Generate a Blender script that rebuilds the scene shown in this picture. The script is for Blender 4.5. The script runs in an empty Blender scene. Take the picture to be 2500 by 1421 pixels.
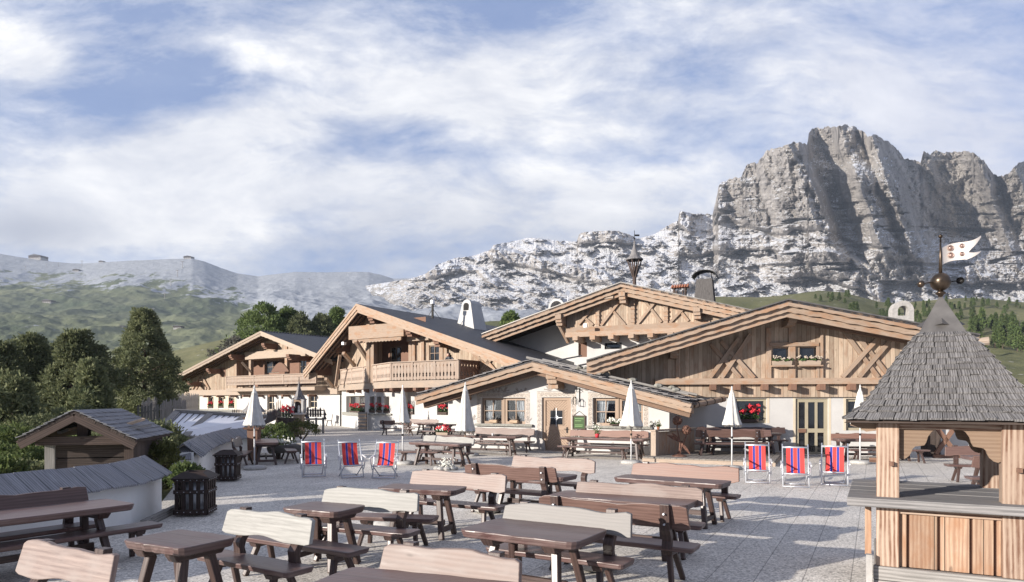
import bpy, bmesh, math, random
import numpy as np
from mathutils import Vector, Matrix
from mathutils.geometry import tessellate_polygon
random.seed(7)
D=bpy.data; SC=bpy.context.scene
SC.unit_settings.system='METRIC'
# ---------------------------------------------------------------- camera, sky, sun, exposure
H=2.1; F=1667.0; CX=1250.0; CY=980.0
cam=D.cameras.new("camera"); camo=D.objects.new("camera",cam); SC.collection.objects.link(camo)
camo.location=(0,0,H); camo.rotation_euler=(math.pi/2,0,0)
cam.sensor_width=36; cam.lens=24.0; cam.shift_y=0.1078; cam.clip_start=.1; cam.clip_end=20000
SC.camera=camo
SC.render.engine='CYCLES'
SC.view_settings.view_transform='Standard'; SC.view_settings.look='None'; SC.view_settings.gamma=1
SC.view_settings.exposure=0.70
SUN_EL=math.radians(13.8); SUN_AZ=math.radians(60)          # light comes from behind the camera, far left
LD=Vector((math.sin(SUN_AZ)*math.cos(SUN_EL), math.cos(SUN_AZ)*math.cos(SUN_EL), -math.sin(SUN_EL)))
sun=D.lights.new("sun",'SUN'); sun.energy=5.0; sun.angle=math.radians(.5); sun.color=(1,.925,.83)
suno=D.objects.new("sun",sun); SC.collection.objects.link(suno)
suno.rotation_euler=LD.to_track_quat('-Z','Y').to_euler()
world=D.worlds.new("World"); SC.world=world; world.use_nodes=True
# ---------------------------------------------------------------- node helper
class NT:
    def __init__(s,tree): s.t=tree; s.n=tree.nodes; s.l=tree.links
    def new(s,ty,**kw):
        n=s.n.new(ty)
        for k,v in kw.items(): setattr(n,k,v)
        return n
    def put(s,inp,v):
        if isinstance(v,bpy.types.NodeSocket): s.l.new(v,inp)
        elif v is not None:
            if isinstance(v,(tuple,list)) and len(v)==3 and inp.type=='RGBA': v=(*v,1)
            inp.default_value=v
    def m(s,op,a,b=None,c=None,clamp=False):
        n=s.new('ShaderNodeMath',operation=op,use_clamp=clamp)
        s.put(n.inputs[0],a)
        if b is not None: s.put(n.inputs[1],b)
        if c is not None: s.put(n.inputs[2],c)
        return n.outputs[0]
    def mix(s,f,a,b,bt='MIX'):
        n=s.new('ShaderNodeMix',data_type='RGBA',blend_type=bt); n.clamp_factor=True
        s.put(n.inputs[0],f); s.put(n.inputs[6],a); s.put(n.inputs[7],b); return n.outputs[2]
    def noise(s,vec,scale=5,detail=4,rough=.5,dist=0,dims='3D'):
        n=s.new('ShaderNodeTexNoise',noise_dimensions=dims)
        if vec is not None: s.l.new(vec,n.inputs['Vector'])
        n.inputs['Scale'].default_value=scale; n.inputs['Detail'].default_value=detail
        n.inputs['Roughness'].default_value=rough; n.inputs['Distortion'].default_value=dist
        return n.outputs['Fac']
    def mapr(s,v,a,b,c=0,d=1,smooth=False):
        n=s.new('ShaderNodeMapRange'); n.clamp=True
        if smooth: n.interpolation_type='SMOOTHSTEP'
        s.put(n.inputs[0],v)
        for i,x in enumerate((a,b,c,d)): n.inputs[i+1].default_value=x
        return n.outputs[0]
    def ramp(s,f,stops):
        n=s.new('ShaderNodeValToRGB'); s.put(n.inputs[0],f); e=n.color_ramp.elements
        while len(e)>1: e.remove(e[-1])
        e[0].position=stops[0][0]; e[0].color=(*stops[0][1],1)
        for p,c in stops[1:]:
            x=e.new(p); x.color=(*c,1)
        return n.outputs[0]
    def xyz(s,x,y,z):
        n=s.new('ShaderNodeCombineXYZ')
        for i,v in enumerate((x,y,z)): s.put(n.inputs[i],v)
        return n.outputs[0]
    def sep(s,v):
        n=s.new('ShaderNodeSeparateXYZ'); s.l.new(v,n.inputs[0]); return n.outputs
    def mapping(s,v,loc=(0,0,0),rot=(0,0,0),sc=(1,1,1)):
        n=s.new('ShaderNodeMapping'); s.l.new(v,n.inputs[0])
        n.inputs[1].default_value=loc; n.inputs[2].default_value=rot; n.inputs[3].default_value=sc
        return n.outputs[0]
# ---------------------------------------------------------------- sky: Nishita under thin streaked cloud
def build_sky():
    t=NT(world.node_tree); t.n.clear()
    out=t.new('ShaderNodeOutputWorld'); bg=t.new('ShaderNodeBackground')
    sky=t.new('ShaderNodeTexSky',sky_type='NISHITA'); sky.sun_disc=False
    sky.sun_elevation=SUN_EL; sky.sun_rotation=math.pi+SUN_AZ
    sky.altitude=1900; sky.air_density=1.0; sky.dust_density=.6; sky.ozone_density=2.5
    tc=t.new('ShaderNodeTexCoord').outputs['Generated']
    x,y,z=t.sep(tc)
    ay=t.m('MAXIMUM',t.m('ABSOLUTE',y),.22)
    a=t.m('DIVIDE',x,ay); b=t.m('DIVIDE',z,ay)               # tangents of azimuth and elevation
    # streaked, perspective-like cloud field
    p=t.xyz(a,b,0)
    warp=t.noise(p,3.0,3,.5)
    wb=t.m('ADD',b,t.m('MULTIPLY',t.m('SUBTRACT',warp,.5),.10))
    p2=t.mapping(t.xyz(a,wb,t.m('MULTIPLY',z,.3)),rot=(0,0,math.radians(-17)),sc=(1,2.3,1))
    n1=t.noise(p2,4.2,10,.64,.25)
    p3=t.mapping(t.xyz(a,wb,0),loc=(3,1,0),rot=(0,0,math.radians(38)),sc=(1.2,4.0,1))
    n2=t.noise(p3,6.0,9,.66,.4)
    n3=t.noise(t.mapping(p,loc=(7,2,0),sc=(1,1.7,1)),13,6,.6,.3)
    dens=t.m('ADD',t.m('ADD',t.m('MULTIPLY',n1,.42),t.m('MULTIPLY',n2,.33)),t.m('MULTIPLY',n3,.27))
    # broad banks: (u,v,radius u,radius v,rotation deg,weight) given as directions
    blobs=[(60,140,170,85,-38,.26),(700,130,210,80,5,.20),(860,250,420,60,12,.16),(1180,190,260,110,10,.17),(1250,290,260,70,-8,.17),
      (500,330,260,60,14,.12),(300,450,420,110,8,.26),(200,560,300,50,0,.2),(800,430,350,60,14,.08),(150,330,200,50,0,.06),(1000,490,420,110,0,.17),
      (1850,60,330,80,-20,.13),(1500,170,200,90,-25,.13),(1500,450,350,110,8,.14),(2350,330,360,260,0,.20),(2050,190,300,110,-20,.13),(1700,560,250,80,0,.10),
      (350,190,300,55,10,-.16),(150,20,260,45,0,-.10),(1350,50,260,80,-12,-.16),(1000,330,230,30,8,-.10),(640,190,190,28,-8,-.10),(1950,130,140,60,0,-.06),(1560,390,200,38,10,-.12),(1020,60,120,60,0,-.08),(2150,60,200,50,0,-.05),(220,280,260,40,8,-.10),(1100,375,300,28,0,-.10)]
    n4=t.noise(t.mapping(t.xyz(a,wb,0),loc=(2,5,0),rot=(0,0,math.radians(-25)),sc=(1,3.0,1)),22,8,.65,.5)
    acc=t.m('ADD',dens,t.m('MULTIPLY',t.m('SUBTRACT',n4,.5),.16))
    for (u,v,ru,rv,rot,w) in blobs:
        ca=(u-CX)/F; cb=(CY-v)/F; r=math.radians(rot)
        da=t.m('SUBTRACT',a,ca); db=t.m('SUBTRACT',b,cb)
        e1=t.m('ADD',t.m('MULTIPLY',da,math.cos(r)*F/ru),t.m('MULTIPLY',db,math.sin(r)*F/ru))
        e2=t.m('ADD',t.m('MULTIPLY',da,-math.sin(r)*F/rv),t.m('MULTIPLY',db,math.cos(r)*F/rv))
        q=t.m('ADD',t.m('MULTIPLY',e1,e1),t.m('MULTIPLY',e2,e2))
        acc=t.m('ADD',acc,t.m('MULTIPLY',t.m('EXPONENT',t.m('MULTIPLY',q,-1.0)),w*1.0))
    hz=t.mapr(b,.42,.0,0,.17,True)
    acc=t.m('ADD',acc,hz)
    cov=t.mapr(acc,.42,.74,0,1)
    # grey undersides low in the sky
    lowmask=t.mapr(b,.36,.12,0,1,True)
    gn=t.noise(t.mapping(p,loc=(1.3,4,0),sc=(1,3.2,1)),2.6,6,.55,.3)
    grey=t.m('MULTIPLY',lowmask,t.mapr(gn,.42,.62,0,1,True))
    grey=t.m('MULTIPLY',grey,t.mapr(a,-.58,-.28,.1,1,True))
    g2=t.m('SUBTRACT',a,(60-CX)/F); g3=t.m('SUBTRACT',b,(CY-560)/F)
    gq=t.m('EXPONENT',t.m('MULTIPLY',t.m('ADD',t.m('MULTIPLY',t.m('MULTIPLY',g2,g2),90),t.m('MULTIPLY',t.m('MULTIPLY',g3,g3),900)),-1))
    grey=t.m('MAXIMUM',grey,gq)
    bright=t.mapr(n1,.35,.7,0,1)
    cl=t.mix(bright,(.54,.57,.66),(.92,.92,.93))
    right=t.mapr(a,.15,.75,0,1,True)
    cl=t.mix(t.m('MULTIPLY',right,.55),cl,(.52,.56,.72))
    cl=t.mix(t.m('MULTIPLY',grey,.85),cl,(.37,.40,.49))
    skyc=t.mix(1.0,sky.outputs[0],(.105,.098,.125),'MULTIPLY')
    skyc=t.mix(.5,skyc,(.155,.215,.50))
    skyc=t.mix(1.0,skyc,(.66,.88,.86),'MULTIPLY'); cl=t.mix(1.0,cl,(.82,.81,.79),'MULTIPLY')
    skyc=t.mix(.20,skyc,cl)
    col=t.mix(cov,skyc,cl)
    # unseen sky overhead and behind the camera: pale grey mixed in to lift shadows
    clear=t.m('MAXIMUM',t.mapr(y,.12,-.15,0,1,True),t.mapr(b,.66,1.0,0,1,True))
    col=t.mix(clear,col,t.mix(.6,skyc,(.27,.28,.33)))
    # below the horizon: dull ground tone
    col=t.mix(t.mapr(z,-.02,-.06,0,1),col,(.18,.18,.2))
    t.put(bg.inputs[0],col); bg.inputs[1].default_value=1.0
    t.l.new(bg.outputs[0],out.inputs[0])
build_sky()
# ---------------------------------------------------------------- materials
MATS={}
def newmat(name):
    m=D.materials.new(name); m.use_nodes=True; t=NT(m.node_tree); t.n.clear()
    out=t.new('ShaderNodeOutputMaterial'); b=t.new('ShaderNodeBsdfPrincipled'); t.l.new(b.outputs[0],out.inputs[0])
    MATS[name]=m
    return m,t,b,out
def bump(t,b,h,strength=.3,dist=.02):
    n=t.new('ShaderNodeBump'); n.inputs['Strength'].default_value=strength; n.inputs['Distance'].default_value=dist
    t.put(n.inputs['Height'],h); t.l.new(n.outputs[0],b.inputs['Normal'])
def jit(t,col,amt=.2):
    oi=t.new('ShaderNodeObjectInfo').outputs['Random']
    f=t.mapr(oi,0,1,1-amt,1+amt*.6)
    return t.mix(1.0,col,t.xyz(f,f,f),'MULTIPLY')
def wood(name,c1,c2,rough=.75,plank=None,vary=.35,knots=True,gap=.04,blotch=None,spec=.3,sc=1.0,bs=.25,obj_jit=.15,coat=0,wave=.18):
    ds=lambda c:tuple(sum(c)/3+(x-sum(c)/3)*.84 for x in c)
    c1,c2=ds(c1),ds(c2)
    m,t,b,o=newmat(name)
    uv=t.new('ShaderNodeTexCoord').outputs['UV']
    u,v,_=t.sep(uv)
    seed=0.0; shade=None; groove=None
    if plank:
        pv=t.m('DIVIDE',v,plank); fl=t.m('FLOOR',pv); fr=t.m('FRACT',pv)
        wn=t.new('ShaderNodeTexWhiteNoise',noise_dimensions='1D'); t.l.new(fl,wn.inputs['W'])
        seed=t.m('MULTIPLY',wn.outputs['Value'],37.0); shade=t.mapr(wn.outputs['Value'],0,1,1-vary,1+vary*.5)
        e=t.m('MINIMUM',fr,t.m('SUBTRACT',1.0,fr)); groove=t.mapr(e,gap*.3,gap,0,1)
    uu=t.m('ADD',u,seed)
    p=t.xyz(t.m('MULTIPLY',uu,.9*sc),t.m('MULTIPLY',v,14*sc),seed)
    g=t.noise(p,2.2,7,.62,.6)
    w=t.new('ShaderNodeTexWave',wave_type='BANDS',bands_direction='Y'); 
    t.l.new(t.xyz(t.m('MULTIPLY',uu,.35*sc),t.m('MULTIPLY',v,4.0*sc),seed),w.inputs[0])
    w.inputs['Scale'].default_value=2.0; w.inputs['Distortion'].default_value=7; w.inputs['Detail'].default_value=3; w.inputs['Detail Scale'].default_value=.8
    fine=t.noise(t.xyz(t.m('MULTIPLY',uu,5*sc),t.m('MULTIPLY',v,90*sc),seed),1.5,4,.7)
    g=t.m('ADD',t.m('MULTIPLY',g,.72),t.m('MULTIPLY',fine,.28))
    f=t.m('ADD',t.m('MULTIPLY',g,1.0-wave),t.m('MULTIPLY',w.outputs['Fac'],wave))
    col=t.mix(t.mapr(f,.34,.66),c1,c2)
    if knots:
        vo=t.new('ShaderNodeTexVoronoi'); t.l.new(t.xyz(t.m('MULTIPLY',uu,1.1),t.m('MULTIPLY',v,3.4),0),vo.inputs[0]); vo.inputs['Scale'].default_value=1.6
        k=t.mapr(vo.outputs['Distance'],.05,.11,.55,0,True)
        col=t.mix(k,col,tuple(x*.35 for x in c1))
    if blotch:
        bn=t.noise(t.xyz(t.m('MULTIPLY',uu,1.2),t.m('MULTIPLY',v,2.5),1),1.6,4,.6)
        col=t.mix(t.mapr(bn,.45,.7,0,.7,True),col,blotch)
    if shade is not None:
        col=t.mix(1.0,col,t.xyz(shade,shade,shade),'MULTIPLY')
        col=t.mix(groove,tuple(x*.18 for x in c1),col)
    col=jit(t,col,obj_jit)
    t.put(b.inputs['Base Color'],col); b.inputs['Specular IOR Level'].default_value=spec
    rn=t.mapr(g,.3,.7,rough-.08,rough+.12); t.put(b.inputs['Roughness'],rn)
    if coat: b.inputs['Coat Weight'].default_value=coat; b.inputs['Coat Roughness'].default_value=.25
    hgt=t.m('MULTIPLY',f,.25)
    if groove is not None: hgt=t.m('ADD',hgt,groove)
    bump(t,b,hgt,bs,.012)
    return m
def plain(name,c,rough=.6,metal=0,nscale=8,namt=.15,spec=.4,bs=.1,c2=None,detail=5,objj=0,coord='Object',bd=.01):
    m,t,b,o=newmat(name)
    co=t.new('ShaderNodeTexCoord').outputs[coord]
    n=t.noise(co,nscale,detail,.6)
    lo=tuple(x*(1-namt) for x in c); hi=c2 or tuple(min(1,x*(1+namt)) for x in c)
    col=t.mix(t.mapr(n,.3,.7),lo,hi)
    if objj: col=jit(t,col,objj)
    t.put(b.inputs['Base Color'],col); b.inputs['Metallic'].default_value=metal
    t.put(b.inputs['Roughness'],t.mapr(n,.3,.7,max(.03,rough-.1),rough+.1)); b.inputs['Specular IOR Level'].default_value=spec
    if bs: bump(t,b,n,bs,bd)
    return m
def make_materials():
    wood('pine_board',(.33,.24,.165),(.52,.405,.295),.8,plank=.17,vary=.3,blotch=(.30,.19,.13))
    wood('pine_beam',(.27,.18,.12),(.43,.32,.235),.75,blotch=(.33,.18,.10))
    wood('pale_beam',(.30,.225,.165),(.43,.345,.275),.8,blotch=(.42,.32,.24))
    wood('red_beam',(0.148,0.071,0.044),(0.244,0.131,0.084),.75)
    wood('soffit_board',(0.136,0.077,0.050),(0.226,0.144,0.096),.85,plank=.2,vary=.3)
    wood('grey_board',(.20,.19,.195),(.40,.385,.385),.9,plank=.11,vary=.35,gap=.08,knots=False,bs=.5)
    wood('shingle_wood',(.075,.07,.072),(.31,.295,.295),.9,vary=.3,knots=False,bs=.7,sc=2.2,obj_jit=.0)
    wood('kiosk_shingle',(.045,.042,.043),(.25,.24,.24),.92,knots=False,bs=.8,obj_jit=0,sc=1.6,blotch=(.10,.095,.095))
    plain('rose_metal',(.42,.30,.26),.35,nscale=4,metal=.5,namt=.2)
    plain('flower_pale',(.42,.36,.30),.7,nscale=40,namt=.2,bs=0)
    wood('dark_shingle',(.05,.045,.045),(.15,.14,.135),.9,knots=False,bs=.5)
    wood('counter_plain',(.13,.125,.125),(.30,.285,.28),.85,knots=False,bs=.5,obj_jit=0)
    wood('rail_wood',(.30,.20,.145),(.46,.36,.28),.8,knots=False,blotch=(.40,.34,.29),bs=.2)
    wood('grey_log',(.16,.15,.14),(.34,.32,.30),.9,knots=True,bs=.5)
    wood('dark_old_wood',(.05,.036,.03),(.13,.095,.08),.85,plank=.3,vary=.3,gap=.03)
    wood('dark_beam',(.05,.035,.03),(.12,.08,.065),.8)
    wood('bin_wood',(.022,.014,.012),(.055,.032,.026),.6)
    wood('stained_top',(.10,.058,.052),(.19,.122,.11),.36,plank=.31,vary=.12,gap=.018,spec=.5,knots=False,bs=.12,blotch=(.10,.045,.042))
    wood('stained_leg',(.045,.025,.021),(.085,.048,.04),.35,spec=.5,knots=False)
    wood('stained_back',(0.095,0.049,0.039),(0.170,0.093,0.073),.42,spec=.5,bs=.15)
    wood('worn_white_plank',(.20,.195,.18),(.38,.37,.345),.55,knots=False,bs=.3,obj_jit=.05,wave=.06)
    wood('worn_grey_plank',(.15,.14,.135),(.26,.24,.225),.5,knots=False,bs=.2,obj_jit=.05,wave=.06)
    wood('worn_pink_plank',(.155,.10,.085),(.32,.235,.20),.5,bs=.2,obj_jit=.14,wave=.10,blotch=(.27,.225,.205))
    wood('worn_red_plank',(.16,.075,.05),(.27,.145,.11),.45,bs=.15,obj_jit=.06,wave=.08)
    wood('kiosk_post_wood',(.17,.075,.04),(.47,.345,.255),.8,bs=.5,sc=.9,wave=.3,knots=True,blotch=(.40,.30,.23))
    wood('kiosk_panel_wood',(.27,.15,.09),(.45,.305,.20),.75,plank=.30,vary=.18,gap=.02,blotch=(.30,.15,.08))
    wood('kiosk_bracket',(0.205,0.128,0.081),(0.276,0.187,0.122),.75,knots=False)
    wood('counter_wood',(0.140,0.134,0.134),(0.265,0.256,0.253),.85,plank=.09,vary=.2,gap=.06,knots=False,bs=.5)
    wood('door_wood',(0.316,0.203,0.132),(0.432,0.313,0.224),.7)
    wood('window_wood',(0.276,0.187,0.128),(0.384,0.283,0.206),.7,knots=False)
    wood('deck_board',(0.108,0.096,0.084),(0.225,0.207,0.189),.9,plank=.13,vary=.25,gap=.1,knots=False)
    wood('picket_wood',(0.233,0.185,0.144),(0.370,0.311,0.252),.85,knots=False)
    wood('dark_picket',(.05,.045,.05),(.13,.12,.125),.85,knots=False)
    plain('white_render',(.47,.46,.45),.9,nscale=.7,namt=.08,bs=.3,c2=(.545,.535,.52),detail=9,bd=.05)
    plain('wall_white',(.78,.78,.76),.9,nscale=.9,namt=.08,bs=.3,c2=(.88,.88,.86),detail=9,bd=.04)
    plain('glass_dark',(.012,.014,.018),.06,nscale=2,namt=.3,spec=.9,bs=0)
    plain('curtain',(.62,.62,.60),.9,nscale=6,namt=.1)
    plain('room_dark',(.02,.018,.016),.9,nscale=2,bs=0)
    plain('frame_olive',(.33,.29,.21),.6,nscale=3,namt=.06)
    plain('frame_pale',(.55,.47,.36),.7,nscale=3,namt=.08)
    plain('mural_beige',(.42,.36,.31),.9,nscale=30,namt=.45,bs=0,c2=(.62,.56,.50),detail=3)
    plain('mural_ink',(.29,.26,.24),.9,nscale=25,namt=.4,bs=0)
    plain('stone_sill',(.24,.235,.21),.9,nscale=18,namt=.4,bs=.5)
    plain('black_iron',(.015,.014,.014),.5,nscale=12,metal=.6)
    plain('bronze',(.10,.075,.055),.35,nscale=5,metal=.9,namt=.35,c2=(.16,.12,.09))
    plain('lead_sheet',(.14,.13,.125),.45,nscale=3,metal=.5,namt=.2,c2=(.20,.19,.18))
    plain('bright_metal',(.72,.66,.60),.4,nscale=4,metal=.35,namt=.1)
    plain('rust_iron',(.10,.045,.03),.8,nscale=14,namt=.5,c2=(.20,.10,.07))
    plain('aluminium',(.62,.64,.68),.38,nscale=20,metal=.6,namt=.05)
    plain('pole_white',(.60,.60,.60),.4,nscale=20,namt=.04)
    plain('grey_concrete',(.36,.345,.33),.95,nscale=9,namt=.2,bs=.4)
    plain('river_stone',(.40,.39,.37),.9,nscale=16,namt=.25,bs=.3)
    plain('flower_red',(.55,.012,.03),.6,nscale=40,namt=.3,bs=0,c2=(.75,.06,.08))
    plain('flower_white',(.70,.69,.62),.7,nscale=40,namt=.1,bs=0)
    plain('leaf_green',(.04,.085,.025),.6,nscale=20,namt=.4,bs=0,c2=(.08,.15,.04))
    plain('terracotta',(.32,.13,.075),.8,nscale=10,namt=.15)
    plain('chalk_green',(.045,.085,.03),.7,nscale=3,namt=.1)
    plain('chalk_line',(.20,.32,.14),.8,nscale=30,namt=.1)
    plain('skin',(.55,.32,.24),.6,nscale=10,namt=.06)
    plain('hair_dark',(.02,.014,.012),.6,nscale=40)
    plain('hair_white',(.55,.50,.47),.7,nscale=40)
    plain('cloth_navy',(.015,.02,.06),.85,nscale=20)
    plain('cloth_grey',(.10,.10,.11),.85,nscale=20)
    plain('log_end',(.45,.33,.23),.85,nscale=6,namt=.3)
    plain('ceramic',(.6,.6,.6),.3,nscale=5,namt=.03)
    plain('pot_grey',(.12,.12,.125),.7,nscale=8)
    plain('panel_metal',(.74,.74,.78),.5,nscale=1.5,metal=.1,namt=.06,bs=.05)
    # stripe fabric of deck chairs
    m,t,b,o=newmat('stripe_fabric'); uv=t.new('ShaderNodeTexCoord').outputs['UV']; u,v,_=t.sep(uv)
    s=t.ramp(v,[(0,(.62,.055,.05)),(.235,(.62,.055,.05)),(.24,(.5,.45,.5)),(.25,(.03,.04,.32)),(.37,(.03,.04,.32)),(.375,(.5,.45,.5)),(.385,(.62,.055,.05)),(.60,(.62,.055,.05)),(.605,(.5,.45,.5)),(.615,(.03,.04,.32)),(.735,(.03,.04,.32)),(.74,(.5,.45,.5)),(.75,(.62,.055,.05))])
    s.node.color_ramp.interpolation='CONSTANT'
    t.put(b.inputs['Base Color'],s); b.inputs['Roughness'].default_value=.8
    tr=t.new('ShaderNodeBsdfTranslucent'); t.put(tr.inputs[0],s); mx=t.new('ShaderNodeMixShader'); mx.inputs[0].default_value=.15
    t.l.new(b.outputs[0],mx.inputs[1]); t.l.new(tr.outputs[0],mx.inputs[2]); t.l.new(mx.outputs[0],o.inputs[0])
    # canvas of parasols
    m,t,b,o=newmat('canvas'); co=t.new('ShaderNodeTexCoord').outputs['Object']
    n=t.noise(co,7,5,.6); c=t.mix(t.mapr(n,.3,.7),(.54,.52,.48),(.66,.64,.60)); t.put(b.inputs['Base Color'],c); b.inputs['Roughness'].default_value=.9; bump(t,b,n,.3,.02)
    # window glass: clear with reflection (for curtained windows)
    m,t,b,o=newmat('glass_clear'); tr=t.new('ShaderNodeBsdfTransparent'); gl=t.new('ShaderNodeBsdfGlossy'); gl.inputs['Roughness'].default_value=.02
    fr=t.new('ShaderNodeFresnel'); fr.inputs[0].default_value=1.5; mx=t.new('ShaderNodeMixShader'); t.put(mx.inputs[0],t.m('ADD',fr.outputs[0],.10))
    t.l.new(tr.outputs[0],mx.inputs[1]); t.l.new(gl.outputs[0],mx.inputs[2]); t.l.new(mx.outputs[0],o.inputs[0]); tr.inputs[0].default_value=(.9,.92,.95,1)
    # slate roof
    def slate(name,c1,c2,w,h,bs=.6):
        m,t,b,o=newmat(name); uv=t.new('ShaderNodeTexCoord').outputs['UV']
        br=t.new('ShaderNodeTexBrick'); t.l.new(uv,br.inputs[0]); br.inputs['Scale'].default_value=1; br.inputs['Brick Width'].default_value=w; br.inputs['Row Height'].default_value=h
        br.inputs['Mortar Size'].default_value=.02; br.inputs['Mortar Smooth'].default_value=.4
        br.inputs['Color1'].default_value=(*c1,1); br.inputs['Color2'].default_value=(*c2,1); br.inputs['Mortar'].default_value=(*(x*.3 for x in c1),1)
        n=t.noise(uv,3,5,.6); c=t.mix(t.mapr(n,.3,.7,0,.5),br.outputs[0],tuple(x*1.5 for x in c2)); t.put(b.inputs['Base Color'],c); b.inputs['Roughness'].default_value=.65
        u,v,_=t.sep(uv); ramp=t.m('FRACT',t.m('DIVIDE',v,h)); bump(t,b,t.m('SUBTRACT',t.m('MULTIPLY',ramp,.6),t.m('MULTIPLY',br.outputs['Fac'],.6)),bs,.03)
    slate('slate_tile',(.035,.038,.048),(.055,.058,.07),.3,.33)
    # foliage
    def leaf(name,c1,c2,c3,sc=.6):
        m,t,b,o=newmat(name); co=t.new('ShaderNodeTexCoord').outputs['Object']
        n=t.noise(co,sc,3,.6); n2=t.noise(co,9,2,.5)
        c=t.mix(t.mapr(n,.35,.65),c1,c2); c=t.mix(t.mapr(n2,.45,.7,0,.7),c,c3); c=jit(t,c,.15)
        t.put(b.inputs['Base Color'],c); b.inputs['Roughness'].default_value=.75; b.inputs['Specular IOR Level'].default_value=.2
        tr=t.new('ShaderNodeBsdfTranslucent'); t.put(tr.inputs[0],c); mx=t.new('ShaderNodeMixShader'); mx.inputs[0].default_value=.32
        t.l.new(b.outputs[0],mx.inputs[1]); t.l.new(tr.outputs[0],mx.inputs[2]); t.l.new(mx.outputs[0],o.inputs[0])
    leaf('pine_needles',(.095,.12,.065),(.17,.19,.095),(.30,.30,.16))
    leaf('bright_needles',(.09,.14,.05),(.15,.20,.07),(.26,.30,.11))
    leaf('dry_twigs',(.10,.095,.08),(.16,.15,.13),(.2,.19,.16))
    leaf('shrub_leaf',(.07,.11,.04),(.14,.18,.065),(.26,.29,.11),2)
    leaf('yellow_shrub',(.05,.06,.02),(.12,.13,.045),(.2,.2,.08),2)
    plain('bark',(.09,.065,.05),.9,nscale=10,namt=.4,bs=.6)
make_materials()
# ---------------------------------------------------------------- geometry helpers
def tag(o,label=None,cat=None,group=None,kind=None):
    if label: o['label']=label
    if cat: o['category']=cat
    if group: o['group']=group
    if kind: o['kind']=kind
    return o
def empty(name,loc=(0,0,0),rz=0,label=None,cat=None,group=None):
    o=D.objects.new(name,None); SC.collection.objects.link(o); o.location=loc; o.rotation_euler=(0,0,rz); o.empty_display_size=.2
    return tag(o,label,cat,group)
def W(u,v,Y): return Vector(((u-CX)/F*Y,Y,H-(v-CY)/F*Y))
def G(u,v,z=0.0):
    Y=(H-z)*F/(v-CY); return Vector(((u-CX)/F*Y,Y,z))
class Fr:
    """local frame: a along, b up (z), c outward (toward the viewer) ; origin on the ground"""
    def __init__(s,o,phi): s.o=Vector((o[0],o[1],0)); s.phi=phi; s.a=Vector((math.cos(phi),-math.sin(phi),0)); s.n=Vector((-math.sin(phi),-math.cos(phi),0))
    def __call__(s,a,b,c=0): return s.o+s.a*a+Vector((0,0,b))+s.n*c
    def px(s,u,v,c=0):
        d=Vector(((u-CX)/F,1,-(v-CY)/F)); o=Vector((0,0,H)); q=s.o+s.n*c
        k=(q-o).dot(s.n)/d.dot(s.n); p=o+d*k
        return ((p-s.o).dot(s.a),p.z)
def XYZ(a,b,c=0): return Vector((a,b,c))
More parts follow.
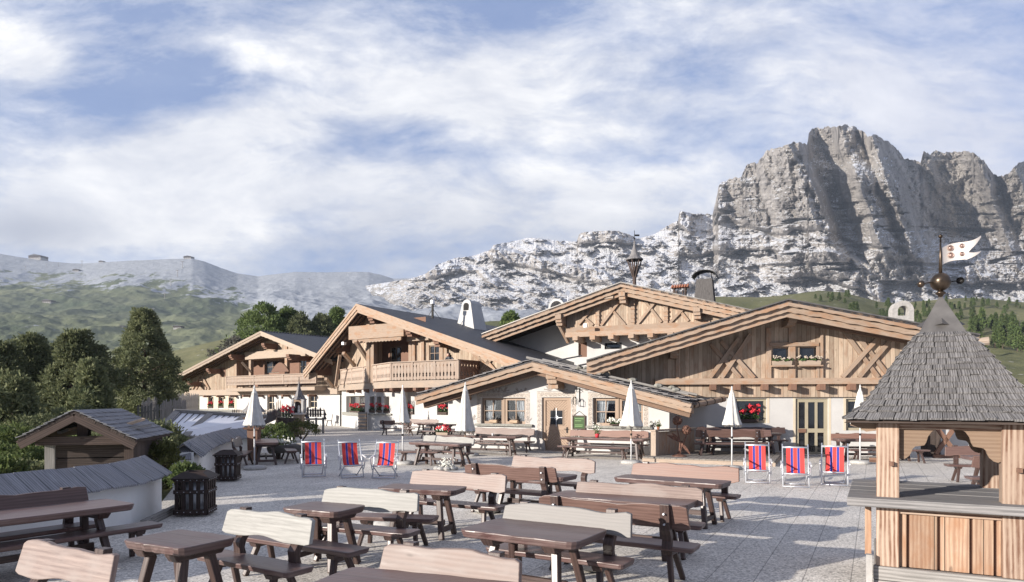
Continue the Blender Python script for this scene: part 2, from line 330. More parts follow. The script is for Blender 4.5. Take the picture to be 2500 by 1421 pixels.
class MB:
    def __init__(s): s.v=[];s.f=[];s.uv=[];s.mi=[]
    def face(s,pts,uvs,mi=0):
        i=len(s.v); s.v+= [tuple(p) for p in pts]; s.f.append(tuple(range(i,i+len(pts)))); s.uv+=uvs; s.mi.append(mi)
    def quad(s,p,mi=0,grain=0,off=None):
        """p: four points; u runs along p0->p1 when grain==0"""
        p=[Vector(x) for x in p]; e=(p[1]-p[0]); L=e.length or 1; e=e/L
        n=(p[1]-p[0]).cross(p[-1]-p[0]); n=n.normalized() if n.length>1e-12 else Vector((0,0,1)); g=n.cross(e)
        off=off or (0,0)
        uv=[((q-p[0]).dot(e)+off[0],(q-p[0]).dot(g)+off[1]) for q in p]
        if grain: uv=[(y,x) for x,y in uv]
        s.face(p,uv,mi)
    def hexa(s,P,mi=0,off=None,grain=None):
        """8 points: 0-3 bottom ring, 4-7 top ring"""
        P=[Vector(x) for x in P]
        if off is None: off=(random.random()*50,random.random()*50)
        ex=[(P[1]-P[0]),(P[3]-P[0]),(P[4]-P[0])]
        ax=max(range(3),key=lambda i:ex[i].length) if grain is None else grain
        g=ex[ax].normalized() if ex[ax].length>0 else Vector((1,0,0))
        for q in ((0,3,2,1),(4,5,6,7),(0,1,5,4),(1,2,6,5),(2,3,7,6),(3,0,4,7)):
            pts=[P[i] for i in q]; n=(pts[1]-pts[0]).cross(pts[2]-pts[0])
            if n.length<1e-12: n=Vector((0,0,1))
            n.normalize(); h=n.cross(g)
            if h.length<.3: 
                h=(pts[1]-pts[0]).normalized(); gg=n.cross(h)
            else: h.normalize(); gg=g
            s.face(pts,[((x-P[0]).dot(gg)+off[0],(x-P[0]).dot(h)+off[1]) for x in pts],mi)
    def box(s,fr,a0,a1,b0,b1,c0,c1,mi=0,off=None,grain=None):
        s.hexa([fr(a0,b0,c0),fr(a1,b0,c0),fr(a1,b0,c1),fr(a0,b0,c1),fr(a0,b1,c0),fr(a1,b1,c0),fr(a1,b1,c1),fr(a0,b1,c1)],mi,off,grain)
        return s
    def beam(s,p0,p1,w,h,up=(0,0,1),mi=0,w1=None,h1=None):
        p0=Vector(p0);p1=Vector(p1);d=(p1-p0).normalized();up=Vector(up); r=d.cross(up)
        if r.length<1e-4: r=d.cross(Vector((1,0,0)))
        r.normalize(); q=r.cross(d); w1=w1 or w; h1=h1 or h
        A=[p0-r*w/2-q*h/2,p0+r*w/2-q*h/2,p0+r*w/2+q*h/2,p0-r*w/2+q*h/2]
        B=[p1-r*w1/2-q*h1/2,p1+r*w1/2-q*h1/2,p1+r*w1/2+q*h1/2,p1-r*w1/2+q*h1/2]
        s.hexa(A+B,mi,grain=2); return s
    def prism(s,poly,fr,c0,c1,mi=0,grain_a=True,off=None):
        """poly in (a,b); extruded from c0 to c1 (c1 = viewer side)"""
        if off is None: off=(random.random()*50,random.random()*50)
        ar=sum(poly[i][0]*poly[(i+1)%len(poly)][1]-poly[(i+1)%len(poly)][0]*poly[i][1] for i in range(len(poly)))
        if ar<0: poly=poly[::-1]
        def U(p): return (p[0]+off[0],p[1]+off[1]) if grain_a else (p[1]+off[0],p[0]+off[1])
        s.face([fr(a,b,c1) for a,b in poly],[U(p) for p in poly],mi)
        s.face([fr(a,b,c0) for a,b in poly[::-1]],[U(p) for p in poly[::-1]],mi)
        n=len(poly)
        for i in range(n):
            p,q=poly[i],poly[(i+1)%n]
            s.quad([fr(p[0],p[1],c0),fr(q[0],q[1],c0),fr(q[0],q[1],c1),fr(p[0],p[1],c1)],mi,off=off)
        return s
    def tube(s,p0,p1,r0,r1=None,n=8,mi=0,caps=True):
        p0=Vector(p0);p1=Vector(p1);r1=r0 if r1 is None else r1; d=(p1-p0).normalized()
        x=d.cross(Vector((0,0,1))); x=x.normalized() if x.length>1e-3 else Vector((1,0,0)); y=d.cross(x); L=(p1-p0).length
        ring=lambda p,r:[p+x*math.cos(2*math.pi*i/n)*r+y*math.sin(2*math.pi*i/n)*r for i in range(n)]
        A=ring(p0,r0);B=ring(p1,r1)
        for i in range(n):
            j=(i+1)%n; s.face([A[i],A[j],B[j],B[i]],[(0,i*.05),(0,i*.05+.05),(L,i*.05+.05),(L,i*.05)],mi)
        if caps:
            s.face(A[::-1],[(k*.02,.01) for k in range(n)],mi); s.face(B,[(k*.02,.01) for k in range(n)],mi)
        return s
    def lathe(s,prof,o,n=16,mi=0,wob=None,ax=None):
        o=Vector(o); R=[]
        for k,(r,z) in enumerate(prof):
            R.append([o+Vector((math.cos(2*math.pi*i/n)*r*(1 if wob is None else wob(i,k)),math.sin(2*math.pi*i/n)*r*(1 if wob is None else wob(i,k)),z)) for i in range(n)])
        for k in range(len(R)-1):
            for i in range(n):
                j=(i+1)%n; s.face([R[k][i],R[k][j],R[k+1][j],R[k+1][i]],[(prof[k][1],i*.06),(prof[k][1],i*.06+.06),(prof[k+1][1],i*.06+.06),(prof[k+1][1],i*.06)],mi)
        return s
    def sphere(s,c,r,n=12,mi=0,sq=(1,1,1),noise=0):
        c=Vector(c); m=max(6,n//2+2)
        P=[[c+Vector((math.sin(math.pi*k/m)*math.cos(2*math.pi*i/n)*r*sq[0],math.sin(math.pi*k/m)*math.sin(2*math.pi*i/n)*r*sq[1],-math.cos(math.pi*k/m)*r*sq[2]))*(1) for i in range(n)] for k in range(m+1)]
        for k in range(m):
            for i in range(n):
                j=(i+1)%n; s.face([P[k][i],P[k][j],P[k+1][j],P[k+1][i]],[(i*.1,k*.1),(i*.1+.1,k*.1),(i*.1+.1,k*.1+.1),(i*.1,k*.1+.1)],mi)
        return s
    def build(s,name,mats,parent=None,smooth=False,bevel=0,label=None,merge=False):
        if isinstance(mats,str): mats=[mats]
        me=D.meshes.new(name); off=Vector((0,0,0)); rot=None
        if parent is not None:
            mw=Matrix.Translation(parent.location)@Matrix.Rotation(parent.rotation_euler.z,4,'Z'); 
            p=parent.parent
            while p is not None:
                mw=Matrix.Translation(p.location)@Matrix.Rotation(p.rotation_euler.z,4,'Z')@mw; p=p.parent
            inv=mw.inverted(); vs=[tuple(inv@Vector(v)) for v in s.v] if not getattr(s,'local',False) else s.v
        else: vs=s.v
        me.from_pydata(vs,[],s.f)
        uvl=me.uv_layers.new(name="UVMap"); uvl.data.foreach_set('uv',[c for t in s.uv for c in t])
        for m in mats: me.materials.append(MATS[m])
        if len(mats)>1: me.polygons.foreach_set('material_index',s.mi)
        if smooth: me.polygons.foreach_set('use_smooth',[True]*len(s.f))
        if merge or smooth or bevel:
            bm=bmesh.new(); bm.from_mesh(me); bmesh.ops.remove_doubles(bm,verts=bm.verts,dist=1e-4); bm.to_mesh(me); bm.free()
        me.update()
        o=D.objects.new(name,me); SC.collection.objects.link(o)
        if parent is not None: o.parent=parent
        if bevel:
            b=o.modifiers.new('bevel','BEVEL'); b.width=bevel; b.segments=2; b.limit_method='ANGLE'; b.angle_limit=math.radians(40)
        if label: o['label']=label
        return o
def local(mb): mb.local=True; return mb
def copy_tree(o,parent=None):
    c=o.copy(); SC.collection.objects.link(c)
    if parent is not None: c.parent=parent
    for ch in list(o.children): copy_tree(ch,c)
    return c
def wall_mesh(fr,outer,holes,depth=.25,c=0,mb=None,grain_a=True):
    """front face with rectangular openings (a0,a1,b0,b1) and their reveals"""
    mb=mb or MB()
    polys=[[Vector((a,b,0)) for a,b in outer]]
    for a0,a1,b0,b1 in holes: polys.append([Vector((a0,b0,0)),Vector((a0,b1,0)),Vector((a1,b1,0)),Vector((a1,b0,0))])
    flat=[p for pl in polys for p in pl]
    for tri in tessellate_polygon(polys):
        P=[flat[i] for i in tri]
        if (P[1]-P[0]).cross(P[2]-P[0]).z<0: P=P[::-1]
        mb.face([fr(p.x,p.y,c) for p in P],[(p.x,p.y) if grain_a else (p.y,p.x) for p in P])
    for a0,a1,b0,b1 in holes:
        for p,q in (((a0,b0),(a1,b0)),((a1,b0),(a1,b1)),((a1,b1),(a0,b1)),((a0,b1),(a0,b0))):
            mb.quad([fr(p[0],p[1],c),fr(q[0],q[1],c),fr(q[0],q[1],c-depth),fr(p[0],p[1],c-depth)])
    return mb
def window(par,fr,a0,a1,b0,b1,depth=.18,cols=2,rows=2,fw=.06,mw=.03,fmat='window_wood',glass='glass_dark',name='window',sill=None,curtain=False,c=0):
    """frame + bars, with pane (and curtains) as its children"""
    m=MB(); c1=c-depth+.05; c0=c-depth
    m.box(fr,a0,a1,b0,b0+fw,c0,c1); m.box(fr,a0,a1,b1-fw,b1,c0,c1)
    m.box(fr,a0,a0+fw,b0+fw,b1-fw,c0,c1); m.box(fr,a1-fw,a1,b0+fw,b1-fw,c0,c1)
    for i in range(1,cols):
        x=a0+fw+(a1-a0-2*fw)*i/cols; m.box(fr,x-mw/2,x+mw/2,b0+fw,b1-fw,c0+.003,c1-.006)
    for j in range(1,rows):
        z=b0+fw+(b1-b0-2*fw)*j/rows; m.box(fr,a0+fw,a1-fw,z-mw/2,z+mw/2,c0+.006,c1-.01)
    w=m.build(name,fmat,par)
    p=MB(); p.box(fr,a0+.01,a1-.01,b0+.01,b1-.01,c0-.03,c0-.012); p.build('pane',glass,w)
    if glass=='glass_clear':
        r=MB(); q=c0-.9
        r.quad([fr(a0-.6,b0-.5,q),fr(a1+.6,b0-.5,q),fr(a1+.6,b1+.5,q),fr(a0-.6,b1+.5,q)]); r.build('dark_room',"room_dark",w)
    if curtain:
        cm=MB()
        for (x0,x1,sg) in curtain:
            n=22
            for k in range(n):
                t0=k/n;t1=(k+1)/n
                def pt(t,z):
                    spread=1-.55*(1-z)**1.5 if sg else 1
                    xx=(x0+(x1-x0)*t*spread) if sg>=0 else (x1-(x1-x0)*(1-t)*spread)
                    return fr(xx,b0+.05+(b1-b0-.08)*z,c0-.10+.025*math.sin(t*26+z*2))
                for j in range(6):
                    cm.quad([pt(t0,j/6),pt(t1,j/6),pt(t1,(j+1)/6),pt(t0,(j+1)/6)])
        cm.build('curtain','curtain',w)
    if sill: 
        s=MB(); s.box(fr,a0-.12,a1+.12,b0-.07,b0-.005,c-depth,c+.08); s.build('sill',sill,w)
    return w
# ---------------------------------------------------------------- numpy noise
def pnoise(x,y,seed=0):
    rs=np.random.RandomState(seed); perm=rs.permutation(512); ang=rs.rand(512)*2*np.pi; gx,gy=np.cos(ang),np.sin(ang)
    xi=np.floor(x).astype(np.int64); yi=np.floor(y).astype(np.int64); xf=x-xi; yf=y-yi
    def g(ix,iy,dx,dy):
        h=perm[(perm[ix%512]+iy)%512]; return gx[h]*dx+gy[h]*dy
    u=xf*xf*xf*(xf*(xf*6-15)+10); v=yf*yf*yf*(yf*(yf*6-15)+10)
    a=g(xi,yi,xf,yf);b=g(xi+1,yi,xf-1,yf);c=g(xi,yi+1,xf,yf-1);d=g(xi+1,yi+1,xf-1,yf-1)
    return (a+u*(b-a)+v*((c+u*(d-c))-(a+u*(b-a))))*1.5
def fbm(x,y,oct=5,gain=.5,seed=0,ridged=False):
    s=0;a=1;t=0
    for i in range(oct):
        n=pnoise(x*2**i,y*2**i,seed+i*13)
        if ridged: n=1-2*np.abs(n)
        s=s+n*a;t+=a;a*=gain
    return s/t
def grid_obj(name,P,mat,smooth=False,attr=None):
    nr,nc,_=P.shape; me=D.meshes.new(name); me.vertices.add(nr*nc); me.vertices.foreach_set('co',P.reshape(-1).astype(np.float32))
    idx=np.arange(nr*nc).reshape(nr,nc); q=np.stack([idx[:-1,:-1],idx[:-1,1:],idx[1:,1:],idx[1:,:-1]],-1).reshape(-1,4)
    me.loops.add(q.size); me.loops.foreach_set('vertex_index',q.reshape(-1).astype(np.int32)); me.polygons.add(len(q))
    me.polygons.foreach_set('loop_start',np.arange(0,q.size,4,dtype=np.int32)); me.polygons.foreach_set('loop_total',np.full(len(q),4,dtype=np.int32))
    me.polygons.foreach_set('use_smooth',np.full(len(q),smooth)); me.update(calc_edges=True); me.validate()
    if attr is not None:
        for k,v in attr.items():
            at=me.attributes.new(k,'FLOAT','POINT'); at.data.foreach_set('value',v.reshape(-1).astype(np.float32))
    me.materials.append(MATS[mat]); o=D.objects.new(name,me); SC.collection.objects.link(o); tag(o,kind='structure'); return o
# ---------------------------------------------------------------- terrain materials
def terrain_materials():
    # alpine grass with stones
    m,t,b,o=newmat('alpine_grass'); g=t.new('ShaderNodeNewGeometry'); pos=g.outputs['Position']
    n1=t.noise(pos,.02,6,.6); n2=t.noise(pos,.35,5,.65); n3=t.noise(pos,3.0,3,.6)
    c=t.mix(t.mapr(n1,.40,.60),(.12,.125,.06),(.20,.19,.10)); c=t.mix(t.mapr(n2,.48,.70,0,.6),c,(.07,.08,.045)); c=t.mix(t.mapr(n3,.45,.7,0,.5),c,(.19,.18,.08))
    vo=t.new('ShaderNodeTexVoronoi'); t.l.new(pos,vo.inputs[0]); vo.inputs['Scale'].default_value=.22
    st=t.m('MULTIPLY',t.mapr(vo.outputs['Distance'],.10,.16,1,0),t.mapr(t.noise(pos,.03,3,.5),.52,.6)); c=t.mix(st,c,(.42,.40,.37))
    t.put(b.inputs['Base Color'],c); b.inputs['Roughness'].default_value=.95; b.inputs['Specular IOR Level'].default_value=.1
    bump(t,b,t.m('ADD',n2,t.m('MULTIPLY',n3,.3)),.6,.6)
    # far hills: grass below, thin snow above
    m,t,b,o=newmat('hill_cover'); g=t.new('ShaderNodeNewGeometry'); pos=g.outputs['Position']; nz=t.sep(g.outputs['Normal'])[2]
    px,py,pz=t.sep(pos)
    n1=t.noise(pos,.0045,7,.62); n2=t.noise(t.mapping(pos,sc=(1,.6,1.6)),.02,7,.68,.8); n3=t.noise(pos,.09,5,.7)
    grass=t.mix(t.mapr(n1,.40,.60),(.095,.118,.07),(.215,.225,.13)); grass=t.mix(t.mapr(n2,.54,.72,0,.3),grass,(.085,.095,.07)); grass=t.mix(t.mapr(n3,.55,.75,0,.3),grass,(.22,.215,.15))
    s=t.new('ShaderNodeAttribute',attribute_name='snow').outputs['Fac']
    sn=t.m('ADD',s,t.m('ADD',t.m('MULTIPLY',t.m('SUBTRACT',n2,.5),2.6),t.m('MULTIPLY',t.m('SUBTRACT',n3,.5),1.0)))
    sn=t.mapr(sn,.42,.62,0,.85,True)
    snowc=t.mix(t.mapr(n3,.3,.7),(.34,.36,.40),(.50,.52,.57))
    c=t.mix(sn,grass,snowc)
    t.put(b.inputs['Base Color'],c); b.inputs['Roughness'].default_value=.95; b.inputs['Specular IOR Level'].default_value=.1
    bump(t,b,t.m('ADD',n2,t.m('MULTIPLY',n3,.3)),.5,7)
    # dolomite rock with snow on its ledges
    m,t,b,o=newmat('dolomite'); g=t.new('ShaderNodeNewGeometry'); pos=g.outputs['Position']; nz=t.sep(g.outputs['Normal'])[2]
    n1=t.noise(t.mapping(pos,sc=(1,1,.35)),.012,6,.6,.4); n2=t.noise(t.mapping(pos,sc=(1,1,.30)),.07,7,.7,.5); n3=t.noise(pos,.16,6,.7); n4=t.noise(t.mapping(pos,sc=(1,1,1.6)),.03,6,.65,.6)
    rock=t.mix(t.mapr(n1,.38,.62),(.30,.275,.255),(.56,.52,.48)); rock=t.mix(t.mapr(n2,.48,.70,0,.5),rock,(.16,.145,.14)); rock=t.mix(t.mapr(n3,.5,.75,0,.45),rock,(.48,.445,.41))
    s=t.new('ShaderNodeAttribute',attribute_name='snow').outputs['Fac']
    v=t.m('ADD',t.m('MULTIPLY',nz,1.35),t.m('ADD',t.m('MULTIPLY',t.m('SUBTRACT',n3,.5),.75),t.m('MULTIPLY',t.m('SUBTRACT',n4,.5),1.6)))
    v=t.m('ADD',v,t.m('SUBTRACT',s,1.0))
    sn=t.mapr(v,.50,.66,0,1,True)
    gr=t.mapr(t.m('ADD',t.m('SUBTRACT',nz,.25),t.m('SUBTRACT',n4,.5)),.30,.5,0,.65,True); rock=t.mix(gr,rock,(.105,.10,.065))
    c=t.mix(sn,rock,(.76,.77,.80))
    t.put(b.inputs['Base Color'],c); b.inputs['Roughness'].default_value=.9; b.inputs['Specular IOR Level'].default_value=.15
    bump(t,b,t.m('ADD',n2,t.m('MULTIPLY',n3,.8)),1.0,6)
    # terrace: exposed aggregate slabs
    m,t,b,o=newmat('aggregate'); g=t.new('ShaderNodeNewGeometry'); pos=g.outputs['Position']
    r=t.mapping(pos,rot=(0,0,math.radians(28)))
    x,y,_=t.sep(r)
    fx=t.m('FRACT',t.m('DIVIDE',t.m('ADD',x,.25),.5)); fy=t.m('FRACT',t.m('DIVIDE',y,1.0))
    ex=t.m('MULTIPLY',t.m('MINIMUM',fx,t.m('SUBTRACT',1.0,fx)),.5); ey=t.m('MULTIPLY',t.m('MINIMUM',fy,t.m('SUBTRACT',1.0,fy)),1.0)
    line=t.mapr(ex,.002,.009,.6,0); line2=t.mapr(ey,.001,.006,.2,0); line=t.m('MAXIMUM',line,line2)
    vo=t.new('ShaderNodeTexVoronoi'); t.l.new(pos,vo.inputs[0]); vo.inputs['Scale'].default_value=42
    vr=t.sep(vo.outputs['Color'])[0]
    col=t.ramp(vr,[(0,(.24,.22,.195)),(.25,(.52,.485,.435)),(.7,(.75,.705,.64)),(1,(.90,.845,.765))])
    vd=t.mapr(vo.outputs['Distance'],.35,.65,0,.5); col=t.mix(vd,col,(.50,.475,.44))
    big=t.noise(pos,.5,5,.6); sh=t.mapr(big,.3,.7,.82,1.1); col=t.mix(1.0,col,t.xyz(sh,sh,sh),'MULTIPLY')
    sx=t.m('FLOOR',t.m('DIVIDE',t.m('ADD',x,.25),.5)); sy=t.m('FLOOR',y); wn=t.new('ShaderNodeTexWhiteNoise',noise_dimensions='2D'); t.l.new(t.xyz(sx,sy,0),wn.inputs['Vector'])
    s2=t.mapr(wn.outputs['Value'],0,1,.94,1.05); col=t.mix(1.0,col,t.xyz(s2,s2,s2),'MULTIPLY')
    col=t.mix(line,col,(.05,.048,.045))
    t.put(b.inputs['Base Color'],col); b.inputs['Roughness'].default_value=.85
    bump(t,b,t.m('SUBTRACT',t.m('MULTIPLY',t.m('SUBTRACT',1.0,vo.outputs['Distance']),.5),line),.22,.008)
terrain_materials()
def interp(tab,x): 
    a=np.array(tab,float); return np.interp(x,a[:,0],a[:,1])
SKY=[(-400,600),(-100,612),(0,620),(60,630),(140,640),(200,643),(300,637),(420,632),(470,632),(500,640),(540,655),(580,668),(630,675),(690,668),(720,664),(800,666),(870,664),(900,665),(930,672),(960,681),(1000,680),(1040,672)]
ROCK=[(880,700),(940,690),(1000,681),(1040,668),(1070,645),(1110,630),(1150,625),(1195,612),(1205,597),(1250,590),(1290,580),(1350,586),(1408,591),(1415,570),(1440,565),(1500,563),(1530,570),(1560,583),(1600,570),(1640,545),(1655,540),(1659,515),(1690,520),(1740,522),(1750,480),(1755,450),(1790,435),(1810,430),(1822,405),(1840,395),(1848,400),(1870,370),(1900,360),(1935,347),(1960,350),(1971,354),(1975,322),(1990,313),(2040,308),(2070,305),(2110,320),(2118,330),(2140,330),(2170,345),(2200,375),(2208,392),(2218,388),(2248,396),(2255,372),(2272,378),(2285,367),(2305,372),(2330,370),(2350,372),(2365,368),(2385,380),(2410,400),(2425,425),(2450,430),(2465,422),(2480,405),(2500,395),(2560,390),(2650,420),(2800,500)]
def smooth(x,a,b):
    t=np.clip((x-a)/(b-a),0,1); return t*t*(3-2*t)
def ground_drop(X,Y):
    xb=np.interp(Y,[0,9,11.6,13.2,17,25.5,28,40,55,75],[-7.2,-7.2,-6.5,-6.9,-8.4,-11.,-11.2,-18,-28,-36])
    return xb-X          # >0 : left of the terrace
def build_terrain():
    # --- ground: terrace surroundings up to the grassy crest
    us=np.linspace(-2600,5200,520); Ys=np.concatenate([np.linspace(.5,60,70),np.geomspace(61,520,190)])
    U,Y=np.meshgrid(us,Ys); X=(U-CX)/F*Y
    crest=interp([(-2600,900),(0,905),(200,890),(270,874),(330,868),(400,862),(500,838),(560,824),(640,812),(900,800),(1500,770),(1700,735),(1750,723),(1850,726),(1950,716),(2000,709),(2060,713),(2100,724),(2150,737),(2200,741),(2280,732),(2350,727),(2420,730),(2500,737),(2700,730),(5200,700)],U)
    Yc=interp([(-2600,330),(500,330),(1700,420),(2500,440),(5200,440)],U)
    t=np.clip((Y-75)/(Yc-75),0,1)
    vnear=1012.0; V=vnear+(crest-vnear)*t**.62
    zf=H-(V-CY)/F*Y
    # hollow then drop behind crest
    back=np.clip((Y-Yc)/60,0,1); zf=zf-back*back*45
    amp=smooth(Y,80,200)*(1-.85*smooth(Y,Yc*.86,Yc))
    zf=zf+amp*(fbm(X/70,Y/70,5,.5,3)*np.where(U<900,3.0,6.0)+fbm(X/14,Y/14,4,.5,9)*.9)
    dr=ground_drop(X,Y); zn=-.08-1.25*smooth(dr,.1,3.0)-1.1*smooth(dr,3,12)
    zn=zn+smooth(dr,.5,4)*fbm(X/3,Y/3,4,.5,5)*.25
    w=smooth(Y,62,95); Z=zn*(1-w)+zf*w
    grid_obj('ground',np.stack([X,Y,Z],-1),'alpine_grass',True)
    # --- far hills on the left
    us=np.linspace(-500,1420,540); Ys=np.concatenate([np.linspace(430,1700,330),np.linspace(1710,2100,20)])
    U,Y=np.meshgrid(us,Ys); X=(U-CX)/F*Y
    sk=interp(SKY+[(1250,650)],U)
    t=np.clip((Y-430)/(1270),0,1)
    prof=np.interp(t,[0,.10,.2,.33,.5,.68,.84,1],[925,892,868,838,796,745,700,640])
    prof=640+(prof-640)*1.0; V=sk+(prof-640)*(925-sk)/(925-640)
    zf=H-(V-CY)/F*Y
    fade=1-.93*smooth(Y,1400,1690)
    rid=fbm((X+.35*Y)/330,(Y-.2*X)/420,6,.5,21,True)
    zf=zf+fade*((rid-.2)*26+fbm(X/60,Y/60,5,.55,33)*7)+fbm(X/40,Y/40,4,.5,44)*1.0
    # a shadowed spur in the lower left and a mound with a farm on it
    spur=np.exp(-((U-120)/270)**2-((Y-820)/150)**2)*26+np.exp(-((U-470)/75)**2-((Y-640)/38)**2)*13
    zf=zf+spur
    zf=zf-np.clip((Y-1700)/400,0,1)*140
    vv=CY-(zf-H)*F/Y
    line=np.interp(U,[-500,0,150,300,450,560,640,720,1000,1400],[705,700,712,706,722,742,780,800,830,850]); snow=np.clip((line+16-vv)/34,0,1)*1.0+.25*np.clip((line-45-vv)/40,0,1)
    snow=np.clip(snow,0,1.25)*(.60+.30*smooth(vv,line-20,line-60)+.12*smooth(U,500,800))
    global FARZ
    FARZ=(us,Ys,zf)
    grid_obj('hill',np.stack([X,Y,zf],-1),'hill_cover',True,{'snow':snow})
    # --- rock massif: depth integrated up each column from local steepness
    us=np.linspace(880,2760,760); nr=330
    sk=interp(ROCK,us); jag=fbm(us/9,us*0+.5,4,.6,5)*np.interp(us,[880,1180,1650,1760,2700],[1.0,3,4,9,9]); sk=sk+jag
    vb=np.interp(us,[880,1300,1700,2760],[850,850,800,790])
    k=np.linspace(0,1,nr)[:,None]; V=vb[None]+(sk-vb)[None]*k; U=np.repeat(us[None],nr,0)
    wu=U+14*fbm(U/60,V/60,3,.5,71); wv=V+10*fbm(U/50,V/50,3,.5,72)
    def band(pts,th0,th1,soft=5):
        a=np.array(pts,float); c=np.interp(wu,a[:,0],a[:,1]); inx=smooth(wu,a[0,0]-8,a[0,0]+8)*(1-smooth(wu,a[-1,0]-8,a[-1,0]+8))
        return inx*smooth(wv,c-th0-soft,c-th0+soft)*(1-smooth(wv,c+th1-soft,c+th1+soft))
    C=np.zeros_like(U)
    low=np.interp(wu,[1740,1760,1830,1900,1935,2000,2050,2110,2140,2700],[522,528,552,572,560,556,575,610,690,690])
    C=np.maximum(C,smooth(wu,1735,1750)*(1-smooth(wv,low-6,low+6)))
    C=np.maximum(C,band([(1200,612),(1290,632),(1350,645),(1430,662),(1480,672),(1500,700)],12,22))
    C=np.maximum(C,band([(1040,665),(1100,650),(1160,655),(1215,690)],6,14)*.8)
    C=np.maximum(C,band([(1412,590),(1440,585),(1500,582),(1545,590)],26,8))
    C=np.maximum(C,band([(1655,600),(1700,605),(1760,600),(1850,590),(1920,600)],16,18))
    C=np.maximum(C,band([(1640,545),(1660,540),(1690,560)],30,12))
    C=np.maximum(C,band([(1900,640),(1960,630),(2030,640),(2100,660),(2150,690)],26,46))
    C=np.maximum(C,band([(1500,700),(1600,720),(1700,690)],8,10)*.7)
    rocky=smooth(fbm(U/34,V/16,5,.6,81),.10,.30)*.75; C=np.maximum(C,rocky*smooth(U,890,1000))
    # ledges breaking the big wall
    led=smooth(fbm(U/120+V/200,V/22,4,.5,83),.16,.30); C=C*(1-.75*led*smooth(wu,1735,1760)*smooth(V,430,540))
    slope=.58+C*3.2; tau=(CY-V)/F
    Dm=np.zeros_like(U); Dm[0]=np.interp(us,[880,1100,1500,2100,2760],[1300,1180,1060,900,900])
    for i in range(1,nr):
        dt=tau[i]-tau[i-1]; Dm[i]=Dm[i-1]*(1+dt/np.maximum(.16,slope[i]-tau[i]))
    # even out neighbouring columns
    def blur(A,r):
        k=np.exp(-np.linspace(-2,2,2*r+1)**2); k/=k.sum(); Ap=np.pad(A,((0,0),(r,r)),mode='edge')
        return np.stack([np.convolve(a,k,'valid') for a in Ap])
    Dm=blur(Dm,34)*.8+blur(Dm,12)*.2
    # buttresses and gullies
    w=U-.36*(V-400)
    w=w+10*fbm(U/40,V/70,4,.55,61)
    but=np.interp(w,[1600,1700,1745,1790,1830,1860,1900,1940,1968,1992,2025,2060,2080,2098,2125,2150,2172,2200,2240,2290,2335,2370,2392,2420,2450,2475,2520,2700],
                    [   0,  30,  40,   0,  25, -30, -55,-120,-105,  70, 120,  20, -60, -30,  30, -45, -10, 110, 190, 235, 250, 180,  95, 150,  90,  60, 190, 190])
    bw=smooth(U,1735,1800)*(1-.9*smooth(V,560,690))
    Dm=Dm+but*bw*.95
    Dm=Dm+smooth(U,1735,1760)*(-45)*(1-smooth(V,600,700))
    peak=smooth(U,1965,1985)*(1-smooth(V,385,400+.25*(U-1970)))*(1-smooth(U,2200,2260)); Dm=Dm+peak*70
    flute=fbm(U/26,V/95,5,.55,91,True); fl2=fbm((U+.3*V)/11,V/30,4,.6,92,True); big=fbm(U/110,V/150,4,.5,93,True)
    crk=fbm(U/45+V/90,V/45-U/160,5,.6,97,True)
    strat=fbm(U/190+3,V/11+U/220,4,.55,98,True)
    diag=fbm((U-.55*V)/34,(V+.3*U)/90,5,.55,99,True)
    Dm=Dm-C*(flute*9+fl2*4.5+big*32+crk*20+strat*6+diag*17)*smooth(U,890,1100)
    Dm=Dm+(1-C)*(fbm(U/30,V/18,5,.6,94,True)*-9+fbm(U/9,V/6,4,.6,95)*4.5)*smooth(U,880,1000)
    for _ in range(1):
        pass
    X=(U-CX)/F*Dm; Z=H+tau*Dm
    snow=1.0-.42*smooth(wu,1740,1790)*(1-smooth(wv,520,600))-.25*smooth(wu,2150,2230)*(1-smooth(wv,620,690))
    snow=snow-.30*(1-smooth(U,1250,1500))*smooth(V,640,760)-.12*(1-smooth(U,1000,1300))-.10
    snow=np.where((V>690)&(U>1740),1.35,snow)
    # a crown row folding back behind the skyline
    P=np.stack([X,Dm,Z],-1); last=P[-1].copy(); last[:,1]+=160; last[:,2]-=30; last[:,0]*=(last[:,1]/P[-1][:,1])
    P=np.concatenate([P,last[None]],0); snow=np.concatenate([snow,snow[-1:]],0)
    grid_obj('rock_mountain',P,'dolomite',False,{'snow':snow})
    # --- terrace slab
    mb=MB(); L=[(-7.2,-12),(-7.2,9),(-6.5,11.6),(-6.9,13.2),(-8.4,17),(-11.,25.5),(-11.2,28),(-18,40),(-27,55),(-30,66)]
    R=[(40,66),(40,-12)]
    pts=[Vector((x,y,0)) for x,y in (L+R)]
    for tri in tessellate_polygon([pts]):
        P=[pts[i] for i in tri]
        if (P[1]-P[0]).cross(P[2]-P[0]).z<0: P=P[::-1]
        mb.face(P,[(p.x,p.y) for p in P])
    for i in range(len(pts)-1): mb.quad([pts[i],pts[i+1],pts[i+1]-Vector((0,0,.5)),pts[i]-Vector((0,0,.5))])
    o=mb.build('terrace','aggregate'); tag(o,kind='structure')
build_terrain()
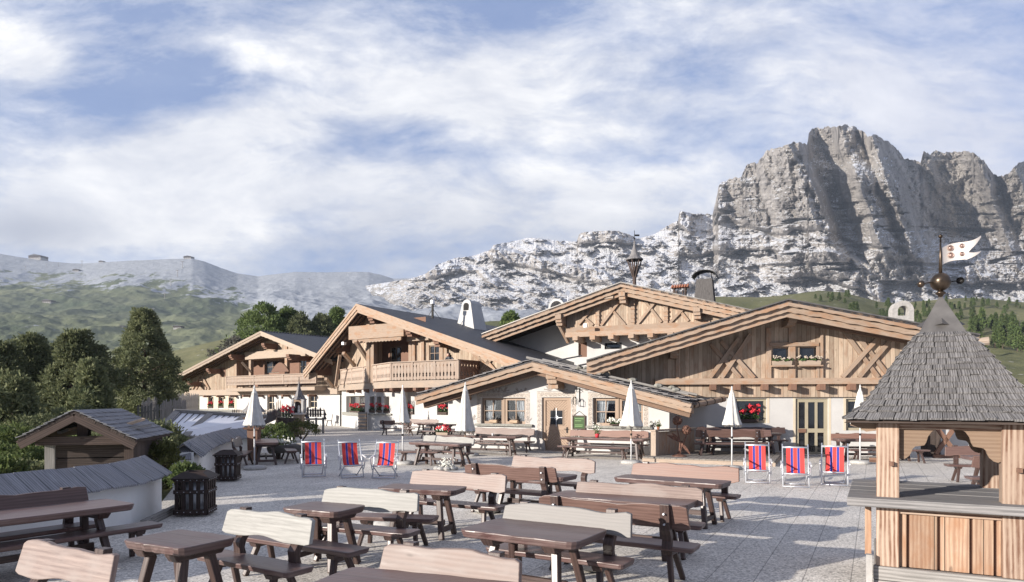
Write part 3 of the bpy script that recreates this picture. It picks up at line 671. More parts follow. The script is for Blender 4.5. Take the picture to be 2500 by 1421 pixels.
# ---------------------------------------------------------------- building helpers
def finv(fr,p): q=Vector(p)-fr.o; return (q.dot(fr.a),q.z,q.dot(fr.n))
def line_at(p,q,a): return p[1]+(q[1]-p[1])*(a-p[0])/(q[0]-p[0])
class Gable:
    """roof with points (a,b,c) L,P,R at the front verge; runs back to c=-depth"""
    def __init__(s,fr,L,P,R): s.fr,s.L,s.P,s.R=fr,L,P,R
    def top(s,a): return line_at(s.L,s.P,a) if a<s.P[0] else line_at(s.P,s.R,a)
    def roof(s,par,depth,th=.14,mat='slate_tile',soffit='soffit_board',inset=0.03,rafters=True,depthR=None):
        fr=s.fr; L,P,R=s.L,s.P,s.R; m=MB()
        for (E,d) in ((L,depth),(R,depthR or depth)):
            a=[fr(E[0],E[1],E[2]),fr(E[0],E[1],-d),fr(P[0],P[1],-d),fr(P[0],P[1],P[2])]
            if E is R: a=[a[1],a[0],a[3],a[2]]
            dn=Vector((0,0,-th)); lo=[x+dn for x in a]
            m.quad(a); m.quad([a[1],a[0],lo[0],lo[1]]); m.quad([a[0],a[3],lo[3],lo[0]]); m.quad([a[2],a[1],lo[1],lo[2]])
        r=m.build('roof',mat,par)
        k=MB()
        for (E,d) in ((L,depth),(R,depthR or depth)):
            dn=Vector((0,0,-th-.002)); a=[fr(E[0],E[1],E[2]-.02)+dn,fr(E[0],E[1],-d)+dn,fr(P[0],P[1],-d)+dn,fr(P[0],P[1],P[2]-.02)+dn]
            k.quad(a[::-1])
        if rafters:
            for (E,) in ((L,),(R,)):
                Ls=math.hypot(E[0]-P[0],E[1]-P[1]); 
                n=int(max(2,(max(E[2],P[2]))/.6)+1)
                for i in range(n):
                    f=i/(n-1) if n>1 else 0
                    cP=(P[2]-.35)*(1-f)+.12*f; cE=E[2]-.35-(P[2]-.35-cP)
                    k.beam(fr(E[0]*.995+P[0]*.005,E[1]-th-.09,cE),fr(P[0],P[1]-th-.09,cP),.12,.16)
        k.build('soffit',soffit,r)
        return r
    def verge(s,par,layers,mat='pine_beam',scal=True,name='bargeboard'):
        """layers: (drop from roof top, height, offset back from the verge, thickness, scalloped)"""
        fr=s.fr
        for side,E in (('l',s.L),('r',s.R)):
            m=MB()
            for (dr,h,ob,tk,sc) in layers:
                P=s.P; n=max(2,int(math.hypot(E[0]-P[0],E[1]-P[1])/.13)) if sc else 1
                tp=[];bt=[]
                for i in range(n+1):
                    f=i/n; a=P[0]+(E[0]-P[0])*f; b=P[1]+(E[1]-P[1])*f-dr; c=P[2]+(E[2]-P[2])*f-ob
                    tp.append((a,b,c)); bt.append((a,b-h-(.014*math.sin(i*1.26)+.010*math.sin(i*.47)+.010*math.sin(i*3.1+1) if sc else 0),c))
                off=random.random()*30
                Lt=math.hypot(E[0]-P[0],E[1]-P[1])
                for i in range(n):
                    q0=i/n*Lt;q1=(i+1)/n*Lt
                    A=[tp[i],tp[i+1],bt[i+1],bt[i]]
                    if E is s.R: A=[A[3],A[2],A[1],A[0]]; uv=[(q0+off,-h),(q1+off,-h),(q1+off,0),(q0+off,0)]
                    else: A=[A[1],A[0],A[3],A[2]]; uv=[(q1+off,0),(q0+off,0),(q0+off,-h),(q1+off,-h)]
                    A=A if E is s.R else A
                    m.face([fr(*x) for x in A],uv)
                    lo0,lo1=bt[i],bt[i+1]
                    m.quad([fr(*lo0),fr(*lo1),fr(lo1[0],lo1[1],lo1[2]-tk),fr(lo0[0],lo0[1],lo0[2]-tk)])
                    t0,t1=tp[i],tp[i+1]
                    m.quad([fr(*t0),fr(*t1),fr(t1[0],t1[1],t1[2]-tk),fr(t0[0],t0[1],t0[2]-tk)])
                    m.quad([fr(t0[0],t0[1],t0[2]-tk),fr(t1[0],t1[1],t1[2]-tk),fr(lo1[0],lo1[1],lo1[2]-tk),fr(lo0[0],lo0[1],lo0[2]-tk)])
                e0,e1=tp[-1],bt[-1]; m.quad([fr(*e0),fr(e0[0],e0[1],e0[2]-tk),fr(e1[0],e1[1],e1[2]-tk),fr(*e1)])
            m.build(name,mat,par)
def purlins(par,fr,items,mat='red_beam',name='purlin'):
    for (a,b,w,h,c0,c1) in items:
        m=MB(); m.box(fr,a-w/2,a+w/2,b-h,b,c0,c1-.25); m.box(fr,a-w/2,a+w/2,b-h*.72,b,c1-.249,c1-.1,grain=2); m.box(fr,a-w/2,a+w/2,b-h*.45,b,c1-.099,c1,grain=2)
        m.build(name,mat,par)
def lattice(par,fr,segs,c,w=.16,t=.07,mat='pine_beam',name='cross_beam'):
    for i,(p,q) in enumerate(segs):
        m=MB(); A=fr.px(p[0],p[1],c); B=fr.px(q[0],q[1],c); cc=c+t*(.5+ (0 if i%2==0 else .45)) ; m.beam(fr(A[0],A[1],cc),fr(B[0],B[1],cc),w,t,up=fr.n); m.build(name,mat,par)
def pbox(m,fr,u0,u1,v0,v1,c0,c1,**k):
    """box whose front face (at offset c1) spans the given directions"""
    A=fr.px(u0,v1,c1); B=fr.px(u1,v0,c1); m.box(fr,A[0],B[0],A[1],B[1],c0,c1,**k); return m
def prect(fr,u0,u1,v0,v1,c=0):
    A=fr.px(u0,v1,c); B=fr.px(u1,v0,c); return (A[0],B[0],A[1],B[1])
def flower_box(p,phi,w,label,group,cat='flower box',box='dark_beam',col='flower_red',bh=.18,fh=.32,seed=0,bl=14,pot=False):
    rs=random.Random(seed*7+3); e=empty('flower_box',p,-phi,label,cat,group); f=lambda a,b,c=0:Vector((a,-c,b))
    m=local(MB()); m.hexa([f(-w/2+.02,0,-.09),f(w/2-.02,0,-.09),f(w/2-.02,0,.09),f(-w/2+.02,0,.09),f(-w/2,bh,-.11),f(w/2,bh,-.11),f(w/2,bh,.11),f(-w/2,bh,.11)]); m.build('box',box,e)
    g=local(MB())
    for i in range(int(150*w)):
        c=Vector((rs.uniform(-w/2,w/2),rs.uniform(-.16,.13),bh+abs(rs.gauss(0,.5))*fh*.55)); d=Vector((rs.gauss(0,1),rs.gauss(0,1),rs.gauss(0,1))).normalized()*.05; q=d.cross(Vector((rs.random(),rs.random(),1))).normalized()*.04
        g.face([c-d,c+q,c+d,c-q],[(0,0)]*4)
    g.build('leaves','leaf_green',e)
    g=local(MB())
    for i in range(int(bl*w)+2):
        c=Vector((rs.uniform(-w/2,w/2),rs.uniform(-.17,.08),bh+fh*rs.uniform(.45,1.0)))
        for k in range(7):
            x=c+Vector((rs.gauss(0,.035),rs.gauss(0,.035),rs.gauss(0,.03))); g.sphere(x,.032,6)
    g.build('blossoms',col,e)
    return e
# ================================================================= A : left chalet
def chalet_a():
    P0=W(636,808,62); fr=Fr((P0.x+.602*1.8,P0.y+.799*1.8),math.radians(37)); base=fr(0,0,0)
    e=empty('chalet',(base.x,base.y,0),0,'timber and white chalet farthest left with a long straight balcony and slate roof','chalet')
    c=1.8; L=(*fr.px(403,930,c),c); P=(*fr.px(636,808,c),c); Rr=fr.px(769,861,c); R=(Rr[0]+2.2,Rr[1]-2.2*(P[1]-Rr[1])/(Rr[0]-P[0]),c)
    g=Gable(fr,L,P,R); g.roof(e,13); g.verge(e,[(.0,.2,-.03,.05,False),(.2,.22,.02,.06,True)],'pale_beam')
    fl=fr.px(600,957,0)[1]; aL=fr.px(460,950,0)[0]; aW=fr.px(487,990,0)[0]; aR=R[0]-1.2
    # upper boarded wall with the loggia opening
    lo=prect(fr,577,772,868,945); lo=(lo[0],min(lo[1],aR-.3),lo[2],lo[3]); topa=g.top(lo[0])-.55
    outer=[(aL,fl),(aR,fl),(aR,g.top(aR)-.2),(P[0],P[1]-.2),(aL,g.top(aL)-.2)]
    sq=prect(fr,538,551,897,921)
    wall_mesh(fr,outer,[(lo[0],lo[1],lo[2],min(lo[3],g.top(lo[0])-.6)),sq],1.3,0,grain_a=False).build('upper_wall','pine_board',e)
    m=MB(); pb=MB()
    bk=[(lo[0],lo[2]),(lo[1],lo[2]),(lo[1],lo[3]+.6),(lo[0],lo[3]+.6)]
    w1=prect(fr,648,681,879,912,-1.3); w2=prect(fr,731,748,877,912,-1.3)
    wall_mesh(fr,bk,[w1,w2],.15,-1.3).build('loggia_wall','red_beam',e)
    for w in (w1,w2): window(e,fr,*w,depth=.1,c=-1.3)
    m.box(fr,sq[0],sq[1],sq[2],sq[3],-.1,.02); m.build('shutter','red_beam',e)
    # white ground floor
    wins=[prect(fr,*r) for r in ((508,521,969,997),(533,546,969,996),(558,572,970,996),(652,669,964,1001),(753,774,964,996))]
    o2=[(aW,-2),(aR,-2),(aR,fl),(aW,fl)]
    wall_mesh(fr,o2,wins,.3).build('ground_floor_wall','white_render',e)
    m=MB(); m.quad([fr(aW,-2,0),fr(aW,fl,0),fr(aW,fl,-12),fr(aW,-2,-12)]); m.quad([fr(aL,fl,0),fr(aL,g.top(aL)-.2,0),fr(aL,g.top(aL)-.2,-12),fr(aL,fl,-12)]); m.build('side_wall','white_render',e)
    for w in wins: window(e,fr,*w,depth=.24,fw=.08,mw=.05,fmat='frame_pale')
    m=MB(); 
    for (u0,u1) in ((505,508),(521,533),(546,558),(572,576)): m=MB(); pbox(m,fr,u0,u1,966,1000,-.05,.03); m.build('window_surround','frame_pale',e)
    m=MB(); pbox(m,fr,487,578,1000,1003,-.1,.2); m.build('sill','stone_sill',e)
    # floor beam, joists
    m=MB(); m.box(fr,aL-.3,aR,fl-.3,fl+.25,-.2,.3); m.build('floor_beam','pale_beam',e)
    for u in range(470,780,32):
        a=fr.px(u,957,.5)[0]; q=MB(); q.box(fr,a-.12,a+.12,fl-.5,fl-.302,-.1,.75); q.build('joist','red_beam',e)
    for u,v in ((459,938),(505,906),(560,872),(640,845),(700,872)):
        a,b=fr.px(u,v,1.3); purlins(e,fr,[(a+.3,min(b+.25,g.top(a+.3)-.3),.45,.5,-1.2,1.45)])
    lattice(e,fr,[((477,908),(505,950)),((487,903),(513,950)),((506,903),(480,950)),((497,903),(472,950))],.0,.22,.1)
    # posts
    for u in (577,612,700):
        q=MB(); a,b=fr.px(u,945,0); q.box(fr,a-.18,a+.18,fl,g.top(a)-.8,-.2,.1,grain=2); q.build('post','pine_beam',e)
    q=MB(); A=fr.px(590,884,.9);B=fr.px(612,909,.2); 
    q.beam(fr(A[0],A[1],.9),fr(B[0],B[1],.15),.2,.2); q.build('brace','pine_beam',e)
    q=MB(); A=fr.px(598,858,.3); B=fr.px(745,862,.3); q.box(fr,A[0],B[0],A[1]-.8,A[1]-.1,-.1,.3); q.build('tie_beam','pale_beam',e)
    # balcony
    r=prect(fr,551,769,910,942,1.5); s=prect(fr,551,768,944,956,1.5)
    q=MB(); q.box(fr,s[0],s[1],s[2],s[3],0,1.5); q.build('balcony_floor','pale_beam',e)
    railing(e,fr,r[0],r[1],r[2]+.03,r[3],1.42,4,.17,'rail_wood')
    # ridge tiles, gutter end
    q=MB(); q.tube(fr(L[0]-2.0,L[1]-.25,1.3),fr(L[0]+.3,L[1]-.22,1.3),.09); q.build('gutter_pipe','pale_beam',e)
    q=MB(); q.lathe([(0,0),(.25,.1),(.7,.0),(1.5,-.0)],fr(0,-5,0),8)
    q=MB(); 
    for i in range(40): 
        d=i/40*12; q.sphere(fr(P[0],P[1]+.03,1.6-d),.10,6,sq=(1,1,.7))
    q.build('ridge_tile','slate_tile',e)
    q=MB(); a0,b0=fr.px(676,905,1.3); pts=[(a0-1.3,b0-.1)]+[(a0-1.3+2.6*i/10,b0+.75*math.sin(math.pi*i/10)) for i in range(11)]+[(a0+1.3,b0-.1)]; q.prism(pts,fr,.9,1.0); q.build('headboard','red_beam',e)
    for u in (587,687):
        q=MB(); a,b=fr.px(u,968,.1); q.prism([(a-.14,b-.2),(a+.14,b-.2),(a+.14,b+.08),(a,b+.22),(a-.14,b+.08)],fr,-.05,.03); q.build('wall_niche','black_iron',e)
    for k,w in enumerate(wins[:3]):
        p=fr((w[0]+w[1])/2,w[2]+.02,-.02); flower_box((p.x,p.y,p.z),fr.phi,(w[1]-w[0])*.95,['red geraniums in the leftmost small window of the left chalet','red geraniums in the middle small window of the left chalet','red geraniums in the third small window of the left chalet'][k],'geranium boxes at the left chalet',seed=k,bl=10,fh=.5)
    return fr,e
def railing(par,fr,a0,a1,b0,b1,c,nposts,bw,mat,wide=True,name='balcony_railing'):
    """handrail, posts and sawn baluster boards with bulges and waists"""
    m=MB(); m.box(fr,a0-.05,a1+.05,b1-.06,b1,c-.12,c+.1); m.box(fr,a0,a1,b1-.17,b1-.06,c-.05,c-.0); m.box(fr,a0,a1,b0+.06,b0+.15,c-.05,c)
    for i in range(nposts): 
        x=a0+(a1-a0)*i/(nposts-1) if nposts>1 else a0; m.box(fr,x-.08,x+.08,b0,b1-.06,c-.1,c+.05,grain=2)
    n=max(1,int((a1-a0)/bw)); w=(a1-a0)/n; hh=b1-.17-b0
    for i in range(n):
        x=a0+(i+.5)*w; pr=[]
        for f,k in ((0,.30),(.06,.47),(.16,.47),(.22,.33),(.27,.24),(.31,.36),(.36,.22),(.45,.42),(.62,.47),(.78,.42),(.84,.28),(.88,.36),(.93,.47),(1,.47)): pr.append((k*w,b0+f*hh))
        m.prism([(x-k,z) for k,z in pr]+[(x+k,z) for k,z in pr[::-1]],fr,c+.001,c+.03,grain_a=False)
    return m.build(name,mat,par)
# ================================================================= B : chalet with the angled balcony
def chalet_b():
    PH=math.radians(33); P0=W(870,741,48); fr=Fr((P0.x+.545*1.8,P0.y+.839*1.8),PH); o=fr(0,0,0)
    e=empty('chalet',(o.x,o.y,0),0,'chalet with a bent balcony of carved boards and a white tapering chimney','chalet')
    c=1.8; Lw=finv(fr,W(740,906,58)); L=(Lw[0],Lw[1],Lw[2]); P=(*fr.px(870,741,c),c); Rr=fr.px(1290,888,c); k=(P[1]-Rr[1])/(Rr[0]-P[0]); R=(Rr[0]+1.5,Rr[1]-1.5*k,c)
    g=Gable(fr,L,P,R); g.roof(e,17); g.verge(e,[(0,.16,-.03,.05,False),(.16,.26,.02,.08,True),(.42,.2,.10,.1,False)],'pine_beam')
    K0=fr(fr.px(900,1000,0)[0],0,0); WL=W(812,1000,61.5); WL.z=0; d=(K0-WL).normalized(); f2=Fr((K0.x,K0.y),math.atan2(-d.y,d.x)); LL=(K0-WL).length
    aK=finv(fr,K0)[0]; fl=3.1; aR=R[0]-1.2
    def topw(p): q=finv(fr,p); 
    def t2(x): q=finv(fr,f2(x,0,0)); return g.top(q[0])
    # ground floor walls
    w1=prect(f2,845,891,966,1008); w1=(w1[0],w1[1],max(w1[2],.9),w1[3]); w0=prect(f2,806,813,965,1000)
    wall_mesh(f2,[(-LL,-.5),(0,-.5),(0,fl),(-LL,fl)],[w1],.45).build('ground_floor_wall','white_render',e)
    window(e,f2,*w1,depth=.38,fmat='frame_pale')
    bay=[prect(fr,*r) for r in ((903,914,968,1008),(920,931,968,1008),(938,950,968,1009))]
    a1=fr.px(985,1000,0)[0]
    wall_mesh(fr,[(aK,-.5),(a1,-.5),(a1,fl),(aK,fl)],bay,.5).build('bay_wall','white_render',e)
    for w in bay: window(e,fr,*w,depth=.42,cols=2,rows=2,fw=.07,fmat='frame_pale')
    cR=-.5; w3=prect(fr,993,1012,978,1012,cR); w4=prect(fr,1067,1094,980,1013,cR)
    wall_mesh(fr,[(a1,-.5),(aR,-.5),(aR,fl),(a1,fl)],[w3,w4],.3,cR).build('ground_floor_wall','white_render',e)
    m=MB(); m.quad([fr(a1,-.5,0),fr(a1,-.5,cR),fr(a1,fl,cR),fr(a1,fl,0)]); m.build('side_wall','white_render',e); m=MB(); m.quad([f2(-LL,-.5,0),f2(-LL,fl+2,0),f2(-LL,fl+2,-8),f2(-LL,-.5,-8)]); m.build('side_wall','white_render',e)
    for w in (w3,w4): window(e,fr,*w,depth=.25,c=cR,fmat='frame_pale')
    m=MB(); pbox(m,fr,898,954,1010,1013,-.1,.12); m.build('sill','stone_sill',e)
    m=MB(); pbox(m,f2,835,892,1009,1013,-.1,.12); m.build('sill','stone_sill',e)
    # upper walls
    T=lambda a:g.top(a)-.32
    tb=[(-LL,fl),(0,fl),(0,t2(0)-.3),(-LL,t2(-LL)-.3)]
    wall_mesh(f2,tb,[],.1,0,grain_a=False).build('upper_wall','pine_board',e)
    door=prect(fr,953,978,846,884,-.8); wn=prect(fr,1047,1072,842,882,0)
    rec=prect(fr,905,1004,822,890); rec=(rec[0],rec[1],fl+.15,T(rec[0])-1.0)
    outer=[(aK,fl),(aR,fl),(aR,T(aR)),(P[0] if P[0]>aK else aK+.01,T(max(P[0],aK+.01))),(aK,T(aK))]
    outer=[(aK,fl),(aR,fl),(aR,T(aR))]+([(P[0],T(P[0]))] if aK<P[0]<aR else [])+[(aK,T(aK))]
    wall_mesh(fr,outer,[(max(rec[0],aK+.15),rec[1],rec[2],rec[3]),wn],1.2,0,grain_a=False).build('upper_wall','pine_board',e)
    window(e,fr,*wn,depth=.12)
    door=prect(fr,952,979,846,905,-1.2); door=(door[0],door[1],fl+.2,door[3])
    wall_mesh(fr,[(rec[0]-1,fl),(rec[1]+.3,fl),(rec[1]+.3,rec[3]+.6),(rec[0]-1,rec[3]+.6)],[door],.15,-1.2).build('loggia_wall','red_beam',e)
    window(e,fr,*door,depth=.12,c=-1.2,rows=3)
    m=MB(); 
    for u in (1004,1012,1034,1080,1090): a=fr.px(u,860,0)[0]; m.box(fr,a-.14,a+.14,fl+.3,min(T(a)-.1,fl+3.3),.0,.14,grain=2)
    m.build('wall_post','pine_beam',e)
    m=MB(); a,b=fr.px(1003,826,.3); a2=fr.px(1048,826,.3)[0]; m.box(fr,a-.3,a2,b-.2,b+.15,.0,.4); m.build('lintel','pale_beam',e)
    # purlins with stepped ends
    its=[]
    for u,v,cc in ((893,762,1.6),(984,800,1.5),(1052,822,1.5)):
        a,b=fr.px(u,v,cc); its.append((a+.35,min(b+.3,g.top(a+.3)-.45),.42,.62,-1,cc))
    purlins(e,fr,its)
    for u,v,Y in ((846,815,52),(818,848,55),(768,905,58.5)):
        p=W(u,v,Y); q=finv(f2,p); m=MB(); b=q[1]; m.box(f2,q[0]-.1,q[0]+.4,b-.4,b+.3,0,max(.8,q[2])); m.build('purlin','red_beam',e)
    m=MB(); A=fr.px(851,800,1.2);B=fr.px(985,806,1.2); m.box(fr,A[0],B[0],B[1]-.4,B[1]+.55,.95,1.2); m.build('tie_beam','pine_beam',e)
    m=MB(); n=30; zt=B[1]-.402; pts=[(A[0]+.3,zt)]+[(A[0]+.3+(B[0]-A[0]-.6)*i/n,zt-.22-.06*abs(math.sin(i*math.pi/2))) for i in range(n+1)]+[(B[0]-.3,zt)]; m.prism(pts,fr,1.0,1.12); m.build('fretwork','pine_beam',e)
    # balcony: left run, right run, return
    K=W(955,935,45.5); K.z=0; KL=W(833,935,56); KL.z=0; KR=K+fr.a*5.6
    fK=Fr((K.x,K.y),PH); dd=(K-KL).normalized(); fL=Fr((K.x,K.y),math.atan2(-dd.y,dd.x)); Ln=(K-KL).length
    back=Vector((math.sin(PH),math.cos(PH),0)); fS=Fr((KR.x,KR.y),math.atan2(-back.y,back.x))
    z0,z1=3.5,4.72
    railing(e,fK,0,5.6,z0,z1,0,4,.27,'rail_wood'); railing(e,fL,-Ln,-.02,z0,z1,0,5,.27,'rail_wood'); railing(e,fS,.05,2.2,z0,z1,0,2,.27,'red_beam')
    kl=finv(fr,KL); pts=[(finv(fr,K)[0],finv(fr,K)[2]),(finv(fr,KR)[0],finv(fr,KR)[2]),(finv(fr,KR)[0],0),(aK,0),(finv(fr,f2(-LL*.93,0,0))[0],finv(fr,f2(-LL*.93,0,0))[2]),(kl[0],kl[2])]
    m=MB(); flat=[fr(a,0,cc) for a,cc in pts]; tl=[p+Vector((0,0,3.46)) for p in flat]; bl=[p+Vector((0,0,3.0)) for p in flat]
    cen=(sum((p for p in flat),Vector((0,0,0)))/len(flat))
    m.face(tl[::-1],[(p.x,p.y) for p in tl]); m.face(bl,[(p.x,p.y) for p in bl])
    for i in range(len(pts)):
        j=(i+1)%len(pts); m.quad([bl[i],bl[j],tl[j],tl[i]])
    m.build('balcony_floor','pale_beam',e)
    for i in range(11):
        if i<6: p=K+fr.a*(.25+i*1.02); f=fK; x=.25+i*1.02
        else: f=fL; x=-.6-(i-6)*2.2
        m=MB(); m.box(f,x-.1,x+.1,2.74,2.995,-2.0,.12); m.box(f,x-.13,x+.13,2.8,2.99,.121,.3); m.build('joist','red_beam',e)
    m=MB(); m.box(fr,a1,aR,2.75,3.1,cR-.1,.2); m.build('floor_beam','pine_beam',e)
    # braces carrying the balcony roof
    for (u,v,u2,v2,Y) in ((868,832,898,878,49),(838,862,866,893,52),(795,925,812,945,57),(830,868,820,942,54)):
        m=MB(); m.beam(W(u,v,Y-.6),W(u2,v2,Y+1),.22,.24); m.build('brace','pine_beam',e)
    for u in (898,908): 
        m=MB(); a=fr.px(u,870,.6)[0]; m.box(fr,a-.16,a+.16,fl+.3,g.top(a)-1.3,.3,.6,grain=2); m.build('post','pine_beam',e)
    for u in (822,838):
        m=MB(); a=f2.px(u,900,.1)[0]; m.box(f2,a-.2,a+.2,fl,t2(a)-.4,.0,.2,grain=2); m.build('post','pine_beam',e)
    sL=[((1147,850),(1197,905)),((1163,850),(1210,905)),((1190,858),(1158,905)),((1207,868),(1170,915))]
    lattice(e,fr,sL,0,.26,.1)
    m=MB(); a0,b0=fr.px(840,842,1.0); m.box(fr,a0-.1,a0+.12,b0,b0+.2,.9,1.15); m.build('floodlight','aluminium',e)
    # cone chimney on the right slope
    cb=W(1152,803,55); m=MB(); w0=1.05; w1_=.46; hh=2.62; cf=Fr((cb.x,cb.y),math.radians(33)); zb=cb.z-.8
    def sec(h):
        f=h/hh; return w0+(w1_-w0)*min(1,f*1.0)
    def arch(c):
        pts=[(-w0,0),(w0,0),(w1_,hh)]+[(w1_*math.cos(t),hh+w1_*math.sin(t)) for t in np.linspace(.25,math.pi-.25,9)]+[(-w1_,hh)]; return pts
    ring=arch(0); fl_=[cf(a,zb+b,1.0-.25*b/hh) for a,b in ring]; bk_=[cf(a,zb+b,-.9+.25*b/hh) for a,b in ring]
    m.face(fl_,[(a,b) for a,b in ring]); m.face(bk_[::-1],[(a,b) for a,b in ring[::-1]])
    for i in range(len(ring)):
        j=(i+1)%len(ring); m.quad([fl_[j],fl_[i],bk_[i],bk_[j]])
    ch=m.build('chimney','white_render',e)
    m=MB(); pts=[(-.24,hh-.4),(.24,hh-.4),(.24,hh-.05)]+[(.24*math.cos(t),hh-.05+.24*math.sin(t)) for t in np.linspace(.2,math.pi-.2,7)]+[(-.24,hh-.05)]; m.prism(pts,lambda a,b,c:cf(a,zb+b,c),.5,.82); m.build('flue_opening','room_dark',ch)
    # steel flue
    p=W(1056,772,53); m=MB(); m.tube(p+Vector((0,0,.95)),p+Vector((0,0,1.25)),.17); m.build('flue_cap','panel_metal',e); m=MB(); m.tube(p-Vector((0,0,.4)),p+Vector((0,0,.95)),.09); m.beam(p+Vector((0,0,.6)),p+Vector((.6,.2,-.2)),.03,.03); m.beam(p+Vector((0,0,.6)),p+Vector((-.5,.3,-.2)),.03,.03); m.build('flue_pipe','black_iron',e)
    # flowers
    for k,w in enumerate(bay):
        p=fr((w[0]+w[1])/2,w[2]+.02,-.05); flower_box(tuple(p),PH,(w[1]-w[0])*1.3,['red geraniums in the left opening of the three part bay window','red geraniums in the middle opening of the three part bay window','red geraniums in the right opening of the three part bay window'][k],'geranium boxes at the middle chalet',seed=10+k,bl=14,fh=.5)
    p=f2((w1[0]+w1[1])/2,w1[2]+.02,-.05); flower_box(tuple(p),f2.phi,3.2,'long box of red geraniums in the square window left of the bay','geranium boxes at the middle chalet',seed=15,bl=9,fh=.6)
    for k,w in enumerate((w3,w4)):
        p=fr((w[0]+w[1])/2,w[2]+.02,cR-.03); flower_box(tuple(p),PH,(w[1]-w[0])*.8,['red geraniums in the window just right of the white bay','red geraniums in the window behind the cone of the second parasol'][k],'geranium boxes at the middle chalet',seed=18+k,bl=16,fh=.55)
    return fr,e,K,KR
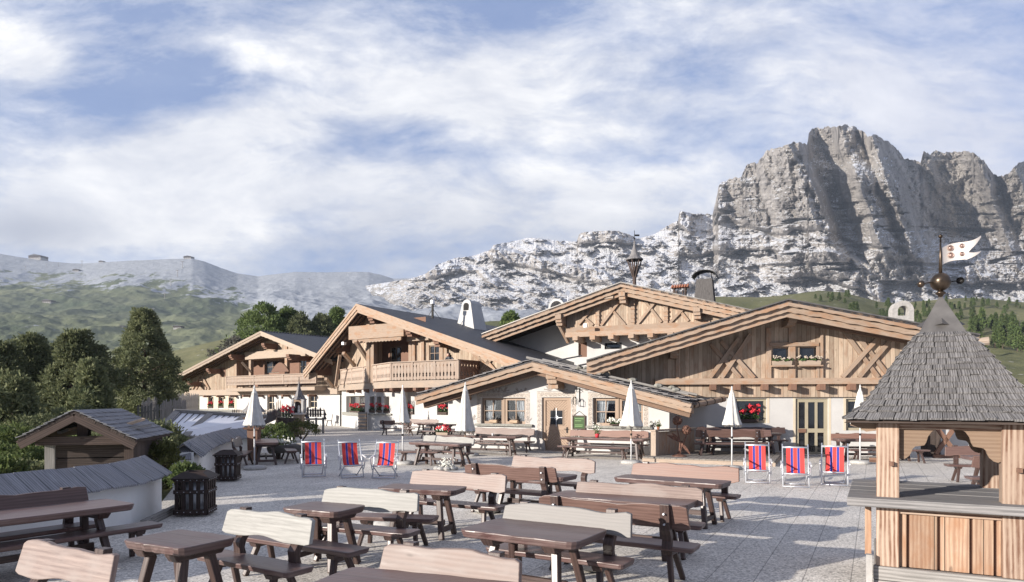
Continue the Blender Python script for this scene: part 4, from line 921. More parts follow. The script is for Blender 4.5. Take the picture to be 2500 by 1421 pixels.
# ================================================================= C : low white house with painted front
def house_c():
    PH=math.radians(26); fr=Fr((1.86,28.2),PH); o=fr(0,0,0)
    e=empty('guesthouse',(o.x,o.y,0),0,'low white guesthouse in the centre with a carved wooden door and birds painted on it','house')
    c=1.35; L=(*fr.px(1012,966,c),c); P=(*fr.px(1298,880,c),c); R=(*fr.px(1692,983,c),c)
    g=Gable(fr,L,P,R); rf=g.roof(e,9,th=.08,mat='slate_tile',depthR=9,rafters=False)
    g.verge(e,[(.03,.20,.0,.07,True),(.23,.17,.09,.08,False)],'pine_beam')
    m=MB()
    for E in (L,R):
        A=fr(E[0]*.97+P[0]*.03,E[1]-.42,.75); B=fr(P[0],P[1]-.42,.75)
        m.beam(A,B,.30,.26); 
    m.build('rafter','soffit_board',e)
    # slates in real, loose courses
    m=MB(); rs=random.Random(5)
    for E,s in ((L,-1),(R,1)):
        Ls=math.hypot(E[0]-P[0],E[1]-P[1]); ux=(E[0]-P[0])/Ls; uz=(E[1]-P[1])/Ls; n=int(Ls/.42)
        for i in range(n):
            d0=i*.42; cc=c+.07+rs.uniform(-.02,.03)
            while cc>(-2.5 if s<0 else -3.4):
                w=rs.uniform(.25,.5); lift=.035+rs.uniform(0,.04); l=.56
                dd0=d0-.02; dd1=d0+l+rs.uniform(-.03,.05)
                A=lambda d,c_,z: fr(P[0]+ux*d,P[1]+uz*d+z,c_)
                m.hexa([A(dd1,cc-w+.01,lift),A(dd1,cc,lift),A(dd0,cc,.012),A(dd0,cc-w+.01,.012),A(dd1,cc-w+.01,lift+.03),A(dd1,cc,lift+.03),A(dd0,cc,.04),A(dd0,cc-w+.01,.04)])
                cc-=w
    m.build('slates','shingle_wood',rf)
    # holding-down poles and stones
    m=MB(); stn=MB()
    for k,(cc,off) in enumerate(((.75,0),(-.9,.3))):
        A=fr(P[0]-.5,P[1]+.17,cc); B=fr(R[0]-.3,R[1]+.30,cc-.1); m.tube(A,B,.055,.045,7)
        for f in ((.35,.52,.68,.83,.93) if k==0 else (.3,.6,.85)):
            q=A.lerp(B,f)+Vector((0,0,.10)); stn=MB(); stn.sphere(q-Vector((0,0,.03)),.10+.05*rs.random(),6,sq=(1.3,.9,.65)); stn.build('roof_stone','stone_sill',rf)
    for q in (.15,.3): 
        A=fr(P[0]+q*6,P[1]-q*6*.25+.22,.9); m.tube(A,A+fr.a*.6+Vector((0,0,.25))-fr.n*1.2,.04,.03,6)
    m.build('roof_pole','grey_log',rf)
    aL=fr.px(1138,1000,0)[0]; aR=fr.px(1634,1000,0)[0]; T=lambda a:g.top(a)-.16
    wl=prect(fr,1174,1283,971,1034); dr=prect(fr,1323,1394,970,1105); wr=prect(fr,1447,1570,971,1039); dr=(dr[0],dr[1],.02,dr[3])
    outer=[(aL,-.3),(aR,-.3),(aR,T(aR)),(P[0],T(P[0])),(aL,T(aL))]
    wall_mesh(fr,outer,[wl,dr,wr],.28).build('front_wall','white_render',e)
    m=MB(); m.quad([fr(aL,-.3,0),fr(aL,T(aL),0),fr(aL,T(aL),-6),fr(aL,-.3,-6)]); m.quad([fr(aR,-.3,-.0),fr(aR,-.3,-1.6),fr(aR,T(aR),-1.6),fr(aR,T(aR),0)]); m.build('side_wall','white_render',e)
    # windows with curtains
    for w in (wl,wr):
        mid=(w[0]+w[1])/2; x0,x1=w[0],w[1]
        for j,(a,b) in enumerate(((x0,mid-.03),(mid+.03,x1))):
            cur=[(a+.1,a+.62*(b-a),1)] if j==0 else [(b-.62*(b-a),b-.1,-1)]
            window(e,fr,a,b,w[2],w[3],depth=.2,fw=.11,mw=.035,glass='glass_clear',curtain=cur)
        m=MB(); m.box(fr,mid-.028,mid+.028,w[2],w[3],-.2,-.12); m.build('mullion','window_wood',e)
        m=MB(); m.box(fr,w[0]-.25,w[1]+.35,w[2]-.1,w[2]-.005,-.2,.14); m.build('sill','stone_sill',e)
    # painted borders
    def border(r,wd,name='painted_border',bottom=True):
        m=MB(); a0,a1,b0,b1=r; q=.006
        m.box(fr,a0-wd,a1+wd,b1+.02,b1+wd,.0,q); m.box(fr,a0-wd,a0-.02,b0,b1+.019,.0,q); m.box(fr,a1+.02,a1+wd,b0,b1+.019,.0,q); 
        o=m.build(name,'mural_beige',e)
        m=MB(); rs=random.Random(3)
        # scrolls along the border
        def scroll(x,z,s):
            for i in range(9):
                t0=i*.75; t1=t0+.75; r0=s*(1-i/11)*.5; r1=s*(1-(i+1)/11)*.5
                m.beam(fr(x+math.cos(t0)*r0,z+math.sin(t0)*r0,.010),fr(x+math.cos(t1)*r1,z+math.sin(t1)*r1,.010),.018,.006,up=fr.n)
        z=b0+.1
        while z<b1: scroll(a0-wd*.5,z,wd*.8); scroll(a1+wd*.5,z,wd*.8); z+=wd*.9
        x=a0
        while x<a1: scroll(x,b1+wd*.5,wd*.8); x+=wd*.9
        m.beam(fr(a0-wd,b1+wd+.03,.01),fr(a1+wd,b1+wd+.03,.01),.02,.006,up=fr.n)
        m.build('scroll_painting','mural_ink',o)
    border(wl,.2); border(wr,.2); border(dr,.22,'painted_door_border')
    # door leaf
    d=MB(); a0,a1,b0,b1=dr; lx0,lx1=a0+.13,a1-.2; cz=-.16
    d.box(fr,a0,lx0,b0,b1,-.26,-.08,grain=2); d.box(fr,lx1,a1,b0,b1,-.26,-.08,grain=2); d.box(fr,lx0,lx1,b1-.13,b1,-.26,-.08)
    door=d.build('door','door_wood',e)
    d=MB(); mid=(lx0+lx1)/2; zt=b1-.13; n=13; gl=(mid-.27,mid+.27,b0+1.12,b0+1.70)
    d.box(fr,lx0,lx1,b0+.9,b0+1.05,cz,cz+.05); 
    def chev(z0,z1,up):
        st=.115; k=int((z1-z0)/st)+8
        for sgn in (-1,1):
            x0,x1=(lx0,mid) if sgn<0 else (mid,lx1); w=x1-x0
            for i in range(-6,k):
                za=z0+i*st; rise=w*.9
                zi,zo=(za+rise,za) if up else (za,za+rise)     # inner, outer heights
                p=[(x0,zo if sgn<0 else zi),(x1,zi if sgn<0 else zo)]
                poly=[(p[0][0],p[0][1]),(p[1][0],p[1][1]),(p[1][0],p[1][1]+st*.9),(p[0][0],p[0][1]+st*.9)]
                # clip to z0..z1
                def clip(poly,z,keep):
                    out=[]
                    for q in range(len(poly)):
                        A,B=poly[q],poly[(q+1)%len(poly)]; ia=(A[1]>=z)==keep or A[1]==z; ib=(B[1]>=z)==keep or B[1]==z
                        if ia: out.append(A)
                        if ia!=ib and A[1]!=B[1]: t=(z-A[1])/(B[1]-A[1]); out.append((A[0]+(B[0]-A[0])*t,z))
                    return out
                poly=clip(poly,z0,True); 
                if len(poly)>2: poly=clip(poly,z1,False)
                if len(poly)>2: d.prism(poly,fr,cz,cz+.035)
    chev(b0,b0+.9,True); chev(b0+1.05,zt,False)
    dl=d.build('door_panel','door_wood',door)
    d=MB(); d.box(fr,lx0,lx1,b0,zt,cz-.06,cz-.002); d.build('door_core','red_beam',door)
    d=MB(); d.box(fr,gl[0]-.05,gl[1]+.05,gl[2]-.05,gl[3]+.05,cz,cz+.055); d.build('window_frame','window_wood',door)
    d=MB(); d.box(fr,*gl,cz+.05,cz+.06); d.build('pane','glass_dark',door)
    d=MB()
    for s,t in (((gl[0],(gl[2]+gl[3])/2),(gl[1],(gl[2]+gl[3])/2)),((mid,gl[2]-.1),(mid,gl[3]+.1)),((mid-.1,(gl[2]+gl[3])/2),(mid,gl[2]+.38)),((mid,gl[2]+.38),(mid+.1,(gl[2]+gl[3])/2)),((mid+.1,(gl[2]+gl[3])/2),(mid,gl[2]+.2)),((mid,gl[2]+.2),(mid-.1,(gl[2]+gl[3])/2))): d.beam(fr(s[0],s[1],cz+.075),fr(t[0],t[1],cz+.075),.018,.018,up=fr.n)
    d.build('grille','aluminium',door)
    d=MB(); d.box(fr,lx1-.03,lx1+.03,b0+.78,b0+1.02,-.078,-.06); d.beam(fr(lx1+.06,b0+.94,-.04),fr(lx1-.12,b0+.94,-.04),.025,.025); d.build('handle','black_iron',door)
    m=MB(); m.box(fr,a0-.4,a1+.4,.0,.06,.0,.5); m.build('doorstep','grey_concrete',e)
    # ridge beam end, purlin ends
    a,b=fr.px(1340,912,.9); purlins(e,fr,[(a+.1,b+.1,.42,.7,-.3,.95)],'pine_beam')
    a,b=fr.px(1598,972,.8); purlins(e,fr,[(a+.2,b+.15,.36,.42,-.3,.85)],'pine_beam')
    a,b=fr.px(1110,965,.8); purlins(e,fr,[(a+.2,b+.15,.36,.36,-.3,.85)],'pine_beam')
    # painted birds and dentil line
    bm_=MB()
    def bird(u,v,s,fl=1):
        a,b=fr.px(u,v,0); s=s/61.0
        body=[(-.5,0),(-.2,-.25),(.2,-.28),(.5,-.05),(.62,.25),(.75,.22),(.62,.34),(.5,.32),(.35,.05),(.1,.02)]
        wing=[(.1,.05),(-.1,.5),(-.35,.75),(-.32,.45),(-.6,.55),(-.4,.2),(-.15,-.05)]
        tail=[(-.5,0),(-.85,.1),(-.8,-.05),(-.9,-.12),(-.4,-.12)]
        for k,pl in enumerate((body,wing,tail)): bm_.prism([(a+fl*x*s*14,b+z*s*14) for x,z in pl],fr,.002+k*.001,.008+k*.0015)
    for u,v,s,f in ((1183,953,1,1),(1195,953,1,-1),(1206,954,1,1),(1217,954,1,-1),(1232,953,1.2,-1),(1265,955,1,1),(1280,955,1,-1),(1341,950,1.25,1),(1374,951,1.25,-1),(1432,950,1.1,1),(1446,948,1.3,1),(1478,945,1.1,-1),(1490,945,1,1),(1500,948,1,-1),(1291,1024,1.0,1),(1155,1022,1.1,-1)): bird(u,v,s,f)
    bm_.build('bird_painting','mural_ink',e)
    m=MB(); 
    for i in range(42):
        a=aL+.1+(P[0]-aL-.3)*i/42; b=T(a)-.28; m.box(fr,a,a+.035,b-.09,b,.001,.006)
    A=fr(aL+.1,T(aL+.1)-.27,.006); B=fr(P[0]-.2,T(P[0]-.2)-.27,.006); m.beam(A,B,.02,.006,up=fr.n)
    m.build('dentil_painting','mural_ink',e)
    m=MB(); a,b=fr.px(1614,988,0); 
    for i in range(9): t=math.pi+math.pi*i/8; m.sphere(fr(a+.16*math.cos(t),b+.02+.2*math.sin(t),.004),.02,6,sq=(1,.3,1))
    m.build('dot_painting','mural_ink',e)
    # eave gutter on the right, running back
    p=W(1692,990,25.1); q=W(1768,974,26.3); m=MB(); m.tube(p,q,.11,.11,10); m.build('gutter','pine_beam',e)
    m=MB(); 
    for i in range(4): x=p.lerp(q,(i+.5)/4); m.tube(x-(q-p).normalized()*.02,x+(q-p).normalized()*.02,.118,.118,10)
    m.build('gutter_bracket','black_iron',e)
    m=MB(); f=fr; x0=fr.px(1302,1080,.02)[0]; m.prism([(x0-.02,0),(x0+.55,0),(x0+.5,.45),(x0+.3,.6),(x0+.1,.35)],fr,-.05,.02); m.build('base_stone','grey_concrete',e)
    return fr,e,wl,wr
# ================================================================= D : big right-hand lodge
def lodge_d():
    PH=math.radians(8); fr=Fr((11.6,26.5),PH); o=fr(0,0,0)
    e=empty('lodge',(o.x,o.y,0),0,'large lodge on the right with wide boarded gable over a white ground floor','lodge')
    c=1.7; L=(*fr.px(1432,880,c),c); P=(*fr.px(1925,731,c),c); R0=fr.px(2250,791,c); k=(P[1]-R0[1])/(R0[0]-P[0]); ar=fr.px(2392,800,c)[0]; R=(ar,P[1]-(ar-P[0])*k,c)
    g=Gable(fr,L,P,R); g.roof(e,14,th=.10); 
    g.verge(e,[(-.03,.05,-.05,.1,False)],'lead_sheet',name='flashing'); g.verge(e,[(.021,.20,.0,.08,True),(.222,.20,.14,.1,True),(.423,.19,.26,.1,False)],'pine_beam')
    T=lambda a:g.top(a)-.3; fl=fr.px(1950,938,0)[1]; aL=fr.px(1450,900,0)[0]; aR=fr.px(2420,900,0)[0]; aC=fr.px(1690,1000,0)[0]
    wins=[prect(fr,1886,1928,848,880),prect(fr,1952,1998,847,879)]
    wall_mesh(fr,[(aL,fl-.5),(aR,fl-.5),(aR,T(aR)),(P[0],T(P[0])),(aL,T(aL))],wins,.16,.0,grain_a=False).build('gable_wall','pine_board',e)
    for w in wins: window(e,fr,*w,depth=.1,cols=1,rows=1,fw=.035)
    # white ground floor
    wl=prect(fr,1793,1872,973,1033,-.12); dr=prect(fr,1943,2022,973,1114,-.12); wr=prect(fr,2066,2136,974,1051,-.12); dr=(dr[0],dr[1],.03,dr[3])
    aW=aC-.6
    wall_mesh(fr,[(aW,-.3),(aR,-.3),(aR,fl),(aW,fl)],[wl,dr,wr],.2,-.12).build('ground_floor_wall','white_render',e)
    m=MB(); m.quad([fr(aR,-.3,-.12),fr(aR,-.3,-12),fr(aR,T(aR),-12),fr(aR,T(aR),-.12)]); m.build('side_wall','white_render',e)
    window(e,fr,*wl,depth=.14,c=-.12,cols=1,rows=1,fw=.1,fmat='frame_olive'); window(e,fr,*wr,depth=.14,c=-.12,cols=1,rows=1,fw=.1,fmat='frame_olive')
    # glazed double door: 3 x 2 panes
    a0,a1,b0,b1=dr; m=MB(); c0,c1=-.26,-.18
    xs=[(1950,1966),(1973,1990),(1996,2012)]; ys=[(982,1046),(1056,1103)]; X=[prect(fr,u0,u1,980,990,c1)[:2] for u0,u1 in xs]; Z=[prect(fr,1950,1960,v0,v1,c1)[2:] for v0,v1 in ys]
    d=wall_mesh(fr,[(a0,b0),(a1,b0),(a1,b1),(a0,b1)],[(x[0],x[1],z[0],z[1]) for x in X for z in Z],.06,c1,grain_a=False); dd=d.build('door','frame_olive',e)
    for x in X:
        for z in Z: q=MB(); q.box(fr,x[0],x[1],z[0],z[1],c1-.07,c1-.05); q.build('pane','glass_dark',dd)
    q=MB(); x=prect(fr,1949,1968,1047,1056,c1); q.box(fr,*x,c1,c1+.03); q.build('push_plate','red_beam',dd)
    # painted surrounds with little pediments
    for r in (wl,dr,wr):
        m=MB(); w=.10; m.box(fr,r[0]-w,r[0]-.01,r[2],r[3]+w,-.12,-.112); m.box(fr,r[1]+.01,r[1]+w,r[2],r[3]+w,-.12,-.112); m.box(fr,r[0]-.009,r[1]+.009,r[3]+.01,r[3]+w,-.12,-.112)
        mid=(r[0]+r[1])/2; m.prism([(mid-.28,r[3]+w+.001),(mid+.28,r[3]+w+.001),(mid+.09,r[3]+w+.12),(mid,r[3]+w+.26),(mid-.09,r[3]+w+.12)],fr,-.12,-.112)
        m.build('painted_surround','frame_pale',e)
    m=MB(); m.box(fr,a0-.1,a1+.4,.0,.05,-.12,.4); m.build('doorstep','grey_concrete',e)
    # sill beam and bracket beams below it
    m=MB(); z1=fr.px(1900,923,.22)[1]; z0=fr.px(1900,938,.22)[1]; a=fr.px(1600,930,.22)[0]; m.box(fr,a,aR,z0,z1,-.1,.22); m.build('sill_beam','pine_beam',e)
    for u in (1742,1801,1869,1938,2008.5,2083,2165,2250):
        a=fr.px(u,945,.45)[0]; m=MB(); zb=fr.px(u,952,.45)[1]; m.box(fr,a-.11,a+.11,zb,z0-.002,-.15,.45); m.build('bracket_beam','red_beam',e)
    # posts
    for u0,u1,vt in ((1650,1658,850),(1871,1883,800),(1926,1942,775),(2003,2010,790),(1994,2001,845)):
        A=fr.px(u0,925,.08); B=fr.px(u1,vt,.08); m=MB(); m.box(fr,A[0],B[0],z1,min(T(A[0]),B[1]) if vt<840 else B[1],.0,.09,grain=2); m.build('post','pine_beam',e)
    m=MB(); pbox(m,fr,1880,2000,835,846,.0,.12); m.build('lintel','pine_beam',e)
    sc=lambda l:[((x0/2.961+1480,y0/2.961+700),(x1/2.961+1480,y1/2.961+700)) for x0,y0,x1,y1 in l]
    lattice(e,fr,sc([(755,415,965,660),(958,370,745,660),(828,395,1065,660),(1040,345,830,660)]),.0,.15,.10)
    lattice(e,fr,sc([(1712,320,1960,655),(1960,370,1700,655),(1800,340,2045,655),(2050,385,1820,655)]),.0,.15,.10)
    its=[]
    for u,v in ((1647,868),(1935,788)):
        a,b=fr.px(u,v,1.0); its.append((a,min(g.top(a)-.32,b+.2),.3,.28,-.2,1.1))
    purlins(e,fr,its,'pine_beam')
    m=MB()
    for E in (L,R): m.beam(fr(E[0]*.96+P[0]*.04,line_at(P,E,E[0]*.96+P[0]*.04)-.5,.55),fr(P[0],P[1]-.5,.55),.24,.2)
    m.build('rafter','soffit_board',e)
    # arched vent chimney on the far slope
    cc=W(2200,760,36); m=MB(); ro,ri=.52,.26; f2=Fr((cc.x,cc.y),math.radians(10)); n=14
    def ar_(r,b): return [(-r,-.75*b)]+[(-r*math.cos(math.pi*i/n),r*math.sin(math.pi*i/n)) for i in range(n+1)]+[(r,-.75*b)]
    O=ar_(ro,1.3);I=ar_(ri,.35)
    F_=lambda a,b,c_:f2(a,cc.z+b,c_)
    for cs in (.3,-.3):
        for i in range(len(O)-1):
            q=[F_(*O[i],cs),F_(*I[i],cs),F_(*I[i+1],cs),F_(*O[i+1],cs)]; m.quad(q if cs>0 else q[::-1])
        q=[F_(*O[0],cs),F_(*O[-1],cs),F_(*I[-1],cs),F_(*I[0],cs)]; m.quad(q)
    for S,s in ((O,1),(I,-1)):
        for i in range(len(S)-1): m.quad([F_(*S[i],.3),F_(*S[i+1],.3),F_(*S[i+1],-.3),F_(*S[i],-.3)])
    m.quad([F_(*I[0],.3),F_(*I[-1],.3),F_(*I[-1],-.3),F_(*I[0],-.3)])
    m.box(lambda a,b,c_:F_(a,b,c_),-.62,.62,-1.2,-.65,-.35,.35)
    m.build('chimney','grey_concrete',e)
    # gutter outlet at the right corner
    m=MB(); m.tube(fr(R[0]-.2,R[1]-.25,1.5),fr(R[0]+.3,R[1]-.22,1.7),.12,.15,10); m.build('gutter_end','pale_beam',e)
    for k,w in enumerate(wins):
        p=fr((w[0]+w[1])/2,w[2]-.20,.14); flower_box(tuple(p),PH,(w[1]-w[0])+.08,['pale flowers in the left upper box of the lodge gable','pale flowers in the right upper box of the lodge gable'][k],'upper flower boxes of the lodge',box='pale_beam',col='flower_pale',seed=30+k,bl=8,fh=.15,bh=.17)
        m=MB(); m.box(fr,w[0]-.08,w[1]+.1,w[2]-.26,w[2]-.205,.0,.3); m.build('sill','pine_beam',e)
    p=fr(wl[0]*.45+wl[1]*.55-.15,wl[2]+.03,-.10); flower_box(tuple(p),PH,.75,'bushy red geraniums on the sill of the big lodge window','large window geraniums',seed=40,bl=18,fh=.55,bh=.13)
    p=fr(wr[0]*.25+wr[1]*.75,wr[2]+.03,-.10); flower_box(tuple(p),PH,.3,'small pale plant on the sill beside the shingled kiosk','sill plant',col='flower_white',seed=41,bl=30,fh=.3,bh=.08)
    # right annexe seen through the kiosk: dark porch with crossed braces
    pf=fr; x=MB(); a=fr.px(2196,1050,.5)[0]; b=fr.px(2248,1050,.5)[0]; x.box(fr,a,b,-.05,.95,-.3,.5); x.build('pier','white_render',e)
    dk=MB(); d0=fr.px(2249,1050,.2)[0]; d1=fr.px(2300,1050,.2)[0]; dk.box(fr,d0,d1,0,2.4,-.3,.1); dk.build('dark_doors','dark_old_wood',e)
    br=MB()
    for p,q in (((2288,1045),(2335,1108)),((2330,1045),(2285,1108))): A=fr.px(*p,.6);B=fr.px(*q,.6); br.beam(fr(A[0],A[1],.6),fr(B[0],B[1],.6),.14,.1,up=fr.n)
    A=fr.px(2280,1110,.6);B=fr.px(2345,1110,.6); br.box(fr,A[0],B[0],A[1]-.12,A[1],.5,.6); br.build('cross_brace','red_beam',e)
    return fr,e
# ================================================================= E : upper building between
def house_e():
    PH=math.radians(25); P0=W(1515.6,689,44); fr=Fr((P0.x+math.sin(PH)*1.8,P0.y+math.cos(PH)*1.8),PH); o=fr(0,0,0)
    e=empty('mountain_inn',(o.x,o.y,0),0,'tall white inn behind the others with a boarded gable of crossed beams','inn')
    c=1.8; L=(*fr.px(1176,815,c),c); P=(*fr.px(1515.6,689,c),c); R0=fr.px(1832,756,c); k=(P[1]-R0[1])/(R0[0]-P[0]); R=(R0[0]+2,R0[1]-2*k,c)
    g=Gable(fr,L,P,R); g.roof(e,16); g.verge(e,[(-.03,.06,-.05,.1,False)],'lead_sheet',name='flashing'); g.verge(e,[(.031,.26,.0,.1,True),(.292,.26,.2,.1,True),(.553,.24,.4,.1,False)],'pine_beam')
    T=lambda a:g.top(a)-.35
    fl=fr.px(1550,806,.6)[1]; aL=fr.px(1384,780,.6)[0]; aR=fr.px(1735,780,.6)[0]; aR2=fr.px(1850,780,0)[0]
    wall_mesh(fr,[(aL,fl),(aR2,fl),(aR2,T(aR2)),(P[0],T(P[0])),(aL,T(aL))],[],.2,.6,grain_a=False).build('gable_wall','pine_board',e)
    m=MB(); m.quad([fr(aL,fl,.6),fr(aL,T(aL),.6),fr(aL,T(aL),-2),fr(aL,fl,-2)]); m.quad([fr(aL,fl,.6),fr(aR2,fl,.6),fr(aR2,fl,-1),fr(aL,fl,-1)]); m.build('bay_side','soffit_board',e)
    # white walls: left part set back, right part forward
    a0=fr.px(1220,830,-1.5)[0]; a1=fr.px(1402,830,0)[0]; sh=prect(fr,1412,1433,835,872); wn=prect(fr,1476,1518,836,853)
    wall_mesh(fr,[(a1,0),(aR2,0),(aR2,fl),(a1,fl)],[sh,wn],.2,0).build('front_wall','white_render',e)
    window(e,fr,*sh,depth=.15,cols=1,rows=1,fw=.08,fmat='red_beam',glass='red_beam'); window(e,fr,*wn,depth=.15,cols=1,rows=1,fw=.12,fmat='black_iron')
    m=MB(); m.quad([fr(a0,0,-1.5),fr(a1,0,-1.5),fr(a1,T(a1)-.1,-1.5),fr(a0,T(a0)-.1,-1.5)]); m.quad([fr(a1,0,-1.5),fr(a1,0,0),fr(a1,T(a1),0),fr(a1,T(a1),-1.5)]); m.build('side_wall','white_render',e)
    m=MB(); m.box(fr,aL,aR,fl-.32,fl,.3,.95); m.build('sill_beam','pine_beam',e)
    m=MB(); m.box(fr,aL,aR,fl,fl+.35,.601,.8); m.build('upper_rail','pine_beam',e)
    for u in (1405,1447,1492,1541,1588,1637,1684):
        a=fr.px(u,806,1.5)[0]; m=MB(); m.box(fr,a-.16,a+.16,fl-.32-.36,fl-.322,-.05,1.35); m.box(fr,a-.18,a+.18,fl-.6,fl-.33,1.351,1.6); m.build('joist','pine_beam',e)
    sc=lambda l:[((x0/3.571+1160,y0/3.571+560),(x1/3.571+1160,y1/3.571+560)) for x0,y0,x1,y1 in l]
    lattice(e,fr,sc([(900,720,1030,835),(1040,670,905,830),(1150,650,1310,835),(1260,630,1100,840),(1445,580,1625,810),(1590,610,1415,830),(1740,650,1860,800),(1840,670,1700,815)]),.62,.17,.09)
    for u in (1459,1545,1626):
        a=fr.px(u,760,.7)[0]; m=MB(); m.box(fr,a-.12,a+.12,fl+.35,T(a)-.3,.602,.75,grain=2); 
        for i in range(7): z=fl+.5+i*.28; m.box(fr,a-.15,a+.15,z,z+.1,.751,.79)
        m.build('carved_post','pine_beam',e)
    its=[]
    for u,v in ((1515,715),(1360,770),(1697,753)):
        a,b=fr.px(u,v,1.5); its.append((a+.1,min(b+.3,g.top(a)-.5),.42,.75,-.5,1.6))
    purlins(e,fr,its,'pine_beam')
    m=MB(); A=fr.px(1366,790,1.0);B=fr.px(1385,835,.2); m.beam(fr(A[0],A[1],1.2),fr(B[0],B[1],.0),.2,.22); m.build('brace','pine_beam',e)
    m=MB(); A=fr.px(1450,731,1.2);B=fr.px(1500,731,1.2); m.box(fr,A[0],B[0],A[1]-.05,A[1]+.1,.7,1.5); m.build('awning_cassette','pale_beam',e)
    m=MB(); a,b=fr.px(1428,795,1.7); m.box(fr,a-.1,a+.12,b-.1,b+.12,1.5,1.7); m.build('floodlight','aluminium',e)
    # bell turret on the ridge
    b=W(1549,712,48); m=MB(); m.tube(b-Vector((0,0,1)),b+Vector((0,0,1.75)),.15,.12,8); 
    zt=b.z+3.55
    for i in range(6):
        t=i*math.pi/3; m.tube(b+Vector((math.cos(t)*.1,math.sin(t)*.1,1.0)),b+Vector((math.cos(t)*.5,math.sin(t)*.5,2.22)),.05,.05,5)
    m.tube(b+Vector((0,0,1.7)),b+Vector((0,0,2.3)),.05)
    tu=m.build('bell_turret','dark_beam',e)
    m=MB(); m.lathe([(.58,2.20),(.62,2.22),(.62,2.27),(.38,2.47),(.25,2.72),(.14,3.02),(.06,3.35),(.02,3.6),(.0,3.65)],b-Vector((0,0,0)),14); m.build('turret_roof','shingle_wood',tu)
    m=MB(); m.tube(b+Vector((0,0,3.5)),b+Vector((0,0,4.3)),.02); m.sphere(b+Vector((0,0,3.75)),.06,8); m.box(XYZ,b.x+.02,b.x+.35,b.y-.01,b.y+.01,b.z+3.9,b.z+4.02); m.build('vane','black_iron',tu)
    # small roofed vent
    b=W(1660,716,46); f=Fr((b.x,b.y),PH); m=MB(); 
    for x in (-.38,.38):
        for cc in (-.2,.2): m.box(f,x-.04,x+.04,b.z-.5,b.z+.35,cc-.04,cc+.04,grain=2)
    for x in (-.2,.2): m.box(f,x-.03,x+.03,b.z-.5,b.z+.2,-.1,.1,grain=2)
    v=m.build('roof_vent','dark_beam',e); m=MB()
    for i in range(7): x=-.55+i*.17; m.hexa([f(x,b.z+.35,.35),f(x+.1,b.z+.35,.35),f(x+.1,b.z+.35,-.35),f(x,b.z+.35,-.35),f(x+.02,b.z+.6,.02),f(x+.12,b.z+.6,.02),f(x+.12,b.z+.6,-.02),f(x+.02,b.z+.6,-.02)])
    m.build('vent_roof','terracotta',v)
    # shingled chimney with curved cap
    b=W(1722,728,44); f=Fr((b.x,b.y),PH); m=MB(); h=1.15; rs=random.Random(3)
    m.hexa([f(-.62,b.z-.6,.5),f(.62,b.z-.6,.5),f(.62,b.z-.6,-.5),f(-.62,b.z-.6,-.5),f(-.46,b.z+h,.4),f(.46,b.z+h,.4),f(.46,b.z+h,-.4),f(-.46,b.z+h,-.4)])
    ch=m.build('chimney','dark_old_wood',e); m=MB()
    for j in range(9):
        z=b.z-.5+j*.18; w=.63-.17*(z-b.z+.5)/1.75; x=-w
        while x<w-.02:
            ww=rs.uniform(.09,.16); ww=min(ww,w-x); m.box(f,x,x+ww-.006,z,z+.24,.515-.1*(z-b.z+.5)/1.75,.545-.1*(z-b.z+.5)/1.75,grain=2); x+=ww
    m.build('chimney_shingles','dark_shingle',ch)
    m=MB(); n=12; pts=[(-.75*math.cos(math.pi*i/n),.45*math.sin(math.pi*i/n)+h+.12) for i in range(n+1)]
    for i in range(n): 
        p,q=pts[i],pts[i+1]; m.hexa([f(p[0],b.z+p[1],.5),f(q[0],b.z+q[1],.5),f(q[0],b.z+q[1],-.5),f(p[0],b.z+p[1],-.5),f(p[0]*1.03,b.z+p[1]+.04,.5),f(q[0]*1.03,b.z+q[1]+.04,.5),f(q[0]*1.03,b.z+q[1]+.04,-.5),f(p[0]*1.03,b.z+p[1]+.04,-.5)])
    for x in (-.4,.4): m.tube(f(x,b.z+h,0),f(x,b.z+h+.5,0),.03)
    m.build('chimney_cap','black_iron',ch)
    # round arch vent and satellite panel behind the left slope
    b=W(1363,745,50); f=Fr((b.x,b.y),PH); m=MB(); n=12
    for i in range(n):
        t0=math.pi*i/n;t1=math.pi*(i+1)/n; A=lambda r,t,c_:f(r*math.cos(t),b.z-.2+r*math.sin(t),c_)
        m.quad([A(.62,t0,.4),A(.62,t1,.4),A(.46,t1,.4),A(.46,t0,.4)]); m.quad([A(.62,t0,.4),A(.62,t0,-.8),A(.62,t1,-.8),A(.62,t1,.4)]); m.quad([A(.46,t0,.4),A(.46,t1,.4),A(.46,t1,-.8),A(.46,t0,-.8)])
    m.box(f,-.64,.64,b.z-1.2,b.z-.2,-.8,.4); m.build('arched_chimney','white_render',e)
    b=W(1386,715,48); m=MB(); m.prism([(-.2,0),(0,-.2),(.2,0),(0,.2)],lambda a,z,c_:Vector((b.x+a,b.y-c_,b.z+z)),0,.04); m.tube(b-Vector((0,0,.9)),b,.02); m.build('antenna','aluminium',e)
    return fr,e
FA,EA=chalet_a(); FB,EB,KB,KRB=chalet_b(); FC,EC,WLc,WRc=house_c(); FD,ED=lodge_d(); FE,EE=house_e()
